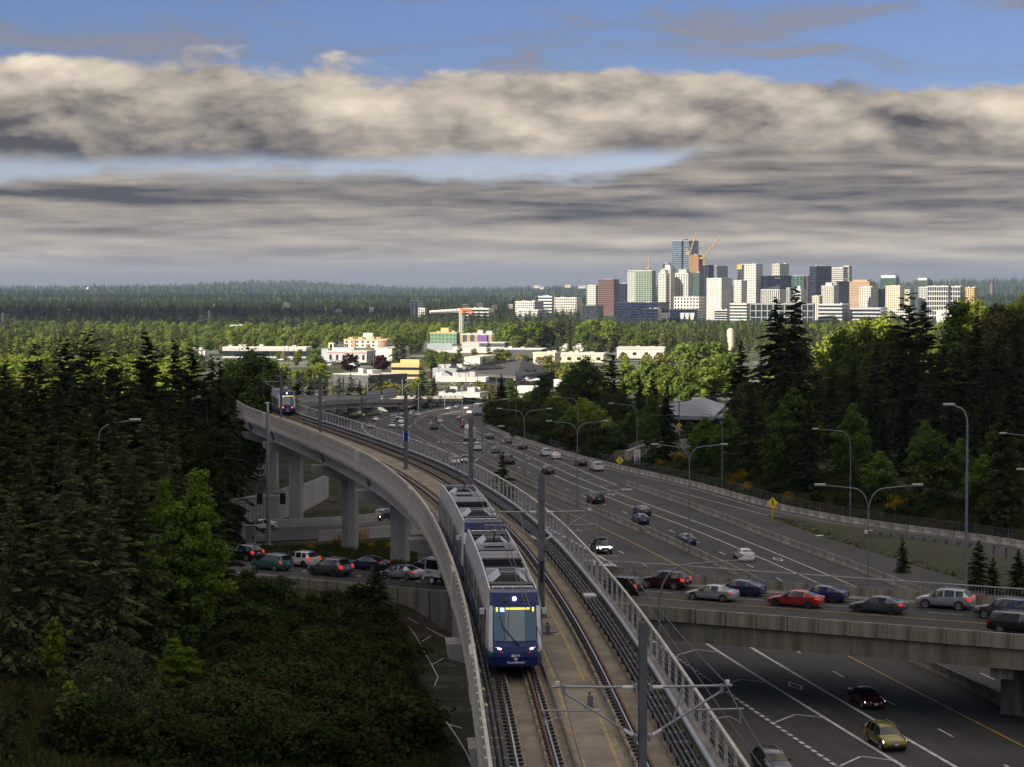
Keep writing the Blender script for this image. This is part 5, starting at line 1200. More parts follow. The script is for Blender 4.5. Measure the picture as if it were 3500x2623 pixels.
# white cab truck behind the girder
q = at(1530, 1995, 5.6); p, t_, n_ = STREET.frame(float(np.interp(q.x, STREET.a[:, 0], STREET.d))); hd = math.atan2(t_[1], t_[0]) + math.pi
t = thing('delivery_truck', 'white cab-over truck with round wheel arch, partly behind the viaduct', 'truck', Vector((p[0] + n_[0] * 1.2, p[1] + n_[1] * 1.2, p[2])), hd)
b = MB(); b.hexa([(-1, -1.0, .75), (1.1, -1.0, .75), (1.1, 1.0, .75), (-1, 1.0, .75), (-1, -.95, 2.6), (.62, -.95, 2.6), (.62, .95, 2.6), (-1, .95, 2.6)]); b.box(.95, 1.18, -1.0, 1.0, .45, .78); b.build('cab', paint('white', None), t)
MB().hexa([(-.75, -1.012, 1.5), (.80, -1.012, 1.5), (.80, 1.012, 1.5), (-.75, 1.012, 1.5), (-.75, -.985, 2.35), (.60, -.985, 2.35), (.60, .985, 2.35), (-.75, .985, 2.35)]).build('cab_window', M_GLASS, t)
MB().box(-7, -1.3, -1.1, 1.1, .95, 3.1).build('cargo_box', mat('box_white', (.6, .6, .6)), t); MB().box(-7, .8, -.45, .45, .5, .95).build('chassis', M_TRIM, t)
MB().box(.1, .75, -1.02, -1.0, 1.12, 1.3).box(.1, .75, 1.0, 1.02, 1.12, 1.3).build('door_sticker', mat('green_blue_sticker', (.12, .35, .25), .5), t)
for x in (0, -4.9):
    for s in (-1, 1):
        w = MB().tube([(x, s * .72, .42), (x, s * 1.03, .42)], .42, 18).build('wheel', M_TYRE, t); MB().tube([(x, s * 1.03, .42), (x, s * 1.045, .42)], .25, 14).build('rim', mat('white_rim', (.55, .55, .55), .5), w)
# lower road
def rcar(kind, color, label, px, py, u, away, **kw):
    q = at(px, py, 1.62); s = float(RAMP.d[int(np.hypot(RAMP.a[:, 0] - q.x, RAMP.a[:, 1] - q.y).argmin())]); p, t, n = RAMP.frame(s); uu = (q.x - p[0]) * n[0] + (q.y - p[1]) * n[1]
    return car(kind, color, label, Vector((p[0] + n[0] * (uu - .8), p[1] + n[1] * (uu - .8), p[2])), math.atan2(t[1], t[0]) + (math.pi if away else 0), **kw)
rcar('hatch', 'white', 'white hatchback alone on the lower road beside the tall steel mast', 903, 1812, 0, True, sc=.96); rcar('suv', 'black', 'dark car peeking out between two piers on the lower road', 1318, 1765, 0, True, sc=.95, front=True)
# ================================================================== LAMPS, SIGNS, POLES
M_LPOLE = mat('lamp_post_steel', (.24, .27, .30), .45, .5, var=.15, vscale=1); M_LHEAD = mat('lamp_head_grey', (.42, .42, .41), .5)
def lamp_head(o, x, z, s, k=1.0):
    MB().rings([[(x + s * a * k, y * w * k, z + h) for y, h in ((-1, 0), (-.8, .11 * k), (0, .15 * k), (.8, .11 * k), (1, 0), (0, -.10 * k))] for a, w in ((-.05, .06), (.05, .13), (.5, .17), (.85, .14), (.92, .06))]).build('lamp_head', M_LHEAD, o, smooth=50)
def lamp(label, pos, h, arms, reach=3.9, rise=1.9, hd=0.0, r=.10, k=1.0, group=None, bend=1.5):
    """arms: list of +1/-1 sides; local x is across the view"""
    o = thing('street_lamp', label, 'street lamp', pos, hd, group)
    MB().tube([(0, 0, -.4), (0, 0, h * .5), (0, 0, h - rise)], [r, r * .82, r * .62], 8).box(-.24, .24, -.24, .24, -.4, .06).build('post', M_LPOLE, o, smooth=40)
    for s in arms:
        pts = [(0, 0, h - rise)] + [(s * bend * (1 - math.cos(a)), 0, h - rise + (rise - .30) * math.sin(a)) for a in np.linspace(.2, math.pi / 2, 6)] + [(s * (reach - .1), 0, h - .02)]
        MB().tube(pts, [r * .6] + [r * .55] * 6 + [r * .42], 6).build('arm', M_LPOLE, o, smooth=50); lamp_head(o, s * (reach - .1), h, s, k)
    return o
DL = [('double-armed lamp post nearest the overpass at the right, beyond its railing', 2355, 1884, 1520), ('double-armed lamp post beside the curved single lamp, middle of the freeway', 1973, 1725, 1440), ('double-armed lamp post third from the camera on the median', 1792, 1637, 1398)]
for lab, px, py, top in DL:
    p = on(px, py, zf, .3); h = far(px, top, p.y).z - p.z; lamp(lab, p, h, (-1, 1), 4.15, 2.4, group='double lamps along the freeway median')
p = on(1649, 1571, zf, .3); lamp('smaller double-armed lamp post on the median beyond the spruce', p, far(1649, 1366, p.y).z - p.z, (-1, 1), 4.2, 2.2, group='double lamps along the freeway median')
lamp('double-armed lamp post standing between overpass railing and merge ramp', Vector((34.6, 200, .2)), 15.2, (-1, 1), 4.35, 2.6, group='double lamps along the freeway median', k=1.1)
for lab, px, y0, top, ax in (('single lamp with left-pointing arm by the jersey barrier, farthest of four', 1966, 1546, 1357, 1891), ('single lamp with a white sign on its post by the jersey barrier', 2167, 1596, 1380, 2083), ('single lamp in front of the graffiti wall trees by the jersey barrier', 2456, 1671, 1416, 2400), ('single lamp with left-pointing arm below the bright maples', 2892, 1770, 1467, 2778)):
    p = on(px, y0, zf, .3); p.x += .6; o = lamp(lab, p, far(px, top, p.y).z - p.z, (-1,), (px - ax) * p.y / FPX + .9 * 0, 2.6, group='single lamps along the jersey barrier')
    if 'white sign' in lab:
        z = far(px, 1575, p.y).z - p.z
        s = thing('speed_sign', 'white rectangular sign with round symbol fixed to a lamp post', 'sign', (p.x, p.y - .22, p.z + z - .75)); MB().box(-.62, .62, -.03, .03, 0, 2.9).build('panel', M_WHITE, s); MB().tube([(.32 * math.cos(a), -.045, 2.25 + .32 * math.sin(a)) for a in np.linspace(0, 6.28, 15)], .05, 4).build('symbol_ring', mat('sign_red', (.5, .05, .04), .5), s)
        for k in range(4): MB().box(-.42, .42 - .1 * (k % 2), -.045, -.03, .35 + .33 * k, .52 + .33 * k).build('text_bar', M_DARK, s)
lamp('tall thick single lamp standing just past the overpass railing', Vector((47.2, 214, 2.0)), 20.4, (-1,), 1.5, 2.0, r=.17, k=1.25, bend=.9)
lamp('single lamp at the photo edge, upper of two arms over the trees', Vector((66.5, 260, 1.2)), 15.0, (-1,), 4.3, 2.4); lamp('single lamp at the photo edge, lower of two arms over the trees', Vector((57, 215, .6)), 15.0, (-1,), 3.6, 2.4)
lamp('large curved lamp crossing in front of the overpass cars', Vector((10.75, 150, .2)), 14.5, (1,), 5.9, 3.0, r=.13, k=1.15, bend=2.2); lamp('curved lamp with a long arm rising behind the viaduct railing', Vector((5.55, 205, .2)), 14.2, (1,), 5.5, 3.0, r=.12, k=1.1, bend=2.0)
lamp('curved lamp behind the viaduct, next to a catenary pole', Vector((-6.6, 318, .2)), 13, (1,), 4.6, 3.0, r=.11, bend=1.9); lamp('lamp with its head poking out of the dark conifers', far(338, 1600, 190) + Vector((0, 0, -2)), 6.4, (1,), 3.0, 1.6, r=.10, k=1.1)
for lab, px, top, D, s in (('distant lamp right of the far train, taller one', 1160, 1322, 590, 1), ('distant lamp right of the far train, shorter one', 1152, 1345, 560, 1), ('slim distant lamp left of the sign gantry', 1250, 1330, 640, 1), ('double distant lamp rising above the far viaduct', 1430, 1300, 720, 0), ('slim distant lamp over the far bend', 1520, 1330, 800, 1), ('thin double lamp by the far bend trees', 1580, 1318, 830, 0), ('sunlit double lamp among the bright trees', 2319, 1243, 900, 0), ('sunlit double lamp near a tall fir', 2509, 1227, 1000, 0)):
    p = far(px, top, D); z0 = max(gz(p.x, D), zf(D)); lamp(lab, Vector((p.x, D, z0)), max(9, p.z - z0), (-1, 1) if s == 0 else (s,), 3.6, 2.2, r=.13)
# merge signs
def merge_sign(label, px, py_top, py_base, px2=None, yellow_post=True, size=1.15):
    p = on(px, py_base, zf, .2); top = far(px, py_top, p.y).z; o = thing('merge_sign', label, 'sign', p); zc = top - p.z - size * .707
    MB().box(-.06, .06, -.06, .06, -.3, zc + .2).build('post', M_YEL if yellow_post else M_STEEL, o)
    k = size * .707; MB().add([(0, -.09, zc - k), (k, -.09, zc), (0, -.09, zc + k), (-k, -.09, zc), (0, -.06, zc - k), (k, -.06, zc), (0, -.06, zc + k), (-k, -.06, zc)], [(0, 1, 2, 3), (7, 6, 5, 4), (0, 4, 5, 1), (1, 5, 6, 2), (2, 6, 7, 3), (3, 7, 4, 0)]).build('panel', mat('sign_yellow', (.92, .78, .03), .4, emit=(.9, .75, .02), es=.0), o)
    a = MB(); yy = -.10; S = size
    def pg(P): a.add([(x * S, yy, zc + z * S) for x, z in P], [tuple(range(len(P)))])
    pg([(-.06, -.36), (.06, -.36), (.06, .18), (-.06, .18)]); pg([(-.16, .16), (.16, .16), (0, .42)]); pg([(.05, .02), (.05, -.12), (.20, -.34), (.29, -.28)])
    a.build('arrow', M_BLACK, o)
merge_sign('yellow diamond merge sign on a bare post, at the tip of the ramp barrier', 2118, 1560, 1647, yellow_post=False, size=1.05); merge_sign('yellow diamond merge sign on a yellow post, at the tip of the grass wedge', 2640, 1700, 1769, size=1.18)
p = far(2323, 1455, 449); o = thing('turn_sign', 'small yellow turn arrow sign on the curved ramp wall', 'sign', (p.x, 449.5, p.z)); k = .62; MB().add([(0, 0, -k), (k, 0, 0), (0, 0, k), (-k, 0, 0), (0, .05, -k), (k, .05, 0), (0, .05, k), (-k, .05, 0)], [(0, 1, 2, 3), (7, 6, 5, 4), (0, 4, 5, 1), (1, 5, 6, 2), (2, 6, 7, 3), (3, 7, 4, 0)]).build('panel', M_YEL, o); MB().box(-.05, .05, .05, .1, -2.2, .3).build('post', M_YEL, o); MB().tube([(-.12, -.03, -.3), (-.12, -.03, .1), (.0, -.03, .18), (.25, -.03, .18)], .06, 4).build('arrow', M_BLACK, o)
p = far(2321, 1380, 470); lamp_p = thing('light_pole', 'plain grey pole in front of the folded metal roof', 'pole', (p.x, 470, 1.0)); MB().tube([(0, 0, 0), (0, 0, p.z - 1 + .5)], .13, 6).build('post', M_STEELD, lamp_p); MB().box(-.2, .8, -.2, .2, p.z - .6, p.z - .4).build('lamp_head', M_LHEAD, lamp_p)
# gantry with message boards on the far bend
g = thing('sign_gantry', 'grey steel gantry with two blank sign backs over the far bend', 'sign gantry', far(1237, 1430, 640)); go_ = Vector(g.location); za = far(1237, 1362, 640).z - go_.z
x1 = far(1437, 1420, 690) - go_
for nm, x, y in (('post', 0, 0), ('post', x1.x, x1.y)): MB().box(x - .3, x + .3, y - .3, y + .3, -1.5, za + .3).build(nm, M_STEELD, g)
for z in (za - .5, za + .4):
    for s in (-.4, .4): MB().tube([(0, s, z), (x1.x, x1.y + s, z)], .14, 6).build('beam', M_STEELD, g)
M_BOARD = mat('sign_back', (.38, .39, .40), .5)
for f0, f1 in ((.08, .31), (.34, .57)): 
    a, b = Vector((0, 0, 0)).lerp(x1, f0), Vector((0, 0, 0)).lerp(x1, f1); d = (b - a).normalized(); MB().hexa([(a.x, a.y - .6, za - 1.4), (b.x, b.y - .6, za - 1.4), (b.x, b.y - .4, za - 1.4), (a.x, a.y - .4, za - 1.4), (a.x, a.y - .6, za + 1.9), (b.x, b.y - .6, za + 1.9), (b.x, b.y - .4, za + 1.9), (a.x, a.y - .4, za + 1.9)]).build('sign_back', M_BOARD, g)
MB().box(x1.x - 3.4, x1.x - 2.2, x1.y - .6, x1.y - .4, za - 2.2, za).build('small_sign', M_BOARD, g)
# signal mast with green street sign
mp = at(918, 1838, 2.4); z0 = gz(mp.x, mp.y); mp.z = z0; top = far(918, 1372, mp.y).z - z0
m = thing('signal_mast', 'tall galvanised steel mast with two black traffic lights on its arm', 'traffic light', mp)
MB().tube([(0, 0, -.5), (0, 0, top * .5), (0, 0, top - 1.2)], [.30, .25, .20], 12).build('mast', mat('bright_mast', (.38, .41, .43), .4, .5, var=.15, vscale=2), m, smooth=40)
MB().box(-.10, .10, -.1, .1, top - 1.2, top - .3).box(-.32, .2, -.2, .2, top - .3, top - .12).build('camera_box', M_WHITE, m)
MB().box(-.55, .55, -.55, .55, -.3, .05).build('footing', M_CONC, m)
za = far(918, 1697, mp.y).z - z0; xl = (790 - 918) * mp.y / FPX; xr_ = (985 - 918) * mp.y / FPX
MB().tube([(xr_, 0, za), (0, 0, za), (xl * .45, 0, za - .12), (xl, 0, za - .42)], [.07, .11, .10, .07], 8).build('arm', M_ARM, m, smooth=40)
for px in (889, 968):
    x = (px - 918) * mp.y / FPX; s = MB(); s.box(x - .34, x + .34, -.30, -.05, za - 1.0, za + .42); sg = s.build('signal_head', M_BLACK, m)
    for k in range(3): MB().tube([(x, -.55, za - .74 + .46 * k), (x, -.28, za - .74 + .46 * k)], .17, 10).build('signal_hood', M_TRIM, sg)
MB().tube([((945 - 918) * mp.y / FPX, 0, za), ((945 - 918) * mp.y / FPX, 0, za + .5)], .05, 5).build('sensor', M_STEEL, m)
sx0, sx1 = (783 - 918) * mp.y / FPX, (842 - 918) * mp.y / FPX; sz = far(918, 1717, mp.y).z - z0
b = MB(); b.box(sx0, sx1, -.24, -.18, sz - .26, sz + .26); sgn = b.build('street_sign', mat('sign_green', (.01, .20, .10), .4), m)
b = MB(); 
for a in ((sx0, sx1, sz + .24, sz + .265), (sx0, sx1, sz - .265, sz - .24), (sx1 - .025, sx1, sz - .26, sz + .26)): b.box(a[0], a[1], -.246, -.238, a[2], a[3])
b.build('sign_border', M_WHITE, sgn)
def word(txt, size, x, z):
    cu = bpy.data.curves.new('lettering', 'FONT'); cu.body = txt; cu.size = size; cu.extrude = .003; cu.offset = .006; o = textmesh('lettering', cu, M_WHITE, sgn); o.location = (x, -.247, z); o.rotation_euler = (math.pi / 2, 0, 0)
word('148', .36, sx0 + .14, sz - .13); word('th', .22, sx0 + .80, sz - .02); word('St NE', .36, sx0 + 1.14, sz - .13)
q = at(857, 1846, 2.4); c = thing('signal_cabinet', 'grey steel control cabinet on a concrete pad beside the mast', 'cabinet', (q.x, q.y, gz(q.x, q.y))); MB().box(-1.3, 1.3, -.9, .9, -.3, .16).build('pad', M_CONCP, c); MB().box(-.62, .62, -.5, .5, .16, .5).build('plinth', M_CONCP, c); MB().box(-.58, .58, -.46, .46, .5, 2.6).build('housing', mat('cabinet_steel', (.30, .29, .27), .45, .4, var=.2), c); MB().box(.2, .45, -.475, -.46, 1.0, 1.4).build('vent', M_DARK, c); MB().box(-.62, .62, -.5, .5, 2.6, 2.68).build('lid', M_STEELD, c)
# wooden utility poles
for i, (px, top, bot, D) in enumerate(((1764, 1271, 1436, 560), (1137, 1225, 1290, 1150), (1277, 1225, 1290, 1200), (1592, 1245, 1300, 1050), (1632, 1240, 1300, 1000), (1734, 1220, 1300, 1120), (1500, 1225, 1300, 1180), (985, 1165, 1240, 1500), (1005, 1162, 1240, 1500), (972, 1180, 1245, 1400), (1766, 1265, 1340, 820), (1697, 1285, 1345, 760), (2213, 1405, 1480, 470))):
    p = far(px, top, D); z0 = gz(p.x, D); o = thing('utility_pole', ('tall brown wooden pole at the edge of the dark trees', 'wooden pole by the grey parking lot', 'wooden pole before the tan office', 'wooden pole left of the black hip roof', 'second wooden pole by the black hip roof', 'wooden pole in front of the black hip roof', 'wooden pole by the blue-grey wall', 'twin wooden pole with crossarms, first', 'twin wooden pole with crossarms, second', 'slim pole by the long office', 'wooden pole beyond the far viaduct', 'thin pole by the far viaduct', 'bare pole before dark trees behind the ramp')[i], 'pole', (p.x, D, z0))
    MB().tube([(0, 0, -1), (0, 0, max(9, p.z - z0))], [.2, .13], 6).build('post', M_WOOD, o)
    if D > 900:
        for z in (.6, 1.6): MB().box(-1.5, 1.5, -.07, .07, max(9, p.z - z0) - z - .1, max(9, p.z - z0) - z).build('crossarm', M_WOOD, o)
# white boundary tape and stakes on the gravel slope
M_TAPE = mat('white_tape', (.55, .55, .50), .6)
def onland(px, py, z=8.0):
    for _ in range(40):
        q = at(px, py, z); z = lerp(z, gz(q.x, q.y), .5)
    return at(px, py, z)
def drape(name, lab, pts, r, m, cat, lift=.12):
    P = []
    for (a, b), (c, d) in zip(pts[:-1], pts[1:]): P += [onland(lerp(a, c, k / 4), lerp(b, d, k / 4)) + Vector((0, 0, lift)) for k in range(4)]
    P.append(onland(*pts[-1]) + Vector((0, 0, lift))); return tag(MB().tube(P, r, 5).build(name, m, None, P[0]), lab, cat)
c3 = lambda x, y: (800 + x / 2.145, 1850 + y / 2.145)
drape('irrigation_pipe', 'white pipe winding down the gravel slope beside the viaduct, upper length', [c3(1270, 625), c3(1330, 700), c3(1400, 830), c3(1450, 920), c3(1495, 1010), c3(1470, 1075)], .045, M_TAPE, 'pipe'); drape('irrigation_pipe', 'white pipe on the gravel slope at the bottom edge, lower length', [c3(1525, 1300), c3(1575, 1362), c3(1640, 1460), c3(1700, 1560), c3(1740, 1655)], .045, M_TAPE, 'pipe')
drape('irrigation_pipe', 'dirty white pipe running to the pier foot', [c3(1275, 572), c3(1400, 640), c3(1500, 692), c3(1610, 745)], .04, M_TAPE, 'pipe')
for lab, a, b in (('short white branch pipe, upper one on the slope', c3(1365, 757), c3(1442, 708)), ('short white branch pipe, middle one on the slope', c3(1450, 920), c3(1535, 873)), ('short white branch pipe, lowest one on the slope', c3(1575, 1362), c3(1668, 1388))): drape('branch_pipe', lab, [a, b], .035, M_TAPE, 'pipe', .15)
for lab, a, b in (('bleached fallen branch in the grass at lower left', (448, 2540), (548, 2482)), ('pale stick leaning in the grass below the maple', (613, 2375), (630, 2312)), ('short pale stick by the dark shrubs', (515, 2538), (545, 2560))): drape('dead_branch', lab, [a, b], .05, mat('bleached_wood', (.36, .33, .26), .8), 'branch', .25)
# guard rail beside the far ramp
P = Path([(float(at(px, py, .6).x), float(at(px, py, .6).y)) for px, py in ((2968, 1842), (3146, 1866), (3300, 1884), (3500, 1908))], lambda y: 1.0); t = thing('guard_rail', 'steel guard rail on wooden posts along the grass wedge', 'guard rail', P.pt(0, 0)); wo = Vector(t.location)
P.ribbon(MB(), 0, P.len, [(-.04, .42), (.0, .52), (-.04, .62), (.0, .72), (.03, .72), (.03, .42)], 2).build('rail_beam', M_STEEL, t, wo); base = None
for q in np.arange(.3, P.len, 1.9):
    if base is None: base = MB().box(-.09, .09, -.1, .1, -1.2, .7).build('post', M_WOOD, t); o = base
    else: o = inst(base, t)
    o.location = P.pt(float(q), .15) - wo
MB().box(-.5, .5, -.3, .3, .3, .75).build('end_terminal', M_WHITE, t)
o = tag(MB().box(-.5, .6, -.4, .3, 0, .06).box(-.1, .9, -.1, .4, .05, .09).build('litter_sheet', M_WHITE, None, (0, 0, 0)), 'crumpled white plastic sheet lying on the grey ramp', 'litter'); q = at(2800, 1832, .05); o.location = q
o = tag(MB().box(-.6, .6, -.4, .4, 0, .5).hexa([(-.6, -.4, .5), (.6, -.4, .5), (.6, .4, .5), (-.6, .4, .5), (-.5, -.3, .56), (.5, -.3, .56), (.5, .3, .56), (-.5, .3, .56)]).build('junction_box', mat('box_metal', (.55, .56, .57), .4, .3), None), 'pale metal junction box on the black cables of the viaduct', 'box'); o.location = VIA.pt(SQ(118), 3.3, -.1); o.rotation_euler = (0, 0, VIA.heading(SQ(118))); o.scale = (.95, .9, .5)
# ================================================================== BUILDINGS
def facade_mats(w, g): return w, g
def glassm(name, c, r=.12, metal=0.0): return mat('glass_' + name, c, r, metal, spec=.9, var=.55, vscale=.16)  # patchy pane tones painted in, standing for varied reflections
GL_DK = glassm('dark', (.022, .028, .035)); GL_BL = glassm('blue', (.05, .075, .115), .10); GL_GR = glassm('green', (.05, .085, .07), .12); GL_NV = glassm('navy', (.012, .018, .045), .12)
GL_SKY = glassm('sky', (.11, .16, .22), .08, .3)
def wallm(name, c): return mat('wall_' + name, c, .75, var=.08, vscale=.05)
def building(name, label, cat, x0, xc, x1, ytop, D, wall, glass, style='punched', floor=3.4, bay=3.2, ybase=None, phi=27, frac=(.55, .6), roof=None, cap=None, depth_scale=1.0, group=None, extra=None, winpart=True, depth=None):
    """box seen corner-on: x0..xc is the sunlit face, xc..x1 the shaded one (photo columns), standing on the land"""
    ph = R(phi); c = far(xc, ytop, D); zt = c.z
    a = ((xc - x0) * D / FPX); b = ((x1 - xc) * D / FPX)
    tilt = c.x / D                                                    # view direction at that column
    ph2 = ph + math.atan(tilt) * 0
    La = max(2.0, a / max(.15, math.cos(ph) + tilt * math.sin(ph))); Lb = max(2.0, b / max(.12, math.sin(ph) - tilt * math.cos(ph)))
    if depth: Lb = max(Lb, depth) if b < 2 else Lb
    ua = (-math.cos(ph), math.sin(ph)); ub = (math.sin(ph), math.cos(ph))
    z0 = float(ground(c.x, D)) - 1 if ybase is None else far(xc, ybase, D).z
    if zt < z0 + 1.5: z0 = zt - 6
    ctr = (c.x + ua[0] * La / 2 + ub[0] * Lb / 2, D + ua[1] * La / 2 + ub[1] * Lb / 2)
    t = thing(name, label, cat, (ctr[0], ctr[1], z0), math.atan2(-ua[1], -ua[0]), group); H = zt - z0
    hx, hy = La / 2, Lb / 2; nf = max(1, int(H / floor)); fl = H / nf
    if style == 'plain' or style == 'punched':
        MB().box(-hx, hx, -hy, hy, 0, H).build('wall', wall, t)
    else: MB().box(-hx, hx, -hy, hy, 0, H).build('glass_core', glass, t)
    mb = MB(); mb2 = MB()
    faces = [((1, 0), (0, -1), hx, hy), ((0, 1), (1, 0), hy, hx), ((-1, 0), (0, 1), hx, hy), ((0, -1), (-1, 0), hy, hx)]
    for (dx, dy), (nx_, ny_), half, off in faces:
        nb = max(1, int(2 * half / bay)); bw = 2 * half / nb
        def Qd(m, u0, u1, z0_, z1_, p):
            o = off + p
            if p < .25: m.add([(dx * u + nx_ * o, dy * u + ny_ * o, z) for u, z in ((u0, z0_), (u1, z0_), (u1, z1_), (u0, z1_))], [(0, 1, 2, 3)])
            else:
                m.add([(dx * u + nx_ * (off + q), dy * u + ny_ * (off + q), z) for q in (.0, p) for u, z in ((u0, z0_), (u1, z0_), (u1, z1_), (u0, z1_))], MB.BF)
        if style == 'punched':
            for k in range(nf):
                for j in range(nb): Qd(mb, -half + (j + .5 - frac[0] / 2) * bw, -half + (j + .5 + frac[0] / 2) * bw, (k + .5 - frac[1] / 2) * fl, (k + .5 + frac[1] / 2) * fl, .1)
        if style in ('bands', 'grid'):
            for k in range(nf + 1): Qd(mb, -half, half, max(0, (k - (1 - frac[1]) / 2) * fl), min(H, (k + (1 - frac[1]) / 2) * fl), .35)
        if style in ('grid', 'fins'):
            for j in range(nb + 1): Qd(mb2, max(-half, -half + (j - (1 - frac[0]) / 2) * bw), min(half, -half + (j + (1 - frac[0]) / 2) * bw), 0, H, .30)
        if style == 'curtain':
            for k in range(nf + 1): Qd(mb, -half, half, max(0, k * fl - .28), min(H, k * fl + .28), .26)
    if mb.f: o = mb.build('windows' if style == 'punched' else 'floor_bands', glass if style == 'punched' else wall, t); o['kind'] = 'stuff'
    if mb2.f: o = mb2.build('piers', wall, t); o['kind'] = 'stuff'
    MB().box(-hx - .4, hx + .4, -hy - .4, hy + .4, H, H + 1.1).box(-hx + .2, hx - .2, -hy + .2, hy - .2, H + .8, H + 1.2).build('roof', roof or wall, t) if style != 'plain' else MB().box(-hx - .1, hx + .1, -hy - .1, hy + .1, H, H + .3).build('roof', roof or wall, t)
    if cap:
        s, hh, m = cap; MB().box(-hx * s, hx * s, -hy * s, hy * s, H + 1.15, H + hh).build('penthouse', m, t)
    rg = random.Random(int(x0 * 7 + ytop))
    if La > 12 and style != 'fins':
        for k in range(rg.randint(2, 5)):
            x, y = rg.uniform(-hx * .7, hx * .7), rg.uniform(-hy * .7, hy * .7); MB().box(x - 1.6, x + 1.6, y - 1.2, y + 1.2, H, H + rg.uniform(1.6, 3.0)).build('rooftop_unit', WM['unit'], t)
    return t, hx, hy, H
WM = dict(unit=wallm('unit', (.42, .42, .41)), white=wallm('white', (.60, .58, .53)), cream=wallm('cream', (.60, .54, .40)), brown=wallm('brown', (.16, .085, .055)), grey=wallm('grey', (.30, .30, .30)), dgrey=wallm('dgrey', (.075, .078, .085)), slate=wallm('slate', (.030, .032, .040)), tan=wallm('tan', (.40, .28, .17)), ochre=wallm('ochre', (.55, .40, .17)), green=wallm('green', (.30, .36, .27)), lgrey=wallm('lgrey', (.46, .46, .46)), bluegrey=wallm('bluegrey', (.33, .37, .40)), teal=wallm('teal', (.05, .11, .09)), stone=wallm('stone', (.52, .50, .45)), rust=wallm('rust', (.20, .10, .055)))
TG = 'towers of the distant city centre'
def tower(label, x0, xc, x1, yt, D, w, g, style='punched', **kw): return building('tower', label, 'tower', x0, xc, x1, yt, D, WM[w], g, style, group=TG, **kw)
GL = GL_DK
tower('brown tower with pink bands at the left end of the skyline', 2044, 2098, 2116, 957, 4300, 'brown', mat('pink_band_glass', (.045, .03, .03), .2), 'bands', floor=4, frac=(.5, .45)); tower('low white block left of the brown tower', 2006, 2036, 2046, 978, 4500, 'white', GL, floor=4.2)
tower('low dark block in front of the white one at the skyline end', 1990, 2040, 2062, 1047, 4000, 'slate', GL, 'grid', frac=(.8, .8)); tower('dark navy block right of the brown tower', 2112, 2138, 2150, 972, 4500, 'slate', GL_NV, 'bands', floor=4, frac=(.5, .8))
t, hx, hy, H = tower('broad pale green gridded tower with white striped edge', 2146, 2228, 2241, 927, 4250, 'green', GL_GR, 'grid', floor=4.1, bay=5.2, frac=(.72, .66), phi=20, roof=WM['white']); b = MB()
for k in range(int(H / 4.1)): b.box(-hx - .8, -hx + hx * .62, -hy - .8, -hy, k * 4.1 + .4, k * 4.1 + 2.4)
o = b.build('balcony_bands', WM['white'], t); o['kind'] = 'stuff'
tower('tall residential tower with white cap behind the green gridded one', 2262, 2292, 2312, 921, 4150, 'stone', GL, floor=3.1, bay=3.4, cap=(.55, 9, WM['white'])); tower('white residential tower with stepped top in front of its twin', 2250, 2276, 2288, 936, 4100, 'white', GL, floor=3.1, bay=3.0, cap=(.7, 7, WM['green']))
tower('dark rooftop block peeking over the residential twins', 2265, 2284, 2292, 903, 4500, 'dgrey', GL_NV, 'bands')
tower('residential tower with green glass crown and white piers', 2308, 2352, 2368, 936, 4120, 'white', GL_GR, 'grid', floor=3.1, bay=5.5, frac=(.6, .7), cap=(.6, 9, WM['green']))
t, hx, hy, H = tower('tallest tower of the skyline, blue glass with dark slot', 2297, 2356, 2388, 824, 4600, 'bluegrey', GL_SKY, 'curtain', floor=4.2, phi=30); MB().box(hx * .12, hx * .32, -hy - .5, -hy + .3, 0, H + .4).build('dark_slot', GL_NV, t); MB().box(-hx * .2, hx * .25, -2, 2, H + 1, H + 5).build('roof_gear', M_DARK, t)
t, hx, hy, H = tower('half built orange and brown concrete core with scaffolding', 2360, 2388, 2402, 873, 4350, 'rust', mat('orange_formwork', (.34, .19, .08), .7), 'grid', floor=4, bay=5, frac=(.7, .55)); tower('green netted lower part of the tower under construction', 2367, 2390, 2398, 934, 4250, 'teal', GL_GR, 'bands', floor=4)
tower('dark steel skeleton tower behind the construction core', 2389, 2428, 2440, 908, 4400, 'slate', GL_NV, 'grid', floor=4.4, bay=6, frac=(.85, .75)); tower('stepped grey tower right of the tall cranes', 2416, 2450, 2488, 911, 4600, 'grey', GL_BL, 'bands', floor=4, frac=(.5, .6))
tower('wide low white apartment block below the construction tower', 2303, 2388, 2413, 1017, 3950, 'white', GL, floor=6, bay=5.5, frac=(.5, .6), phi=22); tower('bright white tower with small square windows and grey shaded side', 2415, 2466, 2502, 953, 3900, 'white', GL, floor=3.3, bay=3.3, frac=(.42, .5))
t, hx, hy, H = tower('broad black glass block in front of the skyline', 2105, 2250, 2289, 1037, 3500, 'slate', GL_NV, 'curtain', floor=4.2, phi=20); tower('smaller black glass block set before the broad one', 2196, 2249, 2262, 1058, 3400, 'slate', GL_NV, 'curtain', floor=4.5, phi=20)
t, hx, hy, H = tower('long dark low block with white slanted wall panels', 2289, 2384, 2396, 1060, 3600, 'slate', GL_NV, 'curtain', floor=5, phi=15)
for k in range(3): MB().hexa([(hx * (-.2 + .36 * k), -hy - .6, 0), (hx * (-.05 + .36 * k), -hy - .6, 0), (hx * (-.05 + .36 * k), -hy - .1, 0), (hx * (-.2 + .36 * k), -hy - .1, 0), (hx * (-.25 + .36 * k), -hy - .6, H - 5), (hx * (.08 + .36 * k), -hy - .6, H - 5), (hx * (.08 + .36 * k), -hy - .1, H - 5), (hx * (-.25 + .36 * k), -hy - .1, H - 5)]).build('slanted_panel', WM['lgrey'], t)
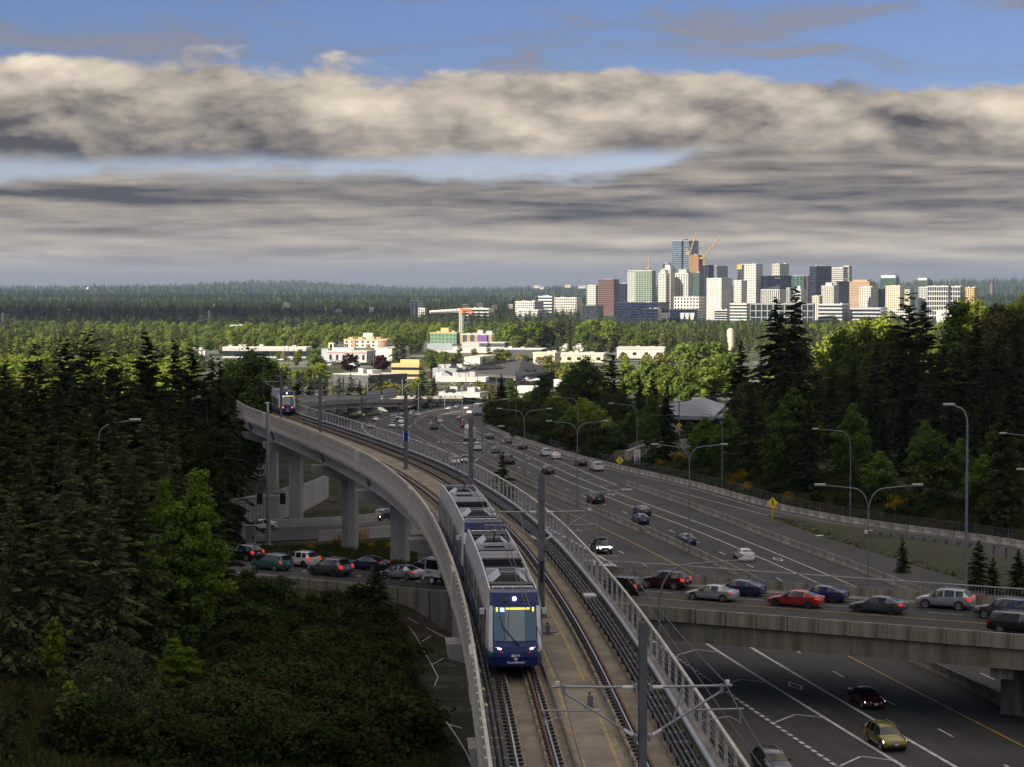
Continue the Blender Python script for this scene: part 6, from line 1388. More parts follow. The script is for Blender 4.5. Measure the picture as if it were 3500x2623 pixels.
tower('low block with black and pale bands near the white tower foot', 2442, 2484, 2500, 1062, 3700, 'stone', GL_DK, 'bands', floor=4, frac=(.5, .7)); t, hx, hy, H = tower('dark tower with an orange framed top corner', 2521, 2540, 2548, 907, 4500, 'dgrey', GL, 'bands'); MB().box(-hx - 1, hx * .6, -hy - 1, -hy, H - 9, H + 1).build('orange_frame', mat('wall_orange', (.60, .28, .06), .6), t)
tower('tall slim white tower with dark punched windows', 2543, 2584, 2607, 905, 4300, 'white', GL, floor=3.4, bay=3.4, frac=(.55, .5), cap=None); tower('white grid tower in front of the tall slim white one', 2508, 2534, 2554, 961, 4000, 'white', GL_DK, floor=3.5, bay=2.9, frac=(.5, .5))
tower('white and grey tower with balconies behind the navy block', 2639, 2665, 2697, 904, 4600, 'stone', GL, floor=3.2, bay=4); t, hx, hy, H = tower('wide navy glass block with a small lit roof sign', 2603, 2620, 2706, 945, 4300, 'slate', GL_NV, 'curtain', floor=4, phi=62)
MB().box(hx + .3, hx + .8, -hy * .35, hy * .1, H - 5, H - 2.5).build('roof_sign', mat('sign_blue_yellow', (.35, .42, .5), .5), t)
t, hx, hy, H = tower('low white building with a slanted dark roof and vertical stripes', 2601, 2664, 2688, 992, 4000, 'white', GL_DK, 'fins', bay=4, frac=(.55, .5)); MB().hexa([(-hx, -hy, H + 1), (hx, -hy, H + 1), (hx, hy, H + 1), (-hx, hy, H + 1), (-hx, -hy, H + 2), (hx, -hy, H + 9), (hx, hy, H + 9), (-hx, hy, H + 2)]).build('slanted_roof', WM['slate'], t)
tower('grey ribbed block behind the firs', 2684, 2700, 2716, 986, 4100, 'lgrey', GL_BL, 'fins', bay=3); tower('dark green banded tower right of the navy block', 2705, 2747, 2756, 946, 4500, 'teal', GL_DK, floor=4, bay=7, frac=(.7, .5)); tower('brown brick tower half hidden by the big dark tower', 2742, 2762, 2774, 945, 4600, 'rust', GL, 'bands', frac=(.5, .6))
tower('small pale block with turret behind the twin firs', 2712, 2738, 2756, 992, 4000, 'stone', GL_BL, 'grid', cap=(.4, 8, WM['bluegrey'])); tower('big dark tower with braced corner', 2767, 2790, 2843, 912, 4300, 'dgrey', GL_NV, 'curtain', floor=4, phi=55)
tower('tower with bright white and blue stripes beside the big dark one', 2843, 2882, 2898, 917, 4400, 'white', GL_BL, 'bands', floor=4.2, frac=(.5, .55)); tower('narrow white slab edge at the back of the striped tower', 2884, 2902, 2912, 911, 4500, 'white', GL, 'bands'); tower('pale tower with zigzag balconies in front of the dark one', 2808, 2850, 2863, 979, 3950, 'stone', GL, 'grid', floor=3.2, bay=3.4, frac=(.5, .75), cap=(.5, 7, WM['lgrey']))
tower('grey tower in shade between the striped and the orange one', 2859, 2866, 2903, 966, 4050, 'dgrey', GL, floor=3.4, phi=60); tower('cream stepped low block beside the pale balcony tower', 2776, 2800, 2812, 1014, 3900, 'cream', GL, floor=3.2)
tower('orange tan tower with dense small windows', 2902, 2972, 2992, 965, 4300, 'tan', GL, floor=3.6, bay=3.2, frac=(.4, .4), phi=24, cap=(.7, 5, WM['tan'])); tower('cream tower standing before the orange tan one', 2937, 2976, 3003, 983, 4100, 'white', GL, floor=3.2, bay=4, frac=(.6, .5)); tower('dark narrow tower with white grid between cream towers', 2998, 3016, 3028, 990, 4150, 'dgrey', GL, 'grid')
tower('green glass tower with curved white crown', 3009, 3062, 3074, 952, 4700, 'teal', GL_GR, 'bands', floor=4, frac=(.5, .8), cap=(.92, 7, WM['white'])); tower('yellow cream tower with balconies', 3027, 3076, 3092, 979, 4000, 'cream', GL, floor=3.2, bay=3.6, frac=(.45, .5)); tower('small tan block right of the yellow cream tower', 3092, 3110, 3120, 992, 4300, 'cream', GL, floor=3.2)
tower('dark tower with a white crown at the right of the skyline', 3128, 3172, 3188, 960, 4600, 'dgrey', GL_GR, 'bands', floor=3.4, frac=(.5, .7), cap=(.7, 6, WM['white'])); t, hx, hy, H = tower('wide white office with dark window grid', 3170, 3240, 3250, 980, 4000, 'white', GL_DK, 'grid', floor=9, bay=4, frac=(.8, .8), phi=20); tower('right wing of the wide white office', 3240, 3281, 3298, 981, 4100, 'white', GL_DK, 'grid', floor=9, bay=4, frac=(.8, .8), phi=20)
tower('orange tan apartment tower at the right end of the skyline', 3298, 3330, 3344, 985, 4100, 'ochre', GL, floor=3.2, bay=4); tower('grey block with balconies left of the wide white office', 3140, 3168, 3178, 984, 4050, 'lgrey', GL, floor=3.2)
tower('long parking block with pale bands before the city', 2797, 2878, 2905, 1042, 3600, 'lgrey', GL_DK, 'bands', floor=6, frac=(.5, .5), phi=18); tower('long dark gridded block behind the twin firs', 2563, 2780, 2800, 1041, 3500, 'grey', GL_DK, 'grid', floor=8.5, bay=9, frac=(.84, .86), phi=10); tower('white terraced block with roof garden', 2495, 2552, 2568, 1040, 3600, 'white', GL_GR, 'bands', floor=5); tower('low pale block with overhanging roof before the cream towers', 2905, 3010, 3038, 1056, 3600, 'lgrey', GL_DK, 'bands', floor=6, phi=16); tower('low white block by the twin towers foot', 3040, 3120, 3140, 1064, 3700, 'white', GL, floor=5, phi=16)
tower('low pale roofs between the firs and the wide office', 3200, 3260, 3280, 1062, 3300, 'lgrey', GL, 'plain'); tower('small brown tower on the far right ridge', 3384, 3392, 3398, 968, 9000, 'brown', GL, 'plain')
BG = 'buildings between the trees short of the city'
def mid(label, x0, xc, x1, yt, yb, D, w, g=GL, style='punched', **kw):
    return building('building', label, 'building', x0, xc, x1, yt, D, WM[w] if isinstance(w, str) else w, g, style, group=BG, ybase=yb, **kw)
mid('white hospital like block left of the skyline', 1761, 1826, 1858, 1033, 1120, 3400, 'white', floor=3.6); mid('white lower wing before the hospital like block', 1772, 1840, 1868, 1062, 1130, 3300, 'white', floor=3.6); mid('glassy block with white frame behind the hospital like one', 1840, 1886, 1900, 1015, 1100, 3700, 'white', GL_BL, 'bands', floor=5)
mid('long white flat roofed block left of the green trees', 1895, 1970, 1990, 1020, 1100, 3600, 'white', floor=4.4, phi=15); mid('grey concrete tower alone in the dark forest', 1402, 1430, 1446, 1031, 1090, 3300, 'lgrey', floor=3.4, bay=6); mid('white slab beside the grey forest tower', 1430, 1452, 1460, 1056, 1090, 3250, 'white', floor=3.4); mid('long white building in the forest behind the tower crane', 1566, 1670, 1688, 1057, 1090, 3300, 'white', GL, 'bands', floor=4.2, phi=12); mid('white house roof among far trees', 1138, 1160, 1168, 1062, 1075, 3400, 'white', style='plain')
# netted building under construction with purple bay
N1 = mat('green_netting', (.17, .28, .18), .8, var=.2, vscale=.3); N2 = mat('purple_wrap', (.15, .08, .30), .6)
mid('building wrapped in green netting under construction', 1470, 1560, 1573, 1141, 1178, 2200, N1, mat('dark_net_green', (.06, .15, .09), .8), floor=3.4, bay=4, phi=14, roof=WM['ochre'], cap=(.3, 6, WM['ochre'])); t, hx, hy, H = mid('long brown and grey apartment block beside the green netting', 1572, 1690, 1708, 1146, 1178, 2180, 'dgrey', GL_BL, floor=3.3, bay=6, phi=10, roof=WM['lgrey'])  # window panes on the netting are a darker green
for k in range(5): MB().box(-hx + k * hx * .42, -hx + k * hx * .42 + 3.4, -hy - .6, -hy + .2, 0, H).build('tan_pilaster', WM['tan'], t)
MB().box(hx * .02, hx * .58, -hy - .9, -hy, 1, H - .3).build('purple_wrap', N2, t); MB().box(-hx * .1, hx * .2, -hy * .3, hy * .3, H, H + 5).box(hx * .4, hx * .75, -hy * .3, hy * .3, H, H + 4).build('stair_head', WM['lgrey'], t)
t, hx, hy, H = mid('white apartment block with brown frames and ochre parapets', 1175, 1322, 1343, 1164, 1200, 2050, 'white', GL, floor=3.2, bay=5, frac=(.4, .5), phi=12, roof=WM['ochre'], cap=(.22, 7, WM['white']))
for k, (a, h2) in enumerate(((-.98, .65), (-.62, 1.0), (.05, .62), (.62, 1.0), (.84, 1.0))): MB().box(hx * a, hx * a + hx * .15, -hy - .7, -hy + .1, 0, H * h2).build('framed_bay', WM['tan'] if k % 2 else WM['rust'], t)
for a in (-.8, -.35, .2): MB().box(hx * a, hx * a + hx * .2, -hy + 1, hy - 1, H + 1, H + 3).build('ochre_parapet', WM['ochre'], t)
t, hx, hy, H = mid('grey and white two storey office with a pink trim', 1118, 1253, 1284, 1205, 1240, 1600, 'lgrey', GL, floor=4, bay=4.6, frac=(.35, .5), phi=14, roof=WM['stone']); MB().box(-hx - .3, hx + .3, -hy - .35, -hy + .1, H - .7, H).build('trim', mat('trim_pink', (.42, .22, .22), .7), t); MB().box(-hx * .9, hx * .2, -hy * .4, hy * .2, H + .4, H + 3.2).build('plant_room', WM['white'], t)
mid('plain grey box at the end of the pink trimmed office', 1098, 1122, 1142, 1194, 1232, 1640, 'bluegrey', GL_SKY, 'plain', phi=20); mid('white storage hall with grey roof behind the pink trimmed office', 1280, 1340, 1400, 1192, 1236, 1700, 'white', GL, 'plain', phi=14, roof=WM['lgrey']); mid('white cylinder like tank house behind the office roof', 1124, 1140, 1146, 1177, 1200, 1750, 'cream', GL, 'fins')
t, hx, hy, H = mid('tan orange office with window bands and upper storey', 1339, 1432, 1446, 1250, 1296, 1300, 'ochre', GL, 'bands', floor=4.2, frac=(.5, .42), phi=15, roof=WM['ochre']); MB().box(-hx * .5, hx * .9, -hy * .2, hy * .8, H + .5, H + 3.6).build('upper_storey', WM['ochre'], t)
t, hx, hy, H = mid('large charcoal flat roofed shop with pale entrance pier', 1137, 1266, 1394, 1284, 1326, 1060, 'dgrey', GL, 'plain', phi=40, roof=WM['stone']); MB().box(hx - .2, hx + .5, -hy * .05, hy * .08, 0, H * .62).build('entrance_pier', WM['stone'], t); MB().box(hx, hx + .4, -hy * .62, -hy * .42, H * .38, H * .5).build('shop_sign', M_WHITE, t); MB().box(-hx * .3, hx * .3, -hy * .2, hy * .3, H + .3, H + 2.2).build('rooftop_screen', WM['stone'], t)
mid('long black and grey office with dark window bands', 760, 1046, 1066, 1192, 1228, 1750, 'lgrey', GL_DK, 'bands', floor=5.5, frac=(.5, .5), phi=6, roof=WM['white']); mid('low white building left of the long office', 640, 700, 716, 1198, 1216, 1800, 'white', style='plain'); mid('white roofed building half hidden by left trees', 770, 836, 846, 1190, 1214, 1800, 'cream', style='plain')
t, hx, hy, H = mid('blue-grey windowless hall with cars parked on its roof deck', 1478, 1632, 1640, 1262, 1292, 1230, 'bluegrey', GL, 'plain', phi=8, roof=WM['lgrey']); MB().box(-hx * .85, -hx * .6, -hy - .2, -hy, 0, 3).build('louvre_door', M_WHITE, t)
t, hx, hy, H = mid('white warehouse with a long grey upper storey', 1459, 1724, 1740, 1186, 1226, 1900, 'white', GL, 'plain', phi=8, roof=WM['stone']); MB().box(-hx, -hx * .35, -hy - .3, hy, H - 3, H + 2.5).build('blue_grey_box', WM['bluegrey'], t); MB().box(-hx * .1, hx, -hy - .3, hy * .9, H, H + 4.0).build('upper_storey', WM['lgrey'], t); MB().box(hx * .35, hx * 1.02, -hy - .5, hy * .9, H + .3, H + 3.2).build('dark_end', WM['dgrey'], t)
mid('low white shop with an orange door', 1585, 1640, 1700, 1222, 1246, 1480, 'white', GL, 'plain', phi=14, roof=WM['stone']); mid('long dark brown hall with a white roof', 1684, 1850, 1872, 1196, 1222, 1700, 'dgrey', GL, 'plain', phi=8, roof=WM['white']); mid('cream block with small windows right of the black hip roof', 1822, 1896, 1916, 1211, 1246, 1500, 'cream', GL, floor=4, bay=6, frac=(.4, .4), phi=18); mid('second cream block continuing to the right', 1895, 2062, 2076, 1214, 1240, 1540, 'cream', GL, floor=4.4, bay=7, frac=(.4, .4), phi=8, roof=WM['white'])
mid('long white roofed hall behind the cream blocks', 1912, 2000, 2010, 1186, 1206, 1900, 'stone', GL, 'plain', phi=8, roof=WM['white']); mid('long white hall glimpsed between bright trees', 2108, 2270, 2290, 1194, 1226, 1720, 'white', GL, 'punched', floor=7, bay=9, frac=(.3, .3), phi=6, roof=WM['stone']); mid('white roof sliver behind bright trees', 2330, 2400, 2410, 1196, 1220, 1700, 'white', GL, 'plain', phi=6); mid('thin white flat canopy in front of the blue-grey hall', 1486, 1660, 1672, 1293, 1306, 1090, 'white', GL, 'plain', phi=6, roof=WM['white'])
mid('pale yellow striped low deck beyond the far viaduct', 1492, 1640, 1668, 1345, 1360, 860, 'stone', GL, 'plain', phi=14, roof=WM['lgrey']); mid('white shop by the road right of the black hip roof', 1893, 1925, 1960, 1300, 1325, 1000, 'white', GL, 'plain'); mid('white bus depot roof behind the far bend trees', 1760, 1830, 1846, 1325, 1345, 930, 'white', GL, 'plain', phi=10)
# black hip roofed showroom
D = 1180; L_, R_, Cn = far(1567, 1274, D + 20), far(1893, 1269, D + 75), far(1767, 1286, D); t = thing('showroom', 'car showroom under a broad black hip roof with slot dormers', 'building', (Cn.x, D + 40, Cn.z - 5)); o0 = Vector(t.location); bk = L_ + R_ - Cn
r1 = far(1685, 1243, D + 42); r2 = far(1784, 1243, D + 58); r1.z = r2.z = Cn.z + 7.5
MBK = mat('black_roof', (.045, .046, .05), .6, var=.1, vscale=.3); b = MB(); b.add([L_, Cn, R_, bk, r1, r2], [(0, 1, 5, 4), (1, 2, 5), (2, 3, 4, 5), (3, 0, 4)]); b.build('hip_roof', MBK, t, o0)
b = MB(); dn = Vector((0, 0, 1.5)); b.add([L_, Cn, R_, bk] + [p - dn for p in (L_, Cn, R_, bk)], [(0, 4, 5, 1), (1, 5, 6, 2), (2, 6, 7, 3), (3, 7, 4, 0)]); b.build('fascia', WM['dgrey'], t, o0)
ctr = (L_ + R_) / 2; P4 = [ctr + (p - ctr) * .86 for p in (L_, Cn, R_, bk)]; MB().prism([(p.x, p.y) for p in P4], Cn.z - 8, Cn.z - 1.4).build('glass_wall', GL_DK, t, o0)
for f, g_, w_ in ((.32, .45, .09), (.80, .40, .05), (.90, .36, .045)):
    e0 = L_.lerp(Cn, f) if f < .7 else Cn.lerp(R_, (f - .7) * 2.6); rdg = r1.lerp(r2, f); p = e0.lerp(rdg, g_); MB().hexa([(p.x - 5 * w_ * 18, p.y - 3, p.z - .6), (p.x + 5 * w_ * 18, p.y - 3, p.z - .6), (p.x + 5 * w_ * 18, p.y + 2, p.z - .6), (p.x - 5 * w_ * 18, p.y + 2, p.z - .6), (p.x - 3 * w_ * 18, p.y + .4, p.z + 1.0), (p.x + 5 * w_ * 18, p.y + .4, p.z + 1.0), (p.x + 5 * w_ * 18, p.y + 2.2, p.z + 1.0), (p.x - 3 * w_ * 18, p.y + 2.2, p.z + 1.0)]).build('slot_dormer', M_BLACK, t, o0)
# white tank tower, pylons, cranes
p = far(2498, 1124, 1900); o = thing('water_tower', 'white cylindrical tank tower among sunlit trees', 'water tower', (p.x, 1900, -25)); MB().tube([(0, 0, 0), (0, 0, p.z + 24)], 3.6, 18).build('tank', WM['cream'], o, smooth=40); MB().tube([(0, 0, p.z + 24), (0, 0, p.z + 25.2)], [2.4, 2.2], 14).build('cap', WM['cream'], o)
def lattice(mb, p0, p1, w0, w1, r, n):
    p0, p1 = Vector(p0), Vector(p1); d = (p1 - p0).normalized(); u = d.orthogonal().normalized(); v = d.cross(u); c = [(1, 1), (-1, 1), (-1, -1), (1, -1)]; L = []
    for i in range(n + 1):
        f = i / n; w = lerp(w0, w1, f) / 2; L.append([p0.lerp(p1, f) + u * a * w + v * b * w for a, b in c])
    for k in range(4):
        mb.tube([L[0][k], L[-1][k]], r, 4)
        for i in range(n): mb.tube([L[i][k], L[i + 1][(k + 1) % 4]], r * .6, 3)
M_CRY = mat('crane_yellow', (.52, .36, .12), .5); M_CRO = mat('crane_orange', (.70, .22, .08), .5); M_CRW = mat('crane_white', (.72, .70, .66), .5)
def luffer(label, base, mid_, tip, D, m, thick=2.6):
    b0, m0, t0 = far(*base, D), far(*mid_, D), far(*tip, D); o = thing('tower_crane', label, 'crane', b0); q = Vector(b0)
    mb = MB(); lattice(mb, (0, 0, 0), m0 - q, thick, thick, .45, 8); mb.build('mast', m, o); mb = MB(); lattice(mb, m0 - q, t0 - q, thick * .8, thick * .5, .40, 12); mb.build('jib', m, o)
    mb = MB(); lattice(mb, m0 - q, m0 - q + Vector((-7, 0, 9)), thick * .7, .8, .35, 3); mb.box((m0 - q).x - 9, (m0 - q).x - 2, -2, 2, (m0 - q).z - 2, (m0 - q).z + 1); mb.build('counter_jib', m, o)
luffer('yellow luffing crane leaning before the tallest tower', (2360, 930), (2358, 866), (2380, 797), 4300, M_CRY); luffer('yellow luffing crane reaching up to the right of the tallest tower', (2407, 905), (2406, 882), (2465, 806), 4300, M_CRY); luffer('thin yellow crane jib rising behind the green gridded tower', (2222, 924), (2221, 915), (2217, 871), 4900, M_CRY, 2.2)
D = 2250; b0 = far(1577, 1160, D); o = thing('tower_crane', 'white and orange hammerhead crane above the netted building', 'crane', b0); top = far(1577, 1062, D).z - b0.z; jl = (1468 - 1577) * D / FPX; jr = (1609 - 1577) * D / FPX
mb = MB(); lattice(mb, (0, 0, 0), (0, 0, top), 3, 3, .42, 12); mb.build('mast', M_CRW, o); mb = MB(); lattice(mb, (0, 0, top), (jl, 0, top - 1.5), 2.6, 1.8, .42, 14); mb.build('jib', M_CRW, o); mb = MB(); lattice(mb, (0, 0, top), (jr, 0, top), 2.4, 2.4, .4, 4); mb.box(jr - 2, jr + 1, -1.5, 1.5, top - 4, top).build('counter_jib', M_CRO, o); MB().box(-2, 2, -1.8, 1.8, top - 3, top + 2.5).build('operator_cab', M_CRO, o)
for lab, px, yt, D in (('grey lattice pylon behind the hammerhead crane', 1601, 1080, 2500), ('grey lattice pylon in the far left forest', 715, 1062, 2900), ('second faint lattice pylon near the left edge', 10, 1070, 2800)):
    p = far(px, yt, D); o = thing('lattice_pylon', lab, 'pylon', (p.x, D, -25)); mb = MB(); lattice(mb, (0, 0, 0), (0, 0, p.z + 25), 6, 1.2, .22, 10)
    for z in (3, 8): mb.tube([(-5, 0, p.z + 25 - z), (5, 0, p.z + 25 - z)], .25, 4)
    mb.build('tower', M_STEELD, o)
# houses far up the wooded hills, sunlit
for i, (px, py, w) in enumerate(((300, 983, 10), (660, 996, 30), (700, 995, 26), (178, 1119, 6), (235, 1057, 9), (800, 1112, 26), (822, 1110, 12), (975, 1034, 14), (985, 1037, 9), (1270, 1052, 16), (1590, 1040, 20), (1640, 1038, 22), (1690, 1044, 18), (1745, 1041, 14), (1835, 977, 22), (1850, 981, 16), (1940, 975, 20), (1990, 978, 26), (1408, 1135, 24), (1415, 1152, 16))):
    D = 11500 if py < 1000 else 3600 if py < 1100 else 2500; p = far(px, py, D); w_ = w * D / FPX / 2; h = max(4, 6 * D / FPX); b = MB()
    name, lab, cat = ('radome', 'white round dome on the far left ridge', 'dome') if i == 0 else ('house', 'pale sunlit house roof showing between far trees', 'house')
    o = thing(name, lab, cat, (p.x, D, p.z - h)) if i == 0 else thing(name, lab, cat, (p.x, D, p.z - h), group='pale houses among the far trees')
    if i == 0: MB().rings([[(w_ * math.cos(a) * math.cos(e), w_ * math.sin(a) * math.cos(e), h * .3 + w_ * math.sin(e)) for a in np.arange(0, 6.28, .5)] for e in (-.4, 0, .4, .8, 1.2, 1.5)]).build('dome', WM['white'], o)
    else: MB().box(-w_, w_, -w_ * .5, w_ * .5, -4, h * .65).build('wall', WM['white'] if i % 2 else WM['cream'], o); MB().hexa([(-w_ * 1.05, -w_ * .6, h * .65), (w_ * 1.05, -w_ * .6, h * .65), (w_ * 1.05, w_ * .6, h * .65), (-w_ * 1.05, w_ * .6, h * .65), (-w_ * .9, -.2, h * 1.1), (w_ * .9, -.2, h * 1.1), (w_ * .9, .2, h * 1.1), (-w_ * .9, .2, h * 1.1)]).build('roof', WM['stone'], o)
# parked cars in the sunlit lots: small, three parts each
def lotcar(i, px, py, D, hd, c):
    p = far(px, py, D); z = gz(p.x, D)
    t = car('suv' if i % 3 else 'sedan', c, 'tiny parked car in the sunlit lots', Vector((p.x, D, max(z, p.z) + .05)), hd, lod=0, group='cars parked in the distant sunlit lots')
for i, (px, py, D) in enumerate(((1132, 1239, 1480), (1150, 1240, 1480), (1205, 1249, 1400), (1214, 1253, 1380), (1222, 1249, 1390), (1228, 1247, 1400), (1127, 1250, 1420), (1138, 1250, 1420), (1160, 1240, 1470), (1502, 1260, 1228), (1548, 1259, 1228), (1560, 1260, 1230), (1586, 1260, 1229), (1603, 1258, 1230), (1598, 1248, 1380), (1625, 1249, 1380), (1780, 1300, 1120), (1800, 1299, 1120), (1830, 1302, 1100), (1790, 1306, 1080), (1812, 1306, 1080), (1760, 1303, 1100), (1540, 1344, 845), (1918, 1309, 960), (900, 1232, 1500), (920, 1231, 1500), (960, 1233, 1500), (1000, 1231, 1500))):
    lotcar(i, px, py, D, [.2, 1.6, 2.9, 1.4][i % 4], ['white', 'black', 'white', 'silver', 'navy', 'white'][i % 6])
# pale car parks and roads of the valley
def slab(lab, pts, D0, m, z=-24.6, name='parking_lot'):
    P = [at(px, py, z) for px, py in pts]; mb = MB(); mb.add([(p.x, p.y, z) for p in P], [tuple(range(len(P)))]); tag(mb.build(name, m), lab, kind='structure')
M_LOT = mat('pale_lot', (.30, .29, .27), .85, var=.2, vscale=.02); M_LOTD = mat('dark_lot', (.075, .075, .078), .85, var=.2, vscale=.02)
# ================================================================== VEGETATION
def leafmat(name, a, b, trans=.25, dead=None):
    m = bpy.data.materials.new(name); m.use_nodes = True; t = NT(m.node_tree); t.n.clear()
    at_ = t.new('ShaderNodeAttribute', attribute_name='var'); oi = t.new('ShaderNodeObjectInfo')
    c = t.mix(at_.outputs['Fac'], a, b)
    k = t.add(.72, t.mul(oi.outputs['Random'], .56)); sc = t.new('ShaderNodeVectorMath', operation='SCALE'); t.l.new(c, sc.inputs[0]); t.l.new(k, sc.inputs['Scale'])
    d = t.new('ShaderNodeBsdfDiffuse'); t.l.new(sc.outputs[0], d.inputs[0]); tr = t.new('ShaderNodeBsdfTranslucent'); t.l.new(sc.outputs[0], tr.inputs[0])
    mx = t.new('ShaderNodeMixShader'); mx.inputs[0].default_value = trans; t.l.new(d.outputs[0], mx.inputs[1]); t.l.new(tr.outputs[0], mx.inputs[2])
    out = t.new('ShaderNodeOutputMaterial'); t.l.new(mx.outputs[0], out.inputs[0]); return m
M_BARK = mat('bark', (.075, .060, .045), .95, var=.3, vscale=2)
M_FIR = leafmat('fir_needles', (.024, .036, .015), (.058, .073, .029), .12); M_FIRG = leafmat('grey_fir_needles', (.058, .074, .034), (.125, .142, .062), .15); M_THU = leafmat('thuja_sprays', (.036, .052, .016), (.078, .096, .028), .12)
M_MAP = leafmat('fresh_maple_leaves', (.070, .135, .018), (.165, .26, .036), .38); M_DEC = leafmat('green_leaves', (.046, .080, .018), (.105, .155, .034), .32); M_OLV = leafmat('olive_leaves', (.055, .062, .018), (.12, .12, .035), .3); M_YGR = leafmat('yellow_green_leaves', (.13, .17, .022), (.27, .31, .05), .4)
M_LIT = leafmat('sun_lightened_leaves', (.085, .135, .022), (.21, .28, .05), .40); M_LITO = leafmat('sun_lightened_olive_leaves', (.11, .12, .03), (.24, .24, .07), .35); M_LITF = leafmat('sun_lightened_fir_needles', (.045, .058, .022), (.105, .118, .045), .2)  # leaf and needle colours lightened for sunlit trees, sunlight put into the colour
M_SHR = leafmat('shrub_leaves', (.020, .036, .011), (.056, .080, .022), .25); M_BRO = leafmat('broom_flowers', (.20, .14, .01), (.42, .30, .02), .3); M_PUR = leafmat('purple_leaves', (.035, .014, .014), (.07, .025, .022), .25); M_TWG = leafmat('bare_twigs', (.13, .105, .065), (.26, .21, .12), .2)
def quads(C, U, Wv, var):
    """leaf-shaped quads from centres, half length and half width vectors"""
    n = len(C); V = np.empty((n, 4, 3)); V[:, 0] = C - U; V[:, 1] = C + Wv; V[:, 2] = C + U; V[:, 3] = C - Wv
    return V.reshape(-1, 3), np.arange(4 * n).reshape(n, 4), var
def unit(a): return a / (np.linalg.norm(a, axis=1, keepdims=True) + 1e-9)
def conifer(seed, h=24.0, rad=4.0, tiers=38, per=9, ns=46, size=.66, droop=.35, base=.06, power=.66, ragged=.34):
    r = np.random.default_rng(seed); C, U, Wd, Va = [], [], [], []
    for i in range(tiers):
        f = base + (1 - base) * (i / (tiers - 1)) ** .92; z = h * f
        reach = rad * max(.03, (1 - f)) ** power * (1 + r.normal() * .12) * (1 if f > .15 else .75)
        for k in range(max(3, int(per * (1 - .45 * f)))):
            if r.random() < .10: continue
            zj = (r.random() - .5) * 1.5 * h / tiers; a = 2 * math.pi * (k / per + r.random() * .7) + i * 1.3; L = reach * (1 + r.normal() * ragged * .7); L = max(L, .25)
            if r.random() < .06: L *= 1.35
            n = max(3, int(ns * (.35 + .65 * L / rad))); s = np.sort(r.random(n)) ** .75
            d = np.array([math.cos(a), math.sin(a), 0.0]); side = np.array([-d[1], d[0], 0.0]); up = (.25 + .5 * f) if f > .5 else .05
            p = d * (s * L)[:, None]; p[:, 2] = z + zj + up * s * L * .8 - droop * (s ** 2) * L; w = .32 * L * (1 - s * .75); lat = (r.random(n) * 2 - 1)
            p += side * (lat * w)[:, None]; p[:, 2] -= np.abs(lat) * w * .35 + r.random(n) * .12
            dirv = d[None] * 1.0 + side[None] * (lat * 1.1)[:, None]; dirv[:, 2] = up * .6 - droop * s * 1.4 + r.normal(size=n) * .18; dirv = unit(dirv)
            sz = size * (.6 + .7 * r.random(n)) * (.45 + .55 * min(1, (1 - f) * 3.5)); nrm = unit(r.normal(size=(n, 3)) + np.array([0, 0, .45])); wv = unit(np.cross(dirv, nrm))
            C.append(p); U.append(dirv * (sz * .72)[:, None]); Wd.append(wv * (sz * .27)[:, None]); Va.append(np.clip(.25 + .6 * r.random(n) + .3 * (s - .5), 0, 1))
    return quads(np.concatenate(C), np.concatenate(U), np.concatenate(Wd), np.concatenate(Va))
def broadleaf(seed, h=14.0, rad=4.2, clusters=70, leaves=130, size=.34, base=.18, shape=1.0, csize=1.15, upright=.3):
    r = np.random.default_rng(seed); C, Nn, Va = [], [], []; zc = h * (base + (1 - base) * .5); hz = h * (1 - base) * .5
    for i in range(clusters):
        v = r.normal(size=3); v /= np.linalg.norm(v); q = r.random() ** .38; zf_ = v[2] * q
        wprof = (1 - abs(zf_) ** 2.2 * .55) * (1 - .35 * max(0, zf_)) ** shape
        c = np.array([v[0] * q * rad * wprof, v[1] * q * rad * wprof, zc + zf_ * hz]) + r.normal(size=3) * .25
        cr = csize * (.55 + .8 * r.random()); n = int(leaves * (cr / csize) ** 1.6); o = unit(r.normal(size=(n, 3))); rr = r.random(n) ** .45
        p = c + o * (rr * cr)[:, None] * np.array([1.15, 1.15, .8]); tone = r.random() * .5
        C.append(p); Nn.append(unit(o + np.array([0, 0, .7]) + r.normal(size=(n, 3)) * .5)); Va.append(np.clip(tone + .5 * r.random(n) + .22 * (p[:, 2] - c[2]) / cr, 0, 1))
    C, Nn, Va = map(np.concatenate, (C, Nn, Va)); n = len(C); t = unit(np.cross(Nn, r.normal(size=(n, 3)))); b = np.cross(Nn, t); s = size * (.6 + .7 * r.random(n))
    return quads(C, t * (s * .55)[:, None], b * (s * .42)[:, None], Va)
def trunk_mesh(h, r, seed, top=.9, limbs=0, spread=2.0, base=.3):
    rg = random.Random(seed); mb = MB(); pts = [(rg.uniform(-.12, .12) * i, rg.uniform(-.12, .12) * i, -1 + (h * top + 1) * i / 5) for i in range(6)]
    mb.tube(pts, [r * (1 - .17 * i) for i in range(6)], 7)
    for k in range(limbs):
        a = rg.uniform(0, 6.28); z = h * rg.uniform(base, .7); l = spread * rg.uniform(.6, 1); mb.tube([(0, 0, z), (math.cos(a) * l * .5, math.sin(a) * l * .5, z + l * .45), (math.cos(a) * l, math.sin(a) * l, z + l * 1.1)], [r * .42, r * .28, r * .12], 5)
    return mb
KIND = {}
def kind(key, crown, m, th, tr, limbs=0, spread=2.0, top=.9):
    V, F, a = crown; me = fastmesh(key + '_crown', V, F, [m], a); tb = trunk_mesh(th, tr, len(key), top, limbs, spread).build('trunk', M_BARK, link=False); KIND[key] = (me, tb.data, th)
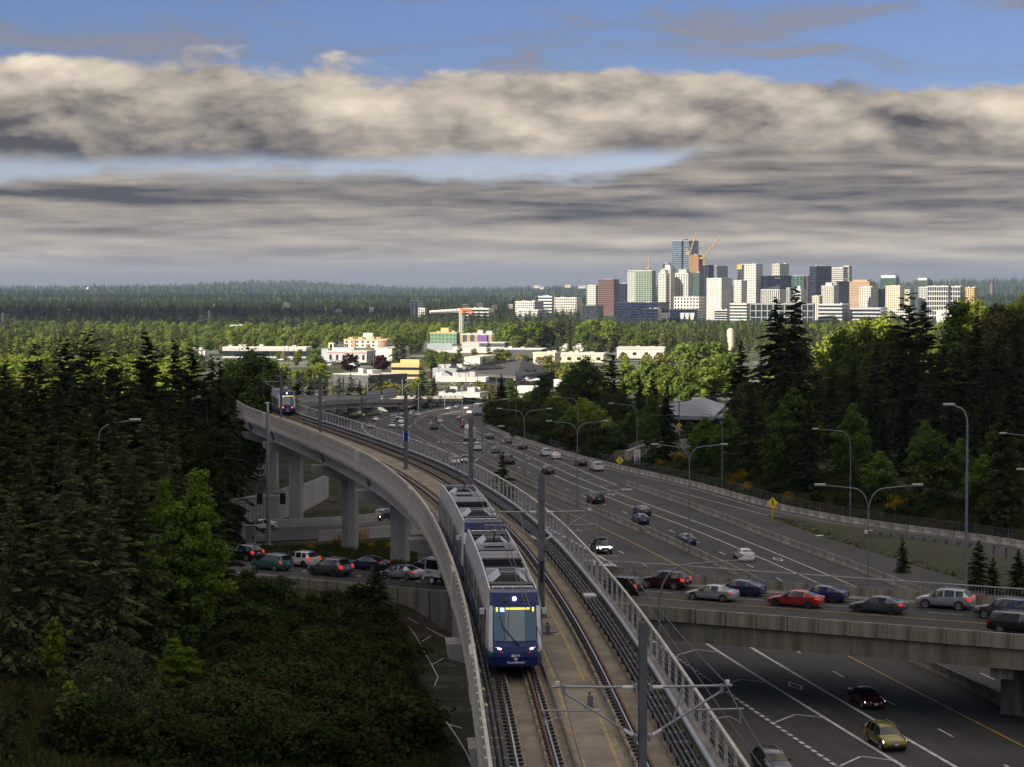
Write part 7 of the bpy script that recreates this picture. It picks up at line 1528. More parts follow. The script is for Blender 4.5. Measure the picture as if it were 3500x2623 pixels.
kind('fir1', conifer(1), M_FIR, 24, .34); kind('fir2', conifer(2, rad=4.7, tiers=30, ragged=.5, power=.58), M_FIR, 24, .36); kind('fir3', conifer(3, rad=3.3, tiers=36, power=.75, droop=.5), M_FIR, 24, .30)
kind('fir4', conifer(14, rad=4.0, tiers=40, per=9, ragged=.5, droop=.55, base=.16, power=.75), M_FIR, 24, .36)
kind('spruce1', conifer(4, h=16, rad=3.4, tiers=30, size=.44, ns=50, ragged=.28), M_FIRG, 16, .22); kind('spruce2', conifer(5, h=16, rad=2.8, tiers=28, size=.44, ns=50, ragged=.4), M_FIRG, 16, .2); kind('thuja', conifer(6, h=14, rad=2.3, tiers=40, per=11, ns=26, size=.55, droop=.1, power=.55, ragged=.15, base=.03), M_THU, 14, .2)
kind('young', conifer(7, h=5, rad=1.5, tiers=18, per=8, ns=20, size=.34, ragged=.3, base=.04), M_FIR, 5, .08)
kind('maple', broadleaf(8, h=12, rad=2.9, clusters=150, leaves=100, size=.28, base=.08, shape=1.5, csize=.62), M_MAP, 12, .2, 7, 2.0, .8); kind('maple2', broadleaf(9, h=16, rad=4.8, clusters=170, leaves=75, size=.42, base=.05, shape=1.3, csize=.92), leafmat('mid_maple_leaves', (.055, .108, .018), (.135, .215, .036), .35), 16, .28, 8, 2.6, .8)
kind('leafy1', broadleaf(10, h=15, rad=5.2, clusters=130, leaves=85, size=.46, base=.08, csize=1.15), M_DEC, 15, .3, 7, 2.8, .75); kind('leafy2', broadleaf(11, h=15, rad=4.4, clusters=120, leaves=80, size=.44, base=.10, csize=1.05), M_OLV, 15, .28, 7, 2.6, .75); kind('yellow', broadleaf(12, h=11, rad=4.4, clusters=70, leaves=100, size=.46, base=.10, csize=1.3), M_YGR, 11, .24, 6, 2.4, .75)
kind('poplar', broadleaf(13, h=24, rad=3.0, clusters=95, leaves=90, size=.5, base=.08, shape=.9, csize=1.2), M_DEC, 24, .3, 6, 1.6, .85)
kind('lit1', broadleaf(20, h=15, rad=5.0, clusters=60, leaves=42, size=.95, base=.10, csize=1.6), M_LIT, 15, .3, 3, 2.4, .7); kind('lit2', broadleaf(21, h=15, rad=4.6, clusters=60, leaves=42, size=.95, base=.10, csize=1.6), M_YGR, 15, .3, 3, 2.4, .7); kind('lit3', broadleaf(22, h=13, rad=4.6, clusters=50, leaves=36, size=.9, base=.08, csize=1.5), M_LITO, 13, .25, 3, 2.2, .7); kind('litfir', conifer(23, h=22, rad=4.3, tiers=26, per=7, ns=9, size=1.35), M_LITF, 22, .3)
kind('bare', broadleaf(24, h=12, rad=3.6, clusters=50, leaves=30, size=.7, base=.1, csize=1.3), M_TWG, 12, .22, 6, 2.4, .8); kind('purple', broadleaf(25, h=9, rad=3.4, clusters=40, leaves=40, size=.8, base=.2, csize=1.2), M_PUR, 9, .2, 3, 1.6, .7)
kind('shrub1', broadleaf(30, h=3.2, rad=2.0, clusters=34, leaves=62, size=.26, base=.0, csize=.62), M_SHR, 2.0, .06, 3, .9, .8); kind('shrub2', broadleaf(31, h=2.4, rad=2.2, clusters=34, leaves=58, size=.24, base=.0, csize=.6), M_SHR, 1.6, .05, 3, .8, .8); kind('shrub3', broadleaf(32, h=3.8, rad=1.7, clusters=36, leaves=56, size=.24, base=.0, csize=.55), leafmat('rusty_shrub_leaves', (.026, .026, .010), (.062, .056, .020), .25), 2.6, .06, 4, .9, .8)
kind('willow', broadleaf(33, h=5.4, rad=3.2, clusters=55, leaves=60, size=.22, base=.02, csize=.7), leafmat('grey_green_leaves', (.055, .064, .030), (.12, .135, .058), .3), 4, .10, 8, 2.2, .85); kind('sapling', broadleaf(34, h=5.2, rad=1.05, clusters=70, leaves=34, size=.24, base=.04, csize=.28), M_YGR, 5, .06, 3, .5, .9); kind('broom', broadleaf(35, h=2.0, rad=1.5, clusters=22, leaves=46, size=.16, base=.0, csize=.5), M_BRO, 1.2, .04, 3, .6, .8)
kind('leafybig', broadleaf(17, h=28, rad=8.6, clusters=260, leaves=72, size=.60, base=.06, csize=1.6), M_DEC, 28, .5, 9, 4.5, .75)
PN = dict(fir='fir_tree', spr='spruce_tree', thu='thuja_tree', you='young_conifer', map='maple_tree', lea='leafy_tree', yel='leafy_tree', pop='poplar_tree', lit='leafy_tree', bar='bare_tree', pur='purple_tree', shr='shrub', wil='willow_bush', sap='sapling', bro='broom_bush')
def tree(key, x, y, h, label, group=None, cat=None, wide=1.0, z=None, trunk=True):
    if key == 'leafy1' and h > 19: key = 'leafybig'
    me, tm, h0 = KIND[key]; s = h / {'shrub1': 3.2, 'shrub2': 2.4, 'shrub3': 3.8, 'willow': 5.4, 'sapling': 5.2, 'broom': 2.0}.get(key, h0); z = gz(x, y) - .1 if z is None else z
    nm = 'fir_tree' if key == 'litfir' else PN[key[:3]]
    o = thing(nm, label, cat or ('shrub' if nm in ('shrub', 'willow_bush', 'broom_bush') else 'tree'), (x, y, z), random.uniform(0, 6.28), group); o.scale = (s * wide, s * wide, s)
    c = bpy.data.objects.new('crown', me); COL.objects.link(c); c.parent = o
    if trunk: t = bpy.data.objects.new('trunk', tm); COL.objects.link(t); t.parent = o
    return o
def tree_top(key, px, ytop, D, label, group=None, wide=1.0, hmin=4, **kw):
    p = far(px, ytop, D); z = gz(p.x, D); return tree(key, p.x, D, max(hmin, p.z - z + .1), label, group, wide=wide, **kw)
# near dark firs at the far side of the street
GA = 'dark firs beyond the street at the left'; LA = 'tall dark fir in the grove beyond the street at the left'
for k, px, yt, D, w in (('fir2', 129, 1186, 245, 1.1), ('fir1', 226, 1172, 262, 1.15), ('fir2', 303, 1143, 240, 1.05), ('fir1', 502, 1150, 250, 1.2), ('fir3', 597, 1177, 262, 1.25), ('fir1', 656, 1204, 255, 1.2), ('fir3', 751, 1236, 268, 1.2), ('fir1', 18, 1245, 240, 1.2), ('fir4', 90, 1263, 230, 1.1), ('fir2', 400, 1215, 268, 1.1), ('fir1', 700, 1290, 245, 1.15), ('fir2', 560, 1290, 235, 1.1), ('fir3', 345, 1290, 230, 1.3), ('fir1', 200, 1310, 222, 1.1), ('fir2', 455, 1330, 225, 1.1), ('fir3', 790, 1330, 300, 1.2), ('fir1', 640, 1340, 228, 1.2), ('fir2', 770, 1300, 320, 1.1), ('fir1', -60, 1230, 250, 1.2), ('fir3', -20, 1330, 215, 1.2), ('fir2', 60, 1350, 215, 1.1), ('fir1', 280, 1390, 212, 1.1), ('fir2', 540, 1400, 215, 1.2), ('fir3', 690, 1400, 236, 1.2), ('fir1', 690, 1380, 262, 1.0), ('fir1', 110, 1290, 300, 1.2), ('fir2', 480, 1240, 300, 1.2), ('fir1', 620, 1260, 310, 1.2), ('fir3', 725, 1225, 330, 1.2), ('fir1', 380, 1250, 310, 1.2), ('fir2', 250, 1250, 300, 1.2)):
    tree_top(k, px, yt, D, LA, GA, w)
for px, yt, D in ((850, 1198, 345), (895, 1215, 380), (800, 1240, 360)): tree_top('leafy1', px, yt, D, 'broad dark leafy tree behind the far bend of the viaduct', 'dark leafy trees behind the viaduct bend', 1.1)
GB = 'greyish spruces on the near slope'; LB = 'shaggy grey green spruce on the near slope before the dark grove'
for k, px, yt, D, w in (('spruce1', 181, 1435, 150, 1.15), ('spruce2', 384, 1399, 160, 1.25), ('spruce1', 507, 1408, 165, 1.1), ('spruce2', 592, 1480, 170, 1.2), ('spruce1', 23, 1444, 146, 1.2), ('spruce2', 312, 1498, 142, 1.2), ('spruce1', 461, 1575, 138, 1.1), ('spruce2', 100, 1540, 134, 1.3), ('spruce1', 240, 1590, 132, 1.1), ('spruce1', -40, 1560, 132, 1.1), ('spruce2', 370, 1660, 130, 1.2), ('spruce1', 170, 1700, 128, 1.1), ('spruce2', 40, 1700, 127, 1.2), ('spruce1', 560, 1560, 160, 1.0), ('spruce1', 420, 1520, 152, 1.2), ('spruce2', 110, 1480, 150, 1.2)):
    tree_top(k, px, yt, D, LB, GB, w)
for px, yt, D, lab in ((289, 1412, 176, 'dark columnar thuja between spruces'), (27, 1331, 176, 'tall columnar thuja at the left photo edge'), (690, 1489, 176, 'dark columnar thuja behind the bright maple'), (668, 1600, 182, 'shorter thuja near the green street sign'), (640, 1470, 190, 'dense thuja left of the bright maple top')): tree_top('thuja', px, yt, D, lab, None, 1.15)
tree_top('maple', 656, 1612, 152, 'bright fresh green maple standing out before dark spruces', None, .92); tree_top('maple', 545, 1640, 158, 'fresh green maple just left of the brightest one', None, .55); tree_top('maple', 470, 1770, 148, 'small fresh green maple low among the spruces', None, .9); tree_top('maple', 690, 1770, 160, 'fresh green maple behind the brightest one, toward the street', None, .55)
tree_top('maple', 610, 2180, 128, 'low dark maple bush under the bright maple', None, 1.5); tree_top('willow', 382, 2190, 116, 'large twiggy grey green bush on the grass slope', None, 1.0); tree_top('sapling', 242, 2322, 108, 'yellow green sapling alone on the grass slope', None, .95); tree_top('sapling', 190, 2090, 124, 'thin yellow green sapling at the spruce edge', None, .8)
tree_top('fir3', 1717, 1553, 212, 'small spruce growing beside the cable railing', None, 1.5); tree_top('spruce1', 1290, 1910, 186, 'small round conifer at the street edge near the viaduct', None, 1.4)
def ordinals(group, fmt):
    W_ = 'first second third fourth fifth sixth seventh eighth ninth tenth eleventh twelfth thirteenth fourteenth fifteenth sixteenth seventeenth eighteenth nineteenth twentieth'.split(); tens = ['twenty', 'thirty']
    L = sorted([o for o in COL.objects if o.get('group') == group], key=lambda o: o.location.x / o.location.y)
    for k, o in enumerate(L): o['label'] = fmt % (W_[k] if k < 20 else tens[(k + 1) // 10 - 2] + ('-' + W_[(k + 1) % 10 - 1] if (k + 1) % 10 else 'ieth'))
# thicket on the slope
rg = random.Random(11); n = 0; tries = 0
while n < 235 and tries < 6000:
    tries += 1; px, py = rg.uniform(480, 1600), rg.uniform(2005, 2640); edge = np.interp(py, [1960, 2060, 2200, 2400, 2640], [1150, 1290, 1330, 1380, 1450]); lo = np.interp(py, [1960, 2150, 2300, 2450, 2640], [740, 760, 740, 660, 470])
    if px > edge or px < lo or py < np.interp(px, [700, 900, 1000, 1300, 1500], [2005, 2035, 2085, 2100, 2130]): continue
    q = onland(px, py); k = rg.choice(('shrub1', 'shrub1', 'shrub2', 'shrub2', 'shrub3')); tree(k, q.x, q.y, rg.uniform(2.0, 3.6) * (1 if k != 'shrub2' else .8), 'dense dark shrub in the thicket below the street', 'shrubs of the thicket beside the viaduct', trunk=False, wide=rg.uniform(.9, 1.3)); n += 1
for px, py in ((790, 2545), (300, 2600), (560, 2600), (180, 2600), (860, 2470), (700, 2300), (960, 2400), (1060, 2250), (430, 2440), (80, 2480), (1000, 2560), (640, 2480), (320, 2430), (30, 2620), (110, 2330)):
    q = onland(px, py); tree(rg.choice(('shrub3', 'young', 'young', 'shrub1')), q.x, q.y, rg.uniform(2.2, 4.2), 'ragged low bush or young conifer on the grass slope', 'bushes scattered on the grass slope', 'shrub')
for px, py in ((1235, 1783), (1200, 1800), (1270, 1840), (1330, 1850), (1390, 1840), (1160, 1830), (1060, 1828)): q = at(px, py, 4.0); tree('broom', q.x, q.y, rg.uniform(.8, 1.6), 'low yellow flowering broom on the mound by the piers', 'yellow broom on the mound')
# wooded bank on the right
LR, GR = 'tall dark fir in the wooded bank at the right', 'dark firs of the wooded bank'
for k, px, yt, D, w in (('fir4', 2654, 1020, 430, 1.25), ('fir4', 2720, 985, 426, 1.2), ('fir2', 3104, 1006, 385, 1.2), ('fir1', 3161, 1030, 392, 1.25), ('fir1', 3340, 1079, 395, 1.15), ('fir3', 2534, 1164, 452, 1.3), ('fir2', 2743, 1228, 400, 1.2), ('fir1', 2848, 1248, 380, 1.3), ('fir2', 2987, 1268, 360, 1.2), ('fir1', 3121, 1199, 365, 1.25), ('fir3', 3060, 1220, 390, 1.3), ('fir2', 2790, 1260, 420, 1.2), ('fir1', 2920, 1230, 410, 1.2), ('fir2', 3220, 1160, 370, 1.15), ('fir1', 3280, 1190, 385, 1.2), ('fir2', 3410, 1130, 365, 1.2), ('fir1', 3480, 1110, 380, 1.2), ('fir3', 2690, 1190, 410, 1.3), ('fir1', 2600, 1230, 440, 1.25), ('fir2', 2570, 1290, 420, 1.2), ('fir1', 3200, 1280, 340, 1.2), ('fir2', 3380, 1290, 330, 1.1), ('fir1', 3460, 1240, 335, 1.15), ('fir3', 3520, 1160, 345, 1.3), ('fir1', 3090, 1330, 345, 1.1), ('fir2', 2650, 1330, 390, 1.2), ('fir1', 2760, 1350, 372, 1.1), ('fir2', 2880, 1370, 352, 1.1), ('fir1', 3020, 1400, 338, 1.0), ('fir3', 3250, 1350, 326, 1.2), ('fir1', 3330, 1400, 318, 1.0), ('fir2', 2600, 1400, 398, 1.1), ('fir1', 3000, 1180, 420, 1.2), ('fir2', 3440, 1200, 400, 1.2)):
    tree_top(k, px, yt, D, LR, GR, w)
for k, px, yt, D, w, lab in (('maple2', 2718, 1325, 345, 1.0, 'broad fresh green maple left of the bank'), ('maple2', 2917, 1378, 333, .8, 'fresh green maple behind the left-pointing single lamp'), ('maple2', 3161, 1437, 328, .85, 'fresh green maple above the double-armed lamp'), ('maple2', 3285, 1497, 318, .95, 'green leafy tree beside the tall thick lamp'), ('leafy1', 3420, 1447, 316, 1.0, 'dark leafy tree at the right photo edge'), ('leafy1', 3330, 1560, 305, .9, 'low leafy tree at the foot of the bank, far right'), ('leafy1', 3480, 1580, 300, 1.0, 'low leafy tree cut by the right photo edge'), ('leafy2', 2548, 1303, 415, .9, 'tall olive leafy tree in front of the hall'), ('leafy2', 2605, 1400, 400, .8, 'olive leafy tree at the end of the graffiti wall'), ('poplar', 3278, 1008, 420, 1.1, 'tall poplar rising above the firs of the bank'), ('poplar', 3060, 1110, 470, 1.2, 'poplar behind the dark firs'), ('leafy1', 2957, 1115, 520, 1.0, 'round leafy tree behind the bank, left one'), ('leafy1', 2872, 1130, 560, 1.1, 'round leafy tree behind the bank, middle one'), ('leafy1', 3030, 1150, 500, 1.1, 'round leafy tree behind the bank, right one')):
    tree_top(k, px, yt, D, lab, None, w)
for px, yt, D in ((3419, 1035, 640), (3469, 1050, 600), (3500, 1020, 660), (3380, 1060, 680), (3440, 1090, 620), (3340, 1040, 760), (2960, 1080, 900), (3020, 1090, 860), (2900, 1110, 820)): tree_top(rg.choice(('yellow', 'leafy2', 'yellow')), px, yt, D, 'sunlit yellow green tree above the dark bank', 'sunlit trees above the bank', 1.1)
# clump at the inside of the freeway bend
for k, px, yt, D, w, lab in (('leafy1', 2001, 1222, 590, 1.15, 'large dark leafy tree at the edge of the freeway bend'), ('leafy1', 1960, 1260, 610, 1.0, 'dark leafy tree left of the large one at the bend'), ('leafy1', 1863, 1283, 690, 1.0, 'dark leafy tree in front of the black hip roof'), ('leafy1', 1741, 1299, 760, .9, 'dark leafy tree at the tip of the bend'), ('leafy1', 1800, 1340, 720, .9, 'low dark leafy tree by the far bend'), ('leafy2', 1863, 1385, 560, .9, 'olive round tree by the parapet of the bend'), ('yellow', 2009, 1385, 500, 1.0, 'round fresh yellow green tree behind the lamps'), ('yellow', 2075, 1430, 485, .9, 'smaller yellow green tree right of the round one'), ('maple2', 2228, 1340, 440, .62, 'leafy green tree before the curved ramp wall'), ('leafy1', 2225, 1410, 425, .6, 'lower leafy tree before the curved ramp wall'), ('leafy1', 1790, 1390, 620, .8, 'dense dark bush tree beside the wooden pole'), ('leafy2', 1935, 1420, 520, .7, 'low olive bush tree left of the round yellow one'), ('leafy1', 2120, 1330, 560, .9, 'dark leafy tree behind the single lamp arm'), ('leafy1', 1700, 1330, 840, 1.0, 'dark bushy tree above the far viaduct end')):
    tree_top(k, px, yt, D, lab, None, w)
for k, px, yt, D, w in (('fir2', 2091, 1194, 600, 1.1), ('fir3', 2184, 1279, 560, 1.3), ('fir1', 2229, 1275, 565, 1.2), ('fir1', 2066, 1454, 432, 1.2), ('fir2', 2510, 1250, 570, 1.3), ('fir1', 2130, 1300, 600, 1.3), ('fir1', 1880, 1440, 520, 1.4), ('fir2', 2040, 1290, 640, 1.2), ('fir3', 2160, 1400, 480, 1.3), ('fir1', 2270, 1350, 640, 1.2), ('fir2', 2440, 1290, 620, 1.2), ('fir1', 1920, 1330, 640, 1.2), ('fir1', 2580, 1330, 470, 1.2)): tree_top(k, px, yt, D, 'dark fir in the clump at the freeway bend', 'dark firs at the freeway bend', w)
for px, yt, D in ((940, 1275, 620), (1160, 1285, 760), (1200, 1280, 770), (1262, 1278, 780), (1300, 1276, 790), (1380, 1290, 800), (1448, 1263, 800), (1485, 1285, 820), (1430, 1310, 760), (1230, 1300, 740), (1110, 1300, 700), (1020, 1270, 660), (1060, 1290, 690)): tree_top(rg.choice(('fir1', 'fir2')), px, yt, D, 'dark pointed conifer behind the far viaduct', 'conifers behind the far viaduct', 1.25)
for px, yt, D in ((1330, 1300, 830), (1350, 1310, 840), (1560, 1310, 900), (1600, 1305, 910), (1640, 1300, 930), (1680, 1310, 940), (1530, 1312, 900), (1580, 1322, 880), (1620, 1320, 880), (1290, 1315, 800), (1505, 1320, 880), (1660, 1320, 900)): tree_top(rg.choice(('bare', 'lit3', 'bare')), px, yt, D, 'sunlit twiggy tree along the far viaduct', 'sunlit twiggy trees by the far viaduct', 1.2)
for px, yt, D, w in ((3086, 1840, 250, 1.4), (3345, 1848, 236, 1.7), (3480, 1884, 226, 1.7), (3395, 1905, 228, 1.4)): tree_top('fir1', px, yt, D, 'young dark conifer on the grass wedge beside the guard rail', 'young conifers on the grass wedge', w)
for n_ in range(13):
    y = 288 + n_ * 9.5; x = float(rgtx(y)) + rg.uniform(9, 17); k = rg.choice(('leafy1', 'maple2', 'fir1', 'maple2')); tree(k, x, y, rg.uniform(7, 12) if k[:3] != 'fir' else rg.uniform(13, 19), 'dark tree in the front row of the bank just behind the fence', 'front row trees of the wooded bank', wide=1.15)
for i in range(70):
    y = rg.uniform(270, 402); x = float(rgtx(y)) + rg.uniform(3.5, 14); b = i % 6 == 0
    tree('broom' if b else rg.choice(('shrub1', 'shrub2', 'shrub3')), x, y, rg.uniform(1.2, 2.6), 'yellow flowering broom on the bank' if b else 'low green shrub on the bank behind the chain link fence', 'yellow broom on the bank' if b else 'shrubs on the bank')
for n_ in range(46):
    y = rg.uniform(455, 830); x = float(rgtx(y)) + 4 + 42 * rg.random() ** 1.6; k = rg.choice(('leafy1', 'leafy2', 'maple2', 'leafy1', 'fir1', 'yellow'))
    if 470 < y < 560 and x > 30: continue
    tree(k, x, y, rg.uniform(5, 10) if k != 'fir1' else rg.uniform(10, 15), {'fir1': 'young fir in the brush beside the freeway bend', 'yellow': 'yellow green bushy tree in the brush beside the freeway bend'}.get(k, 'bushy leafy tree in the brush beside the freeway bend'), 'bushy trees beside the freeway bend', wide=1.25)
# trees among the valley buildings
ordinals(GA, 'tall dark fir beyond the street at the left, %s treetop from the photo edge'); ordinals(GB, 'shaggy grey green spruce on the near slope, %s from the photo edge'); ordinals(GR, 'tall dark fir of the wooded bank, %s from the hall with the metal roof'); ordinals('dark firs at the freeway bend', 'dark fir in the clump at the freeway bend, %s from its tip'); ordinals('conifers behind the far viaduct', 'dark pointed conifer behind the far viaduct, %s from the far train'); ordinals('front row trees of the wooded bank', 'dark tree just behind the chain link fence, %s along the bank from afar')
LM = {'lit1': 'sunlit green leafy tree among the valley buildings', 'lit2': 'sunlit yellow green tree among the valley buildings', 'lit3': 'sunlit olive tree among the valley buildings', 'litfir': 'sunlit conifer among the valley buildings', 'bare': 'pale twiggy tree among the valley buildings', 'purple': 'dark purple leaved tree near the pink trimmed office'}
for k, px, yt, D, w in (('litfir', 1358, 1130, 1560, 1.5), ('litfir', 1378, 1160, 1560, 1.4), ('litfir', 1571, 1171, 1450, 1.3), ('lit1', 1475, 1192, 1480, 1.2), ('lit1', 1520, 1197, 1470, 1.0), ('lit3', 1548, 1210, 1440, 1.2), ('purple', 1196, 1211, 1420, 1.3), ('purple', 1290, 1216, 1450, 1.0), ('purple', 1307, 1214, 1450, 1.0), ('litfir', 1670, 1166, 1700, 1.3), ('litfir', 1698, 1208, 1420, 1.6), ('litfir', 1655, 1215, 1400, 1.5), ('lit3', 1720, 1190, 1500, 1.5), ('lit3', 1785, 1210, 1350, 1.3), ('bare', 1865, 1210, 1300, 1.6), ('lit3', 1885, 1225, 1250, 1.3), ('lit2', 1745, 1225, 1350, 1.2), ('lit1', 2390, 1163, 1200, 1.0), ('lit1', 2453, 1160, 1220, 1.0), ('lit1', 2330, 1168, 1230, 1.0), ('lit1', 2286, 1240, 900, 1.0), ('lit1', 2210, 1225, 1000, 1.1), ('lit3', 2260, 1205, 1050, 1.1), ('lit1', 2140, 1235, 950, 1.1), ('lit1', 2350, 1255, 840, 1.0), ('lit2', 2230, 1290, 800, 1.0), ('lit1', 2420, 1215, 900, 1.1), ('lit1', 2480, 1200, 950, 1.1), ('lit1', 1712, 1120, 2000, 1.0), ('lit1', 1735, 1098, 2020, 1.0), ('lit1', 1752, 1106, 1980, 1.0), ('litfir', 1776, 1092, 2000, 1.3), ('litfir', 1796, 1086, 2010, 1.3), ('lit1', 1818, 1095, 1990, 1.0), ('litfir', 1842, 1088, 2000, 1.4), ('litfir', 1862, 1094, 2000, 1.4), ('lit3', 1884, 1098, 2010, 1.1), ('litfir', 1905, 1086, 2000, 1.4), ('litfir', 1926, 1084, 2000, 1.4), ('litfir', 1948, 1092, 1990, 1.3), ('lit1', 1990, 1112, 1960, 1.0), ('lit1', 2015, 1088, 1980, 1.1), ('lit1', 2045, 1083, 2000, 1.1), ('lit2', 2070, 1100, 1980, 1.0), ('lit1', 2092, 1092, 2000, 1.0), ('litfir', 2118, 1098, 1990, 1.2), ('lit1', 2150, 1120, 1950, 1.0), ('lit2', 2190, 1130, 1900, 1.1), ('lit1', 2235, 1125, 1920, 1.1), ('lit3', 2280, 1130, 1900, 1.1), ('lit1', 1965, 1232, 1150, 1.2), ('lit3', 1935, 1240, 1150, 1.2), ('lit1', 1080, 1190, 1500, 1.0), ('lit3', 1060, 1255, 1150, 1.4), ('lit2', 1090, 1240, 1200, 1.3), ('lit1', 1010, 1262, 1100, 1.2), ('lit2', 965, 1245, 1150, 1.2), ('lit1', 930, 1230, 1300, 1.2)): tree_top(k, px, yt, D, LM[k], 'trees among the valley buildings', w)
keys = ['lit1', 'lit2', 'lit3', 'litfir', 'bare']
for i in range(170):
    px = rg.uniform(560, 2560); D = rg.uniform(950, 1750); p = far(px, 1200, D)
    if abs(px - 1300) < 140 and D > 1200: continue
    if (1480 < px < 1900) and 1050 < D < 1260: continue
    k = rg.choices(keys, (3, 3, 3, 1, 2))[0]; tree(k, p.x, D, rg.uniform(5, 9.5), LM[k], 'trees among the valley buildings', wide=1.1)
# ---- woods beyond the valley: each belt is one mass
def scatter(name, label, keys, pts, smin, smax, seed=1):
    r = np.random.default_rng(seed); n = len(pts); me = bpy.data.meshes.new(name + '_points'); me.vertices.add(n); me.vertices.foreach_set('co', np.asarray(pts, np.float32).ravel())
    a = me.attributes.new('scl', 'FLOAT', 'POINT'); a.data.foreach_set('value', r.uniform(smin, smax, n).astype(np.float32)); a = me.attributes.new('rot', 'FLOAT', 'POINT'); a.data.foreach_set('value', r.uniform(0, 6.28, n).astype(np.float32)); a = me.attributes.new('idx', 'INT', 'POINT'); a.data.foreach_set('value', r.integers(0, len(keys), n).astype(np.int32))
    o = bpy.data.objects.new(name, me); COL.objects.link(o); tag(o, label, kind='stuff')
    cl = bpy.data.collections.new(name + '_kinds')
    for i, k in enumerate(keys):
        q = bpy.data.objects.new('%02d_tree' % i, KIND[k][0]); cl.objects.link(q)
    ng = bpy.data.node_groups.new(name, 'GeometryNodeTree'); ng.interface.new_socket('Geometry', in_out='INPUT', socket_type='NodeSocketGeometry'); ng.interface.new_socket('Geometry', in_out='OUTPUT', socket_type='NodeSocketGeometry')
    N = ng.nodes.new; L = ng.links.new; gi, go2 = N('NodeGroupInput'), N('NodeGroupOutput'); ci = N('GeometryNodeCollectionInfo'); ci.inputs[0].default_value = cl; ci.inputs['Separate Children'].default_value = True; ci.inputs['Reset Children'].default_value = True
    ip = N('GeometryNodeInstanceOnPoints'); ip.inputs['Pick Instance'].default_value = True
    def na(nm, t):
        q = N('GeometryNodeInputNamedAttribute'); q.data_type = t; q.inputs[0].default_value = nm; return q.outputs[0]
    cx = N('ShaderNodeCombineXYZ'); L(na('rot', 'FLOAT'), cx.inputs[2]); L(gi.outputs[0], ip.inputs['Points']); L(ci.outputs[0], ip.inputs['Instance']); L(na('idx', 'INT'), ip.inputs['Instance Index']); L(cx.outputs[0], ip.inputs['Rotation']); L(na('scl', 'FLOAT'), ip.inputs['Scale']); L(ip.outputs[0], go2.inputs[0])
    md = o.modifiers.new('scatter', 'NODES'); md.node_group = ng; return o
kind('farfir', conifer(40, h=24, rad=4.4, tiers=16, per=6, ns=4, size=2.2, power=.8), M_FIR, 24, .3); kind('farfir2', conifer(41, h=26, rad=3.8, tiers=15, per=6, ns=4, size=2.1), M_FIR, 26, .3); kind('farfir3', conifer(44, h=22, rad=4.6, tiers=15, per=6, ns=4, size=2.1), M_FIRG, 22, .3)
kind('farleaf', broadleaf(42, h=15, rad=6, clusters=26, leaves=12, size=2.0, base=.0, csize=2.2), M_LIT, 15, .3); kind('farleaf2', broadleaf(43, h=14, rad=6, clusters=26, leaves=12, size=2.0, base=.0, csize=2.2), M_LITO, 14, .3)
def region(n, d0, d1, a0, a1, seed, keep=None):
    r = np.random.default_rng(seed); y = np.sqrt(r.uniform(d0**2, d1**2, n)); x = y * (r.uniform(a0, a1, n) - CX) / FPX
    k = np.ones(n, bool) if keep is None else keep(x, y); x, y = x[k], y[k]; return np.stack([x, y, ground(x, y) - .5], 1)
patch = lambda x, y: wav(x * 1.0, y * 1.0, 190)
BD = [(860, 1175, 1600, 1900), (750, 1080, 1690, 1850), (1150, 1360, 1500, 2180), (1440, 1760, 1700, 2300)]
front = lambda x, y: (CX + x / y * FPX < 1960) | (y < 2250)
def clear(x, y):
    px = CX + x / y * FPX; k = np.ones(len(x), bool)
    for a, b, c, d in BD: k &= ~((px > a) & (px < b) & (y > c) & (y < d))
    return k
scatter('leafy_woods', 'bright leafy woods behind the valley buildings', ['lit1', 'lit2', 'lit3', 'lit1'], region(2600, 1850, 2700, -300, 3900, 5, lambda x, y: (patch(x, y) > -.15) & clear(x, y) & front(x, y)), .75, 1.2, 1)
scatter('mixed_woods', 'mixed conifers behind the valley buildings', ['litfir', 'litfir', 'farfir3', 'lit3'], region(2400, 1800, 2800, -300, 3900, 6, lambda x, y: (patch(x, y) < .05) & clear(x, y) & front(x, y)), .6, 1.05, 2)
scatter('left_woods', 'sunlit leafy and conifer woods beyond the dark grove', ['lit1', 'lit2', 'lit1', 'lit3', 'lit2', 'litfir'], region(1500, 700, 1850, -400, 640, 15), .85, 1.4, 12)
scatter('right_woods', 'woods behind the right bank', ['lit1', 'lit2', 'lit3', 'litfir', 'leafy1'], region(800, 620, 2700, 2640, 3900, 16), .9, 1.35, 13)
notcity = lambda x, y: (CX + x / y * FPX < 1980) | (y < 3250) | (y > 5600) | (CX + x / y * FPX > 3360)
lowcity = lambda px: (px > 1980) & (px < 3360)
def sm(x, y): px = CX + x / y * FPX; return notcity(x, y) & ((px < 1960) | (y > 3250))
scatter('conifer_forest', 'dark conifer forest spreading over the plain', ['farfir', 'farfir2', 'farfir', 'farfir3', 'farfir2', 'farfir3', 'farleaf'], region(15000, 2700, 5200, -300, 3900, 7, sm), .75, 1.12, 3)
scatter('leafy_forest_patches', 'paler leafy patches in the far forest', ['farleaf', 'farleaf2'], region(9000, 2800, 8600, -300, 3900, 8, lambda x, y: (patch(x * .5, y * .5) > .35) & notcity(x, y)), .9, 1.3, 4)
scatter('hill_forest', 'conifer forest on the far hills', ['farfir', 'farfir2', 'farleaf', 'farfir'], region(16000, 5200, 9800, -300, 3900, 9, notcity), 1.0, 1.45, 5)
scatter('ridge_forest', 'bluish forest on the farthest ridge', ['farfir', 'farfir2', 'farleaf'], region(14000, 9800, 16500, -300, 3900, 10), 1.0, 1.9, 6)
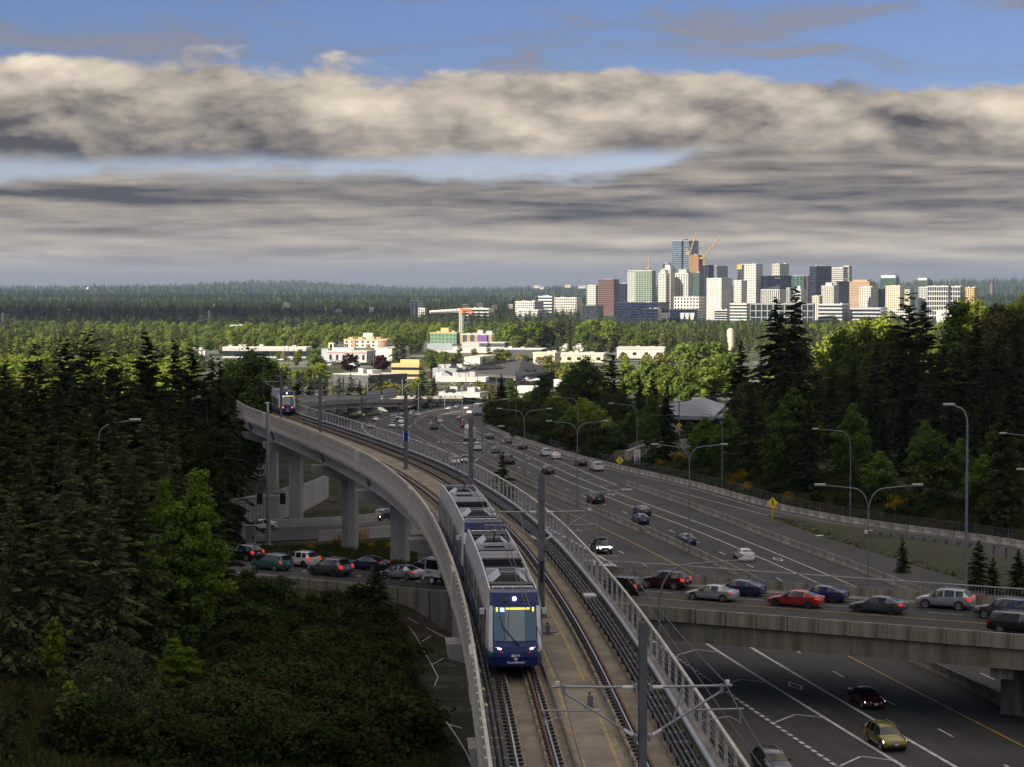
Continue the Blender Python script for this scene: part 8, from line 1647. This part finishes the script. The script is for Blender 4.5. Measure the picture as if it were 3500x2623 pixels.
scatter('street_trees', 'trees lining the near edge of the city', ['lit1', 'farfir', 'lit2', 'farleaf', 'litfir'], region(1500, 2250, 3250, 1940, 3500, 11), .42, .72, 7)
# ---- low plants: grass and weeds of the near slopes
def tuft(seed, n, h, m, key):
    r = np.random.default_rng(seed); c = np.stack([r.normal(size=n) * .28, r.normal(size=n) * .28, r.random(n) * h * .5], 1); d = unit(np.stack([r.normal(size=n) * .5, r.normal(size=n) * .5, np.ones(n) * 1.0], 1)); w = unit(np.cross(d, r.normal(size=(n, 3)))); s = h * (.4 + .5 * r.random(n))
    V, F, a = quads(c, d * (s * .5)[:, None], w * .035, r.random(n)); KIND[key] = (fastmesh(key, V, F, [m], a), None, h)
M_GRS = leafmat('slope_grass', (.038, .048, .014), (.088, .098, .028), .3); tuft(50, 46, .7, M_GRS, 'tuft1'); tuft(51, 40, .5, leafmat('dry_grass', (.050, .044, .018), (.105, .090, .042), .3), 'tuft2'); tuft(52, 40, .6, leafmat('verge_blades', (.045, .058, .016), (.10, .115, .03), .3), 'tuft3')
def slope_pts(n, seed):
    r = random.Random(seed); P = []
    while len(P) < n:
        px, py = r.uniform(-60, 1680), r.uniform(2120, 2660)
        if px > np.interp(py, [2120, 2300, 2450, 2640], [1360, 1400, 1450, 1520]): continue
        q = onland(px, py); P.append((q.x, q.y, gz(q.x, q.y)))
    return P
scatter('slope_grass', 'rough dark grass covering the near slope', ['tuft1', 'tuft1', 'tuft2'], slope_pts(9000, 3), .6, 1.5, 8)
r_ = np.random.default_rng(12); y_ = r_.uniform(255, 420, 6000); x_ = rgtx(y_) + r_.uniform(2.2, 22, 6000) ** 1.0; scatter('bank_grass', 'grass and weeds on the bank behind the fence', ['tuft1', 'tuft2', 'tuft1'], np.stack([x_, y_, grid_at(x_, y_) - .02], 1), .7, 1.7, 9)
y_ = r_.uniform(205, 262, 3000); x_ = r_.uniform(-34, -4, 3000); k_ = (np.abs(y_ - np.interp(x_, STREET.a[:, 0], STREET.a[:, 1])) > 10) & (y_ < np.interp(x_, [-40, -20, -4], [262, 262, 275])); scatter('mound_grass', 'grass on the mound between street and lower road', ['tuft1'], np.stack([x_, y_, grid_at(x_, y_) - .02], 1)[k_], .5, 1.0, 10)
y_ = r_.uniform(190, 308, 2600); t_ = r_.uniform(0, 1, 2600); x_ = np.array([gl(y) + (gr(y) - gl(y)) * t for y, t in zip(y_, t_)]); z_ = .02 + .75 * np.sin(np.pi * t_) * np.minimum(1, (np.vectorize(gr)(y_) - np.vectorize(gl)(y_)) / 8); scatter('verge_weeds', 'weeds and grass on the wedge between ramps', ['tuft3', 'tuft2', 'tuft3'], np.stack([x_, y_, z_], 1), .25, .6, 14)
y_ = r_.uniform(405, 860, 420); x_ = rgtx(y_) + 2.5 + 45 * r_.uniform(0, 1, 420) ** 1.5; k_ = ~((y_ > 470) & (y_ < 560) & (x_ > 30)) & ~((y_ < 456) & (x_ > 19)); scatter('bend_brush', 'tangled low brush beside the freeway bend', ['shrub1', 'shrub2', 'shrub3', 'shrub1'], np.stack([x_, y_, grid_at(x_, y_) - .1], 1)[k_], .9, 1.8, 15)
# ---- clouds that stand outside the view, to the left and behind, and shade the near ground and the dark belt of forest
M_CLD = mat('cloud_white', (.85, .85, .86), 1.0, spec=0.0)
def cloud(name, label, c, sx, sy, sz, seed):
    r = np.random.default_rng(seed); nu, nv = 64, 28; vs = []
    ph = r.uniform(0, 6.28, (8, 3)); fr = r.uniform(1, 5, (8, 3))
    for i in range(nv + 1):
        th = math.pi * i / nv
        for j in range(nu):
            a = 2 * math.pi * j / nu; d = np.array([math.sin(th) * math.cos(a), math.sin(th) * math.sin(a), math.cos(th)]); b = sum(math.sin(fr[k, 0] * d[0] * 2 + fr[k, 1] * d[1] * 2 + fr[k, 2] * d[2] * 2 + ph[k, 0]) for k in range(8)) / 8
            s = 1 + .22 * b; z = d[2] * sz * s; vs.append((d[0] * sx * s, d[1] * sy * s, z if z > 0 else z * .35))
    mb = MB(); mb.rings([vs[i * nu:(i + 1) * nu] for i in range(nv + 1)]); o = mb.build(name, M_CLD, None, smooth=80); o.location = c; return tag(o, label, kind='stuff')
def shade(gx, gy, h): return (gx + SX * h / math.tan(SUN_EL), gy + SY * h / math.tan(SUN_EL), h)
cloud('cloud', 'broad white cumulus high behind the viewpoint', shade(20, 170, 760), 560, 520, 150, 1)
cloud('cloud', 'long white cumulus drifting out of view beyond the left', shade(-1000, 3550, 700), 900, 640, 170, 2)
# ---- haze
hz = MB().box(-9500, 9500, -400, 23000, -95, 240).build('haze', [], None); hm = bpy.data.materials.new('haze'); hm.use_nodes = True; t = NT(hm.node_tree); t.n.clear(); pv = t.new('ShaderNodeVolumePrincipled'); pv.inputs['Color'].default_value = (.48, .62, .92, 1); pv.inputs['Density'].default_value = 3.0e-5; pv.inputs['Anisotropy'].default_value = .2; ou = t.new('ShaderNodeOutputMaterial'); t.l.new(pv.outputs[0], ou.inputs['Volume']); hz.data.materials.append(hm); tag(hz, kind='stuff')
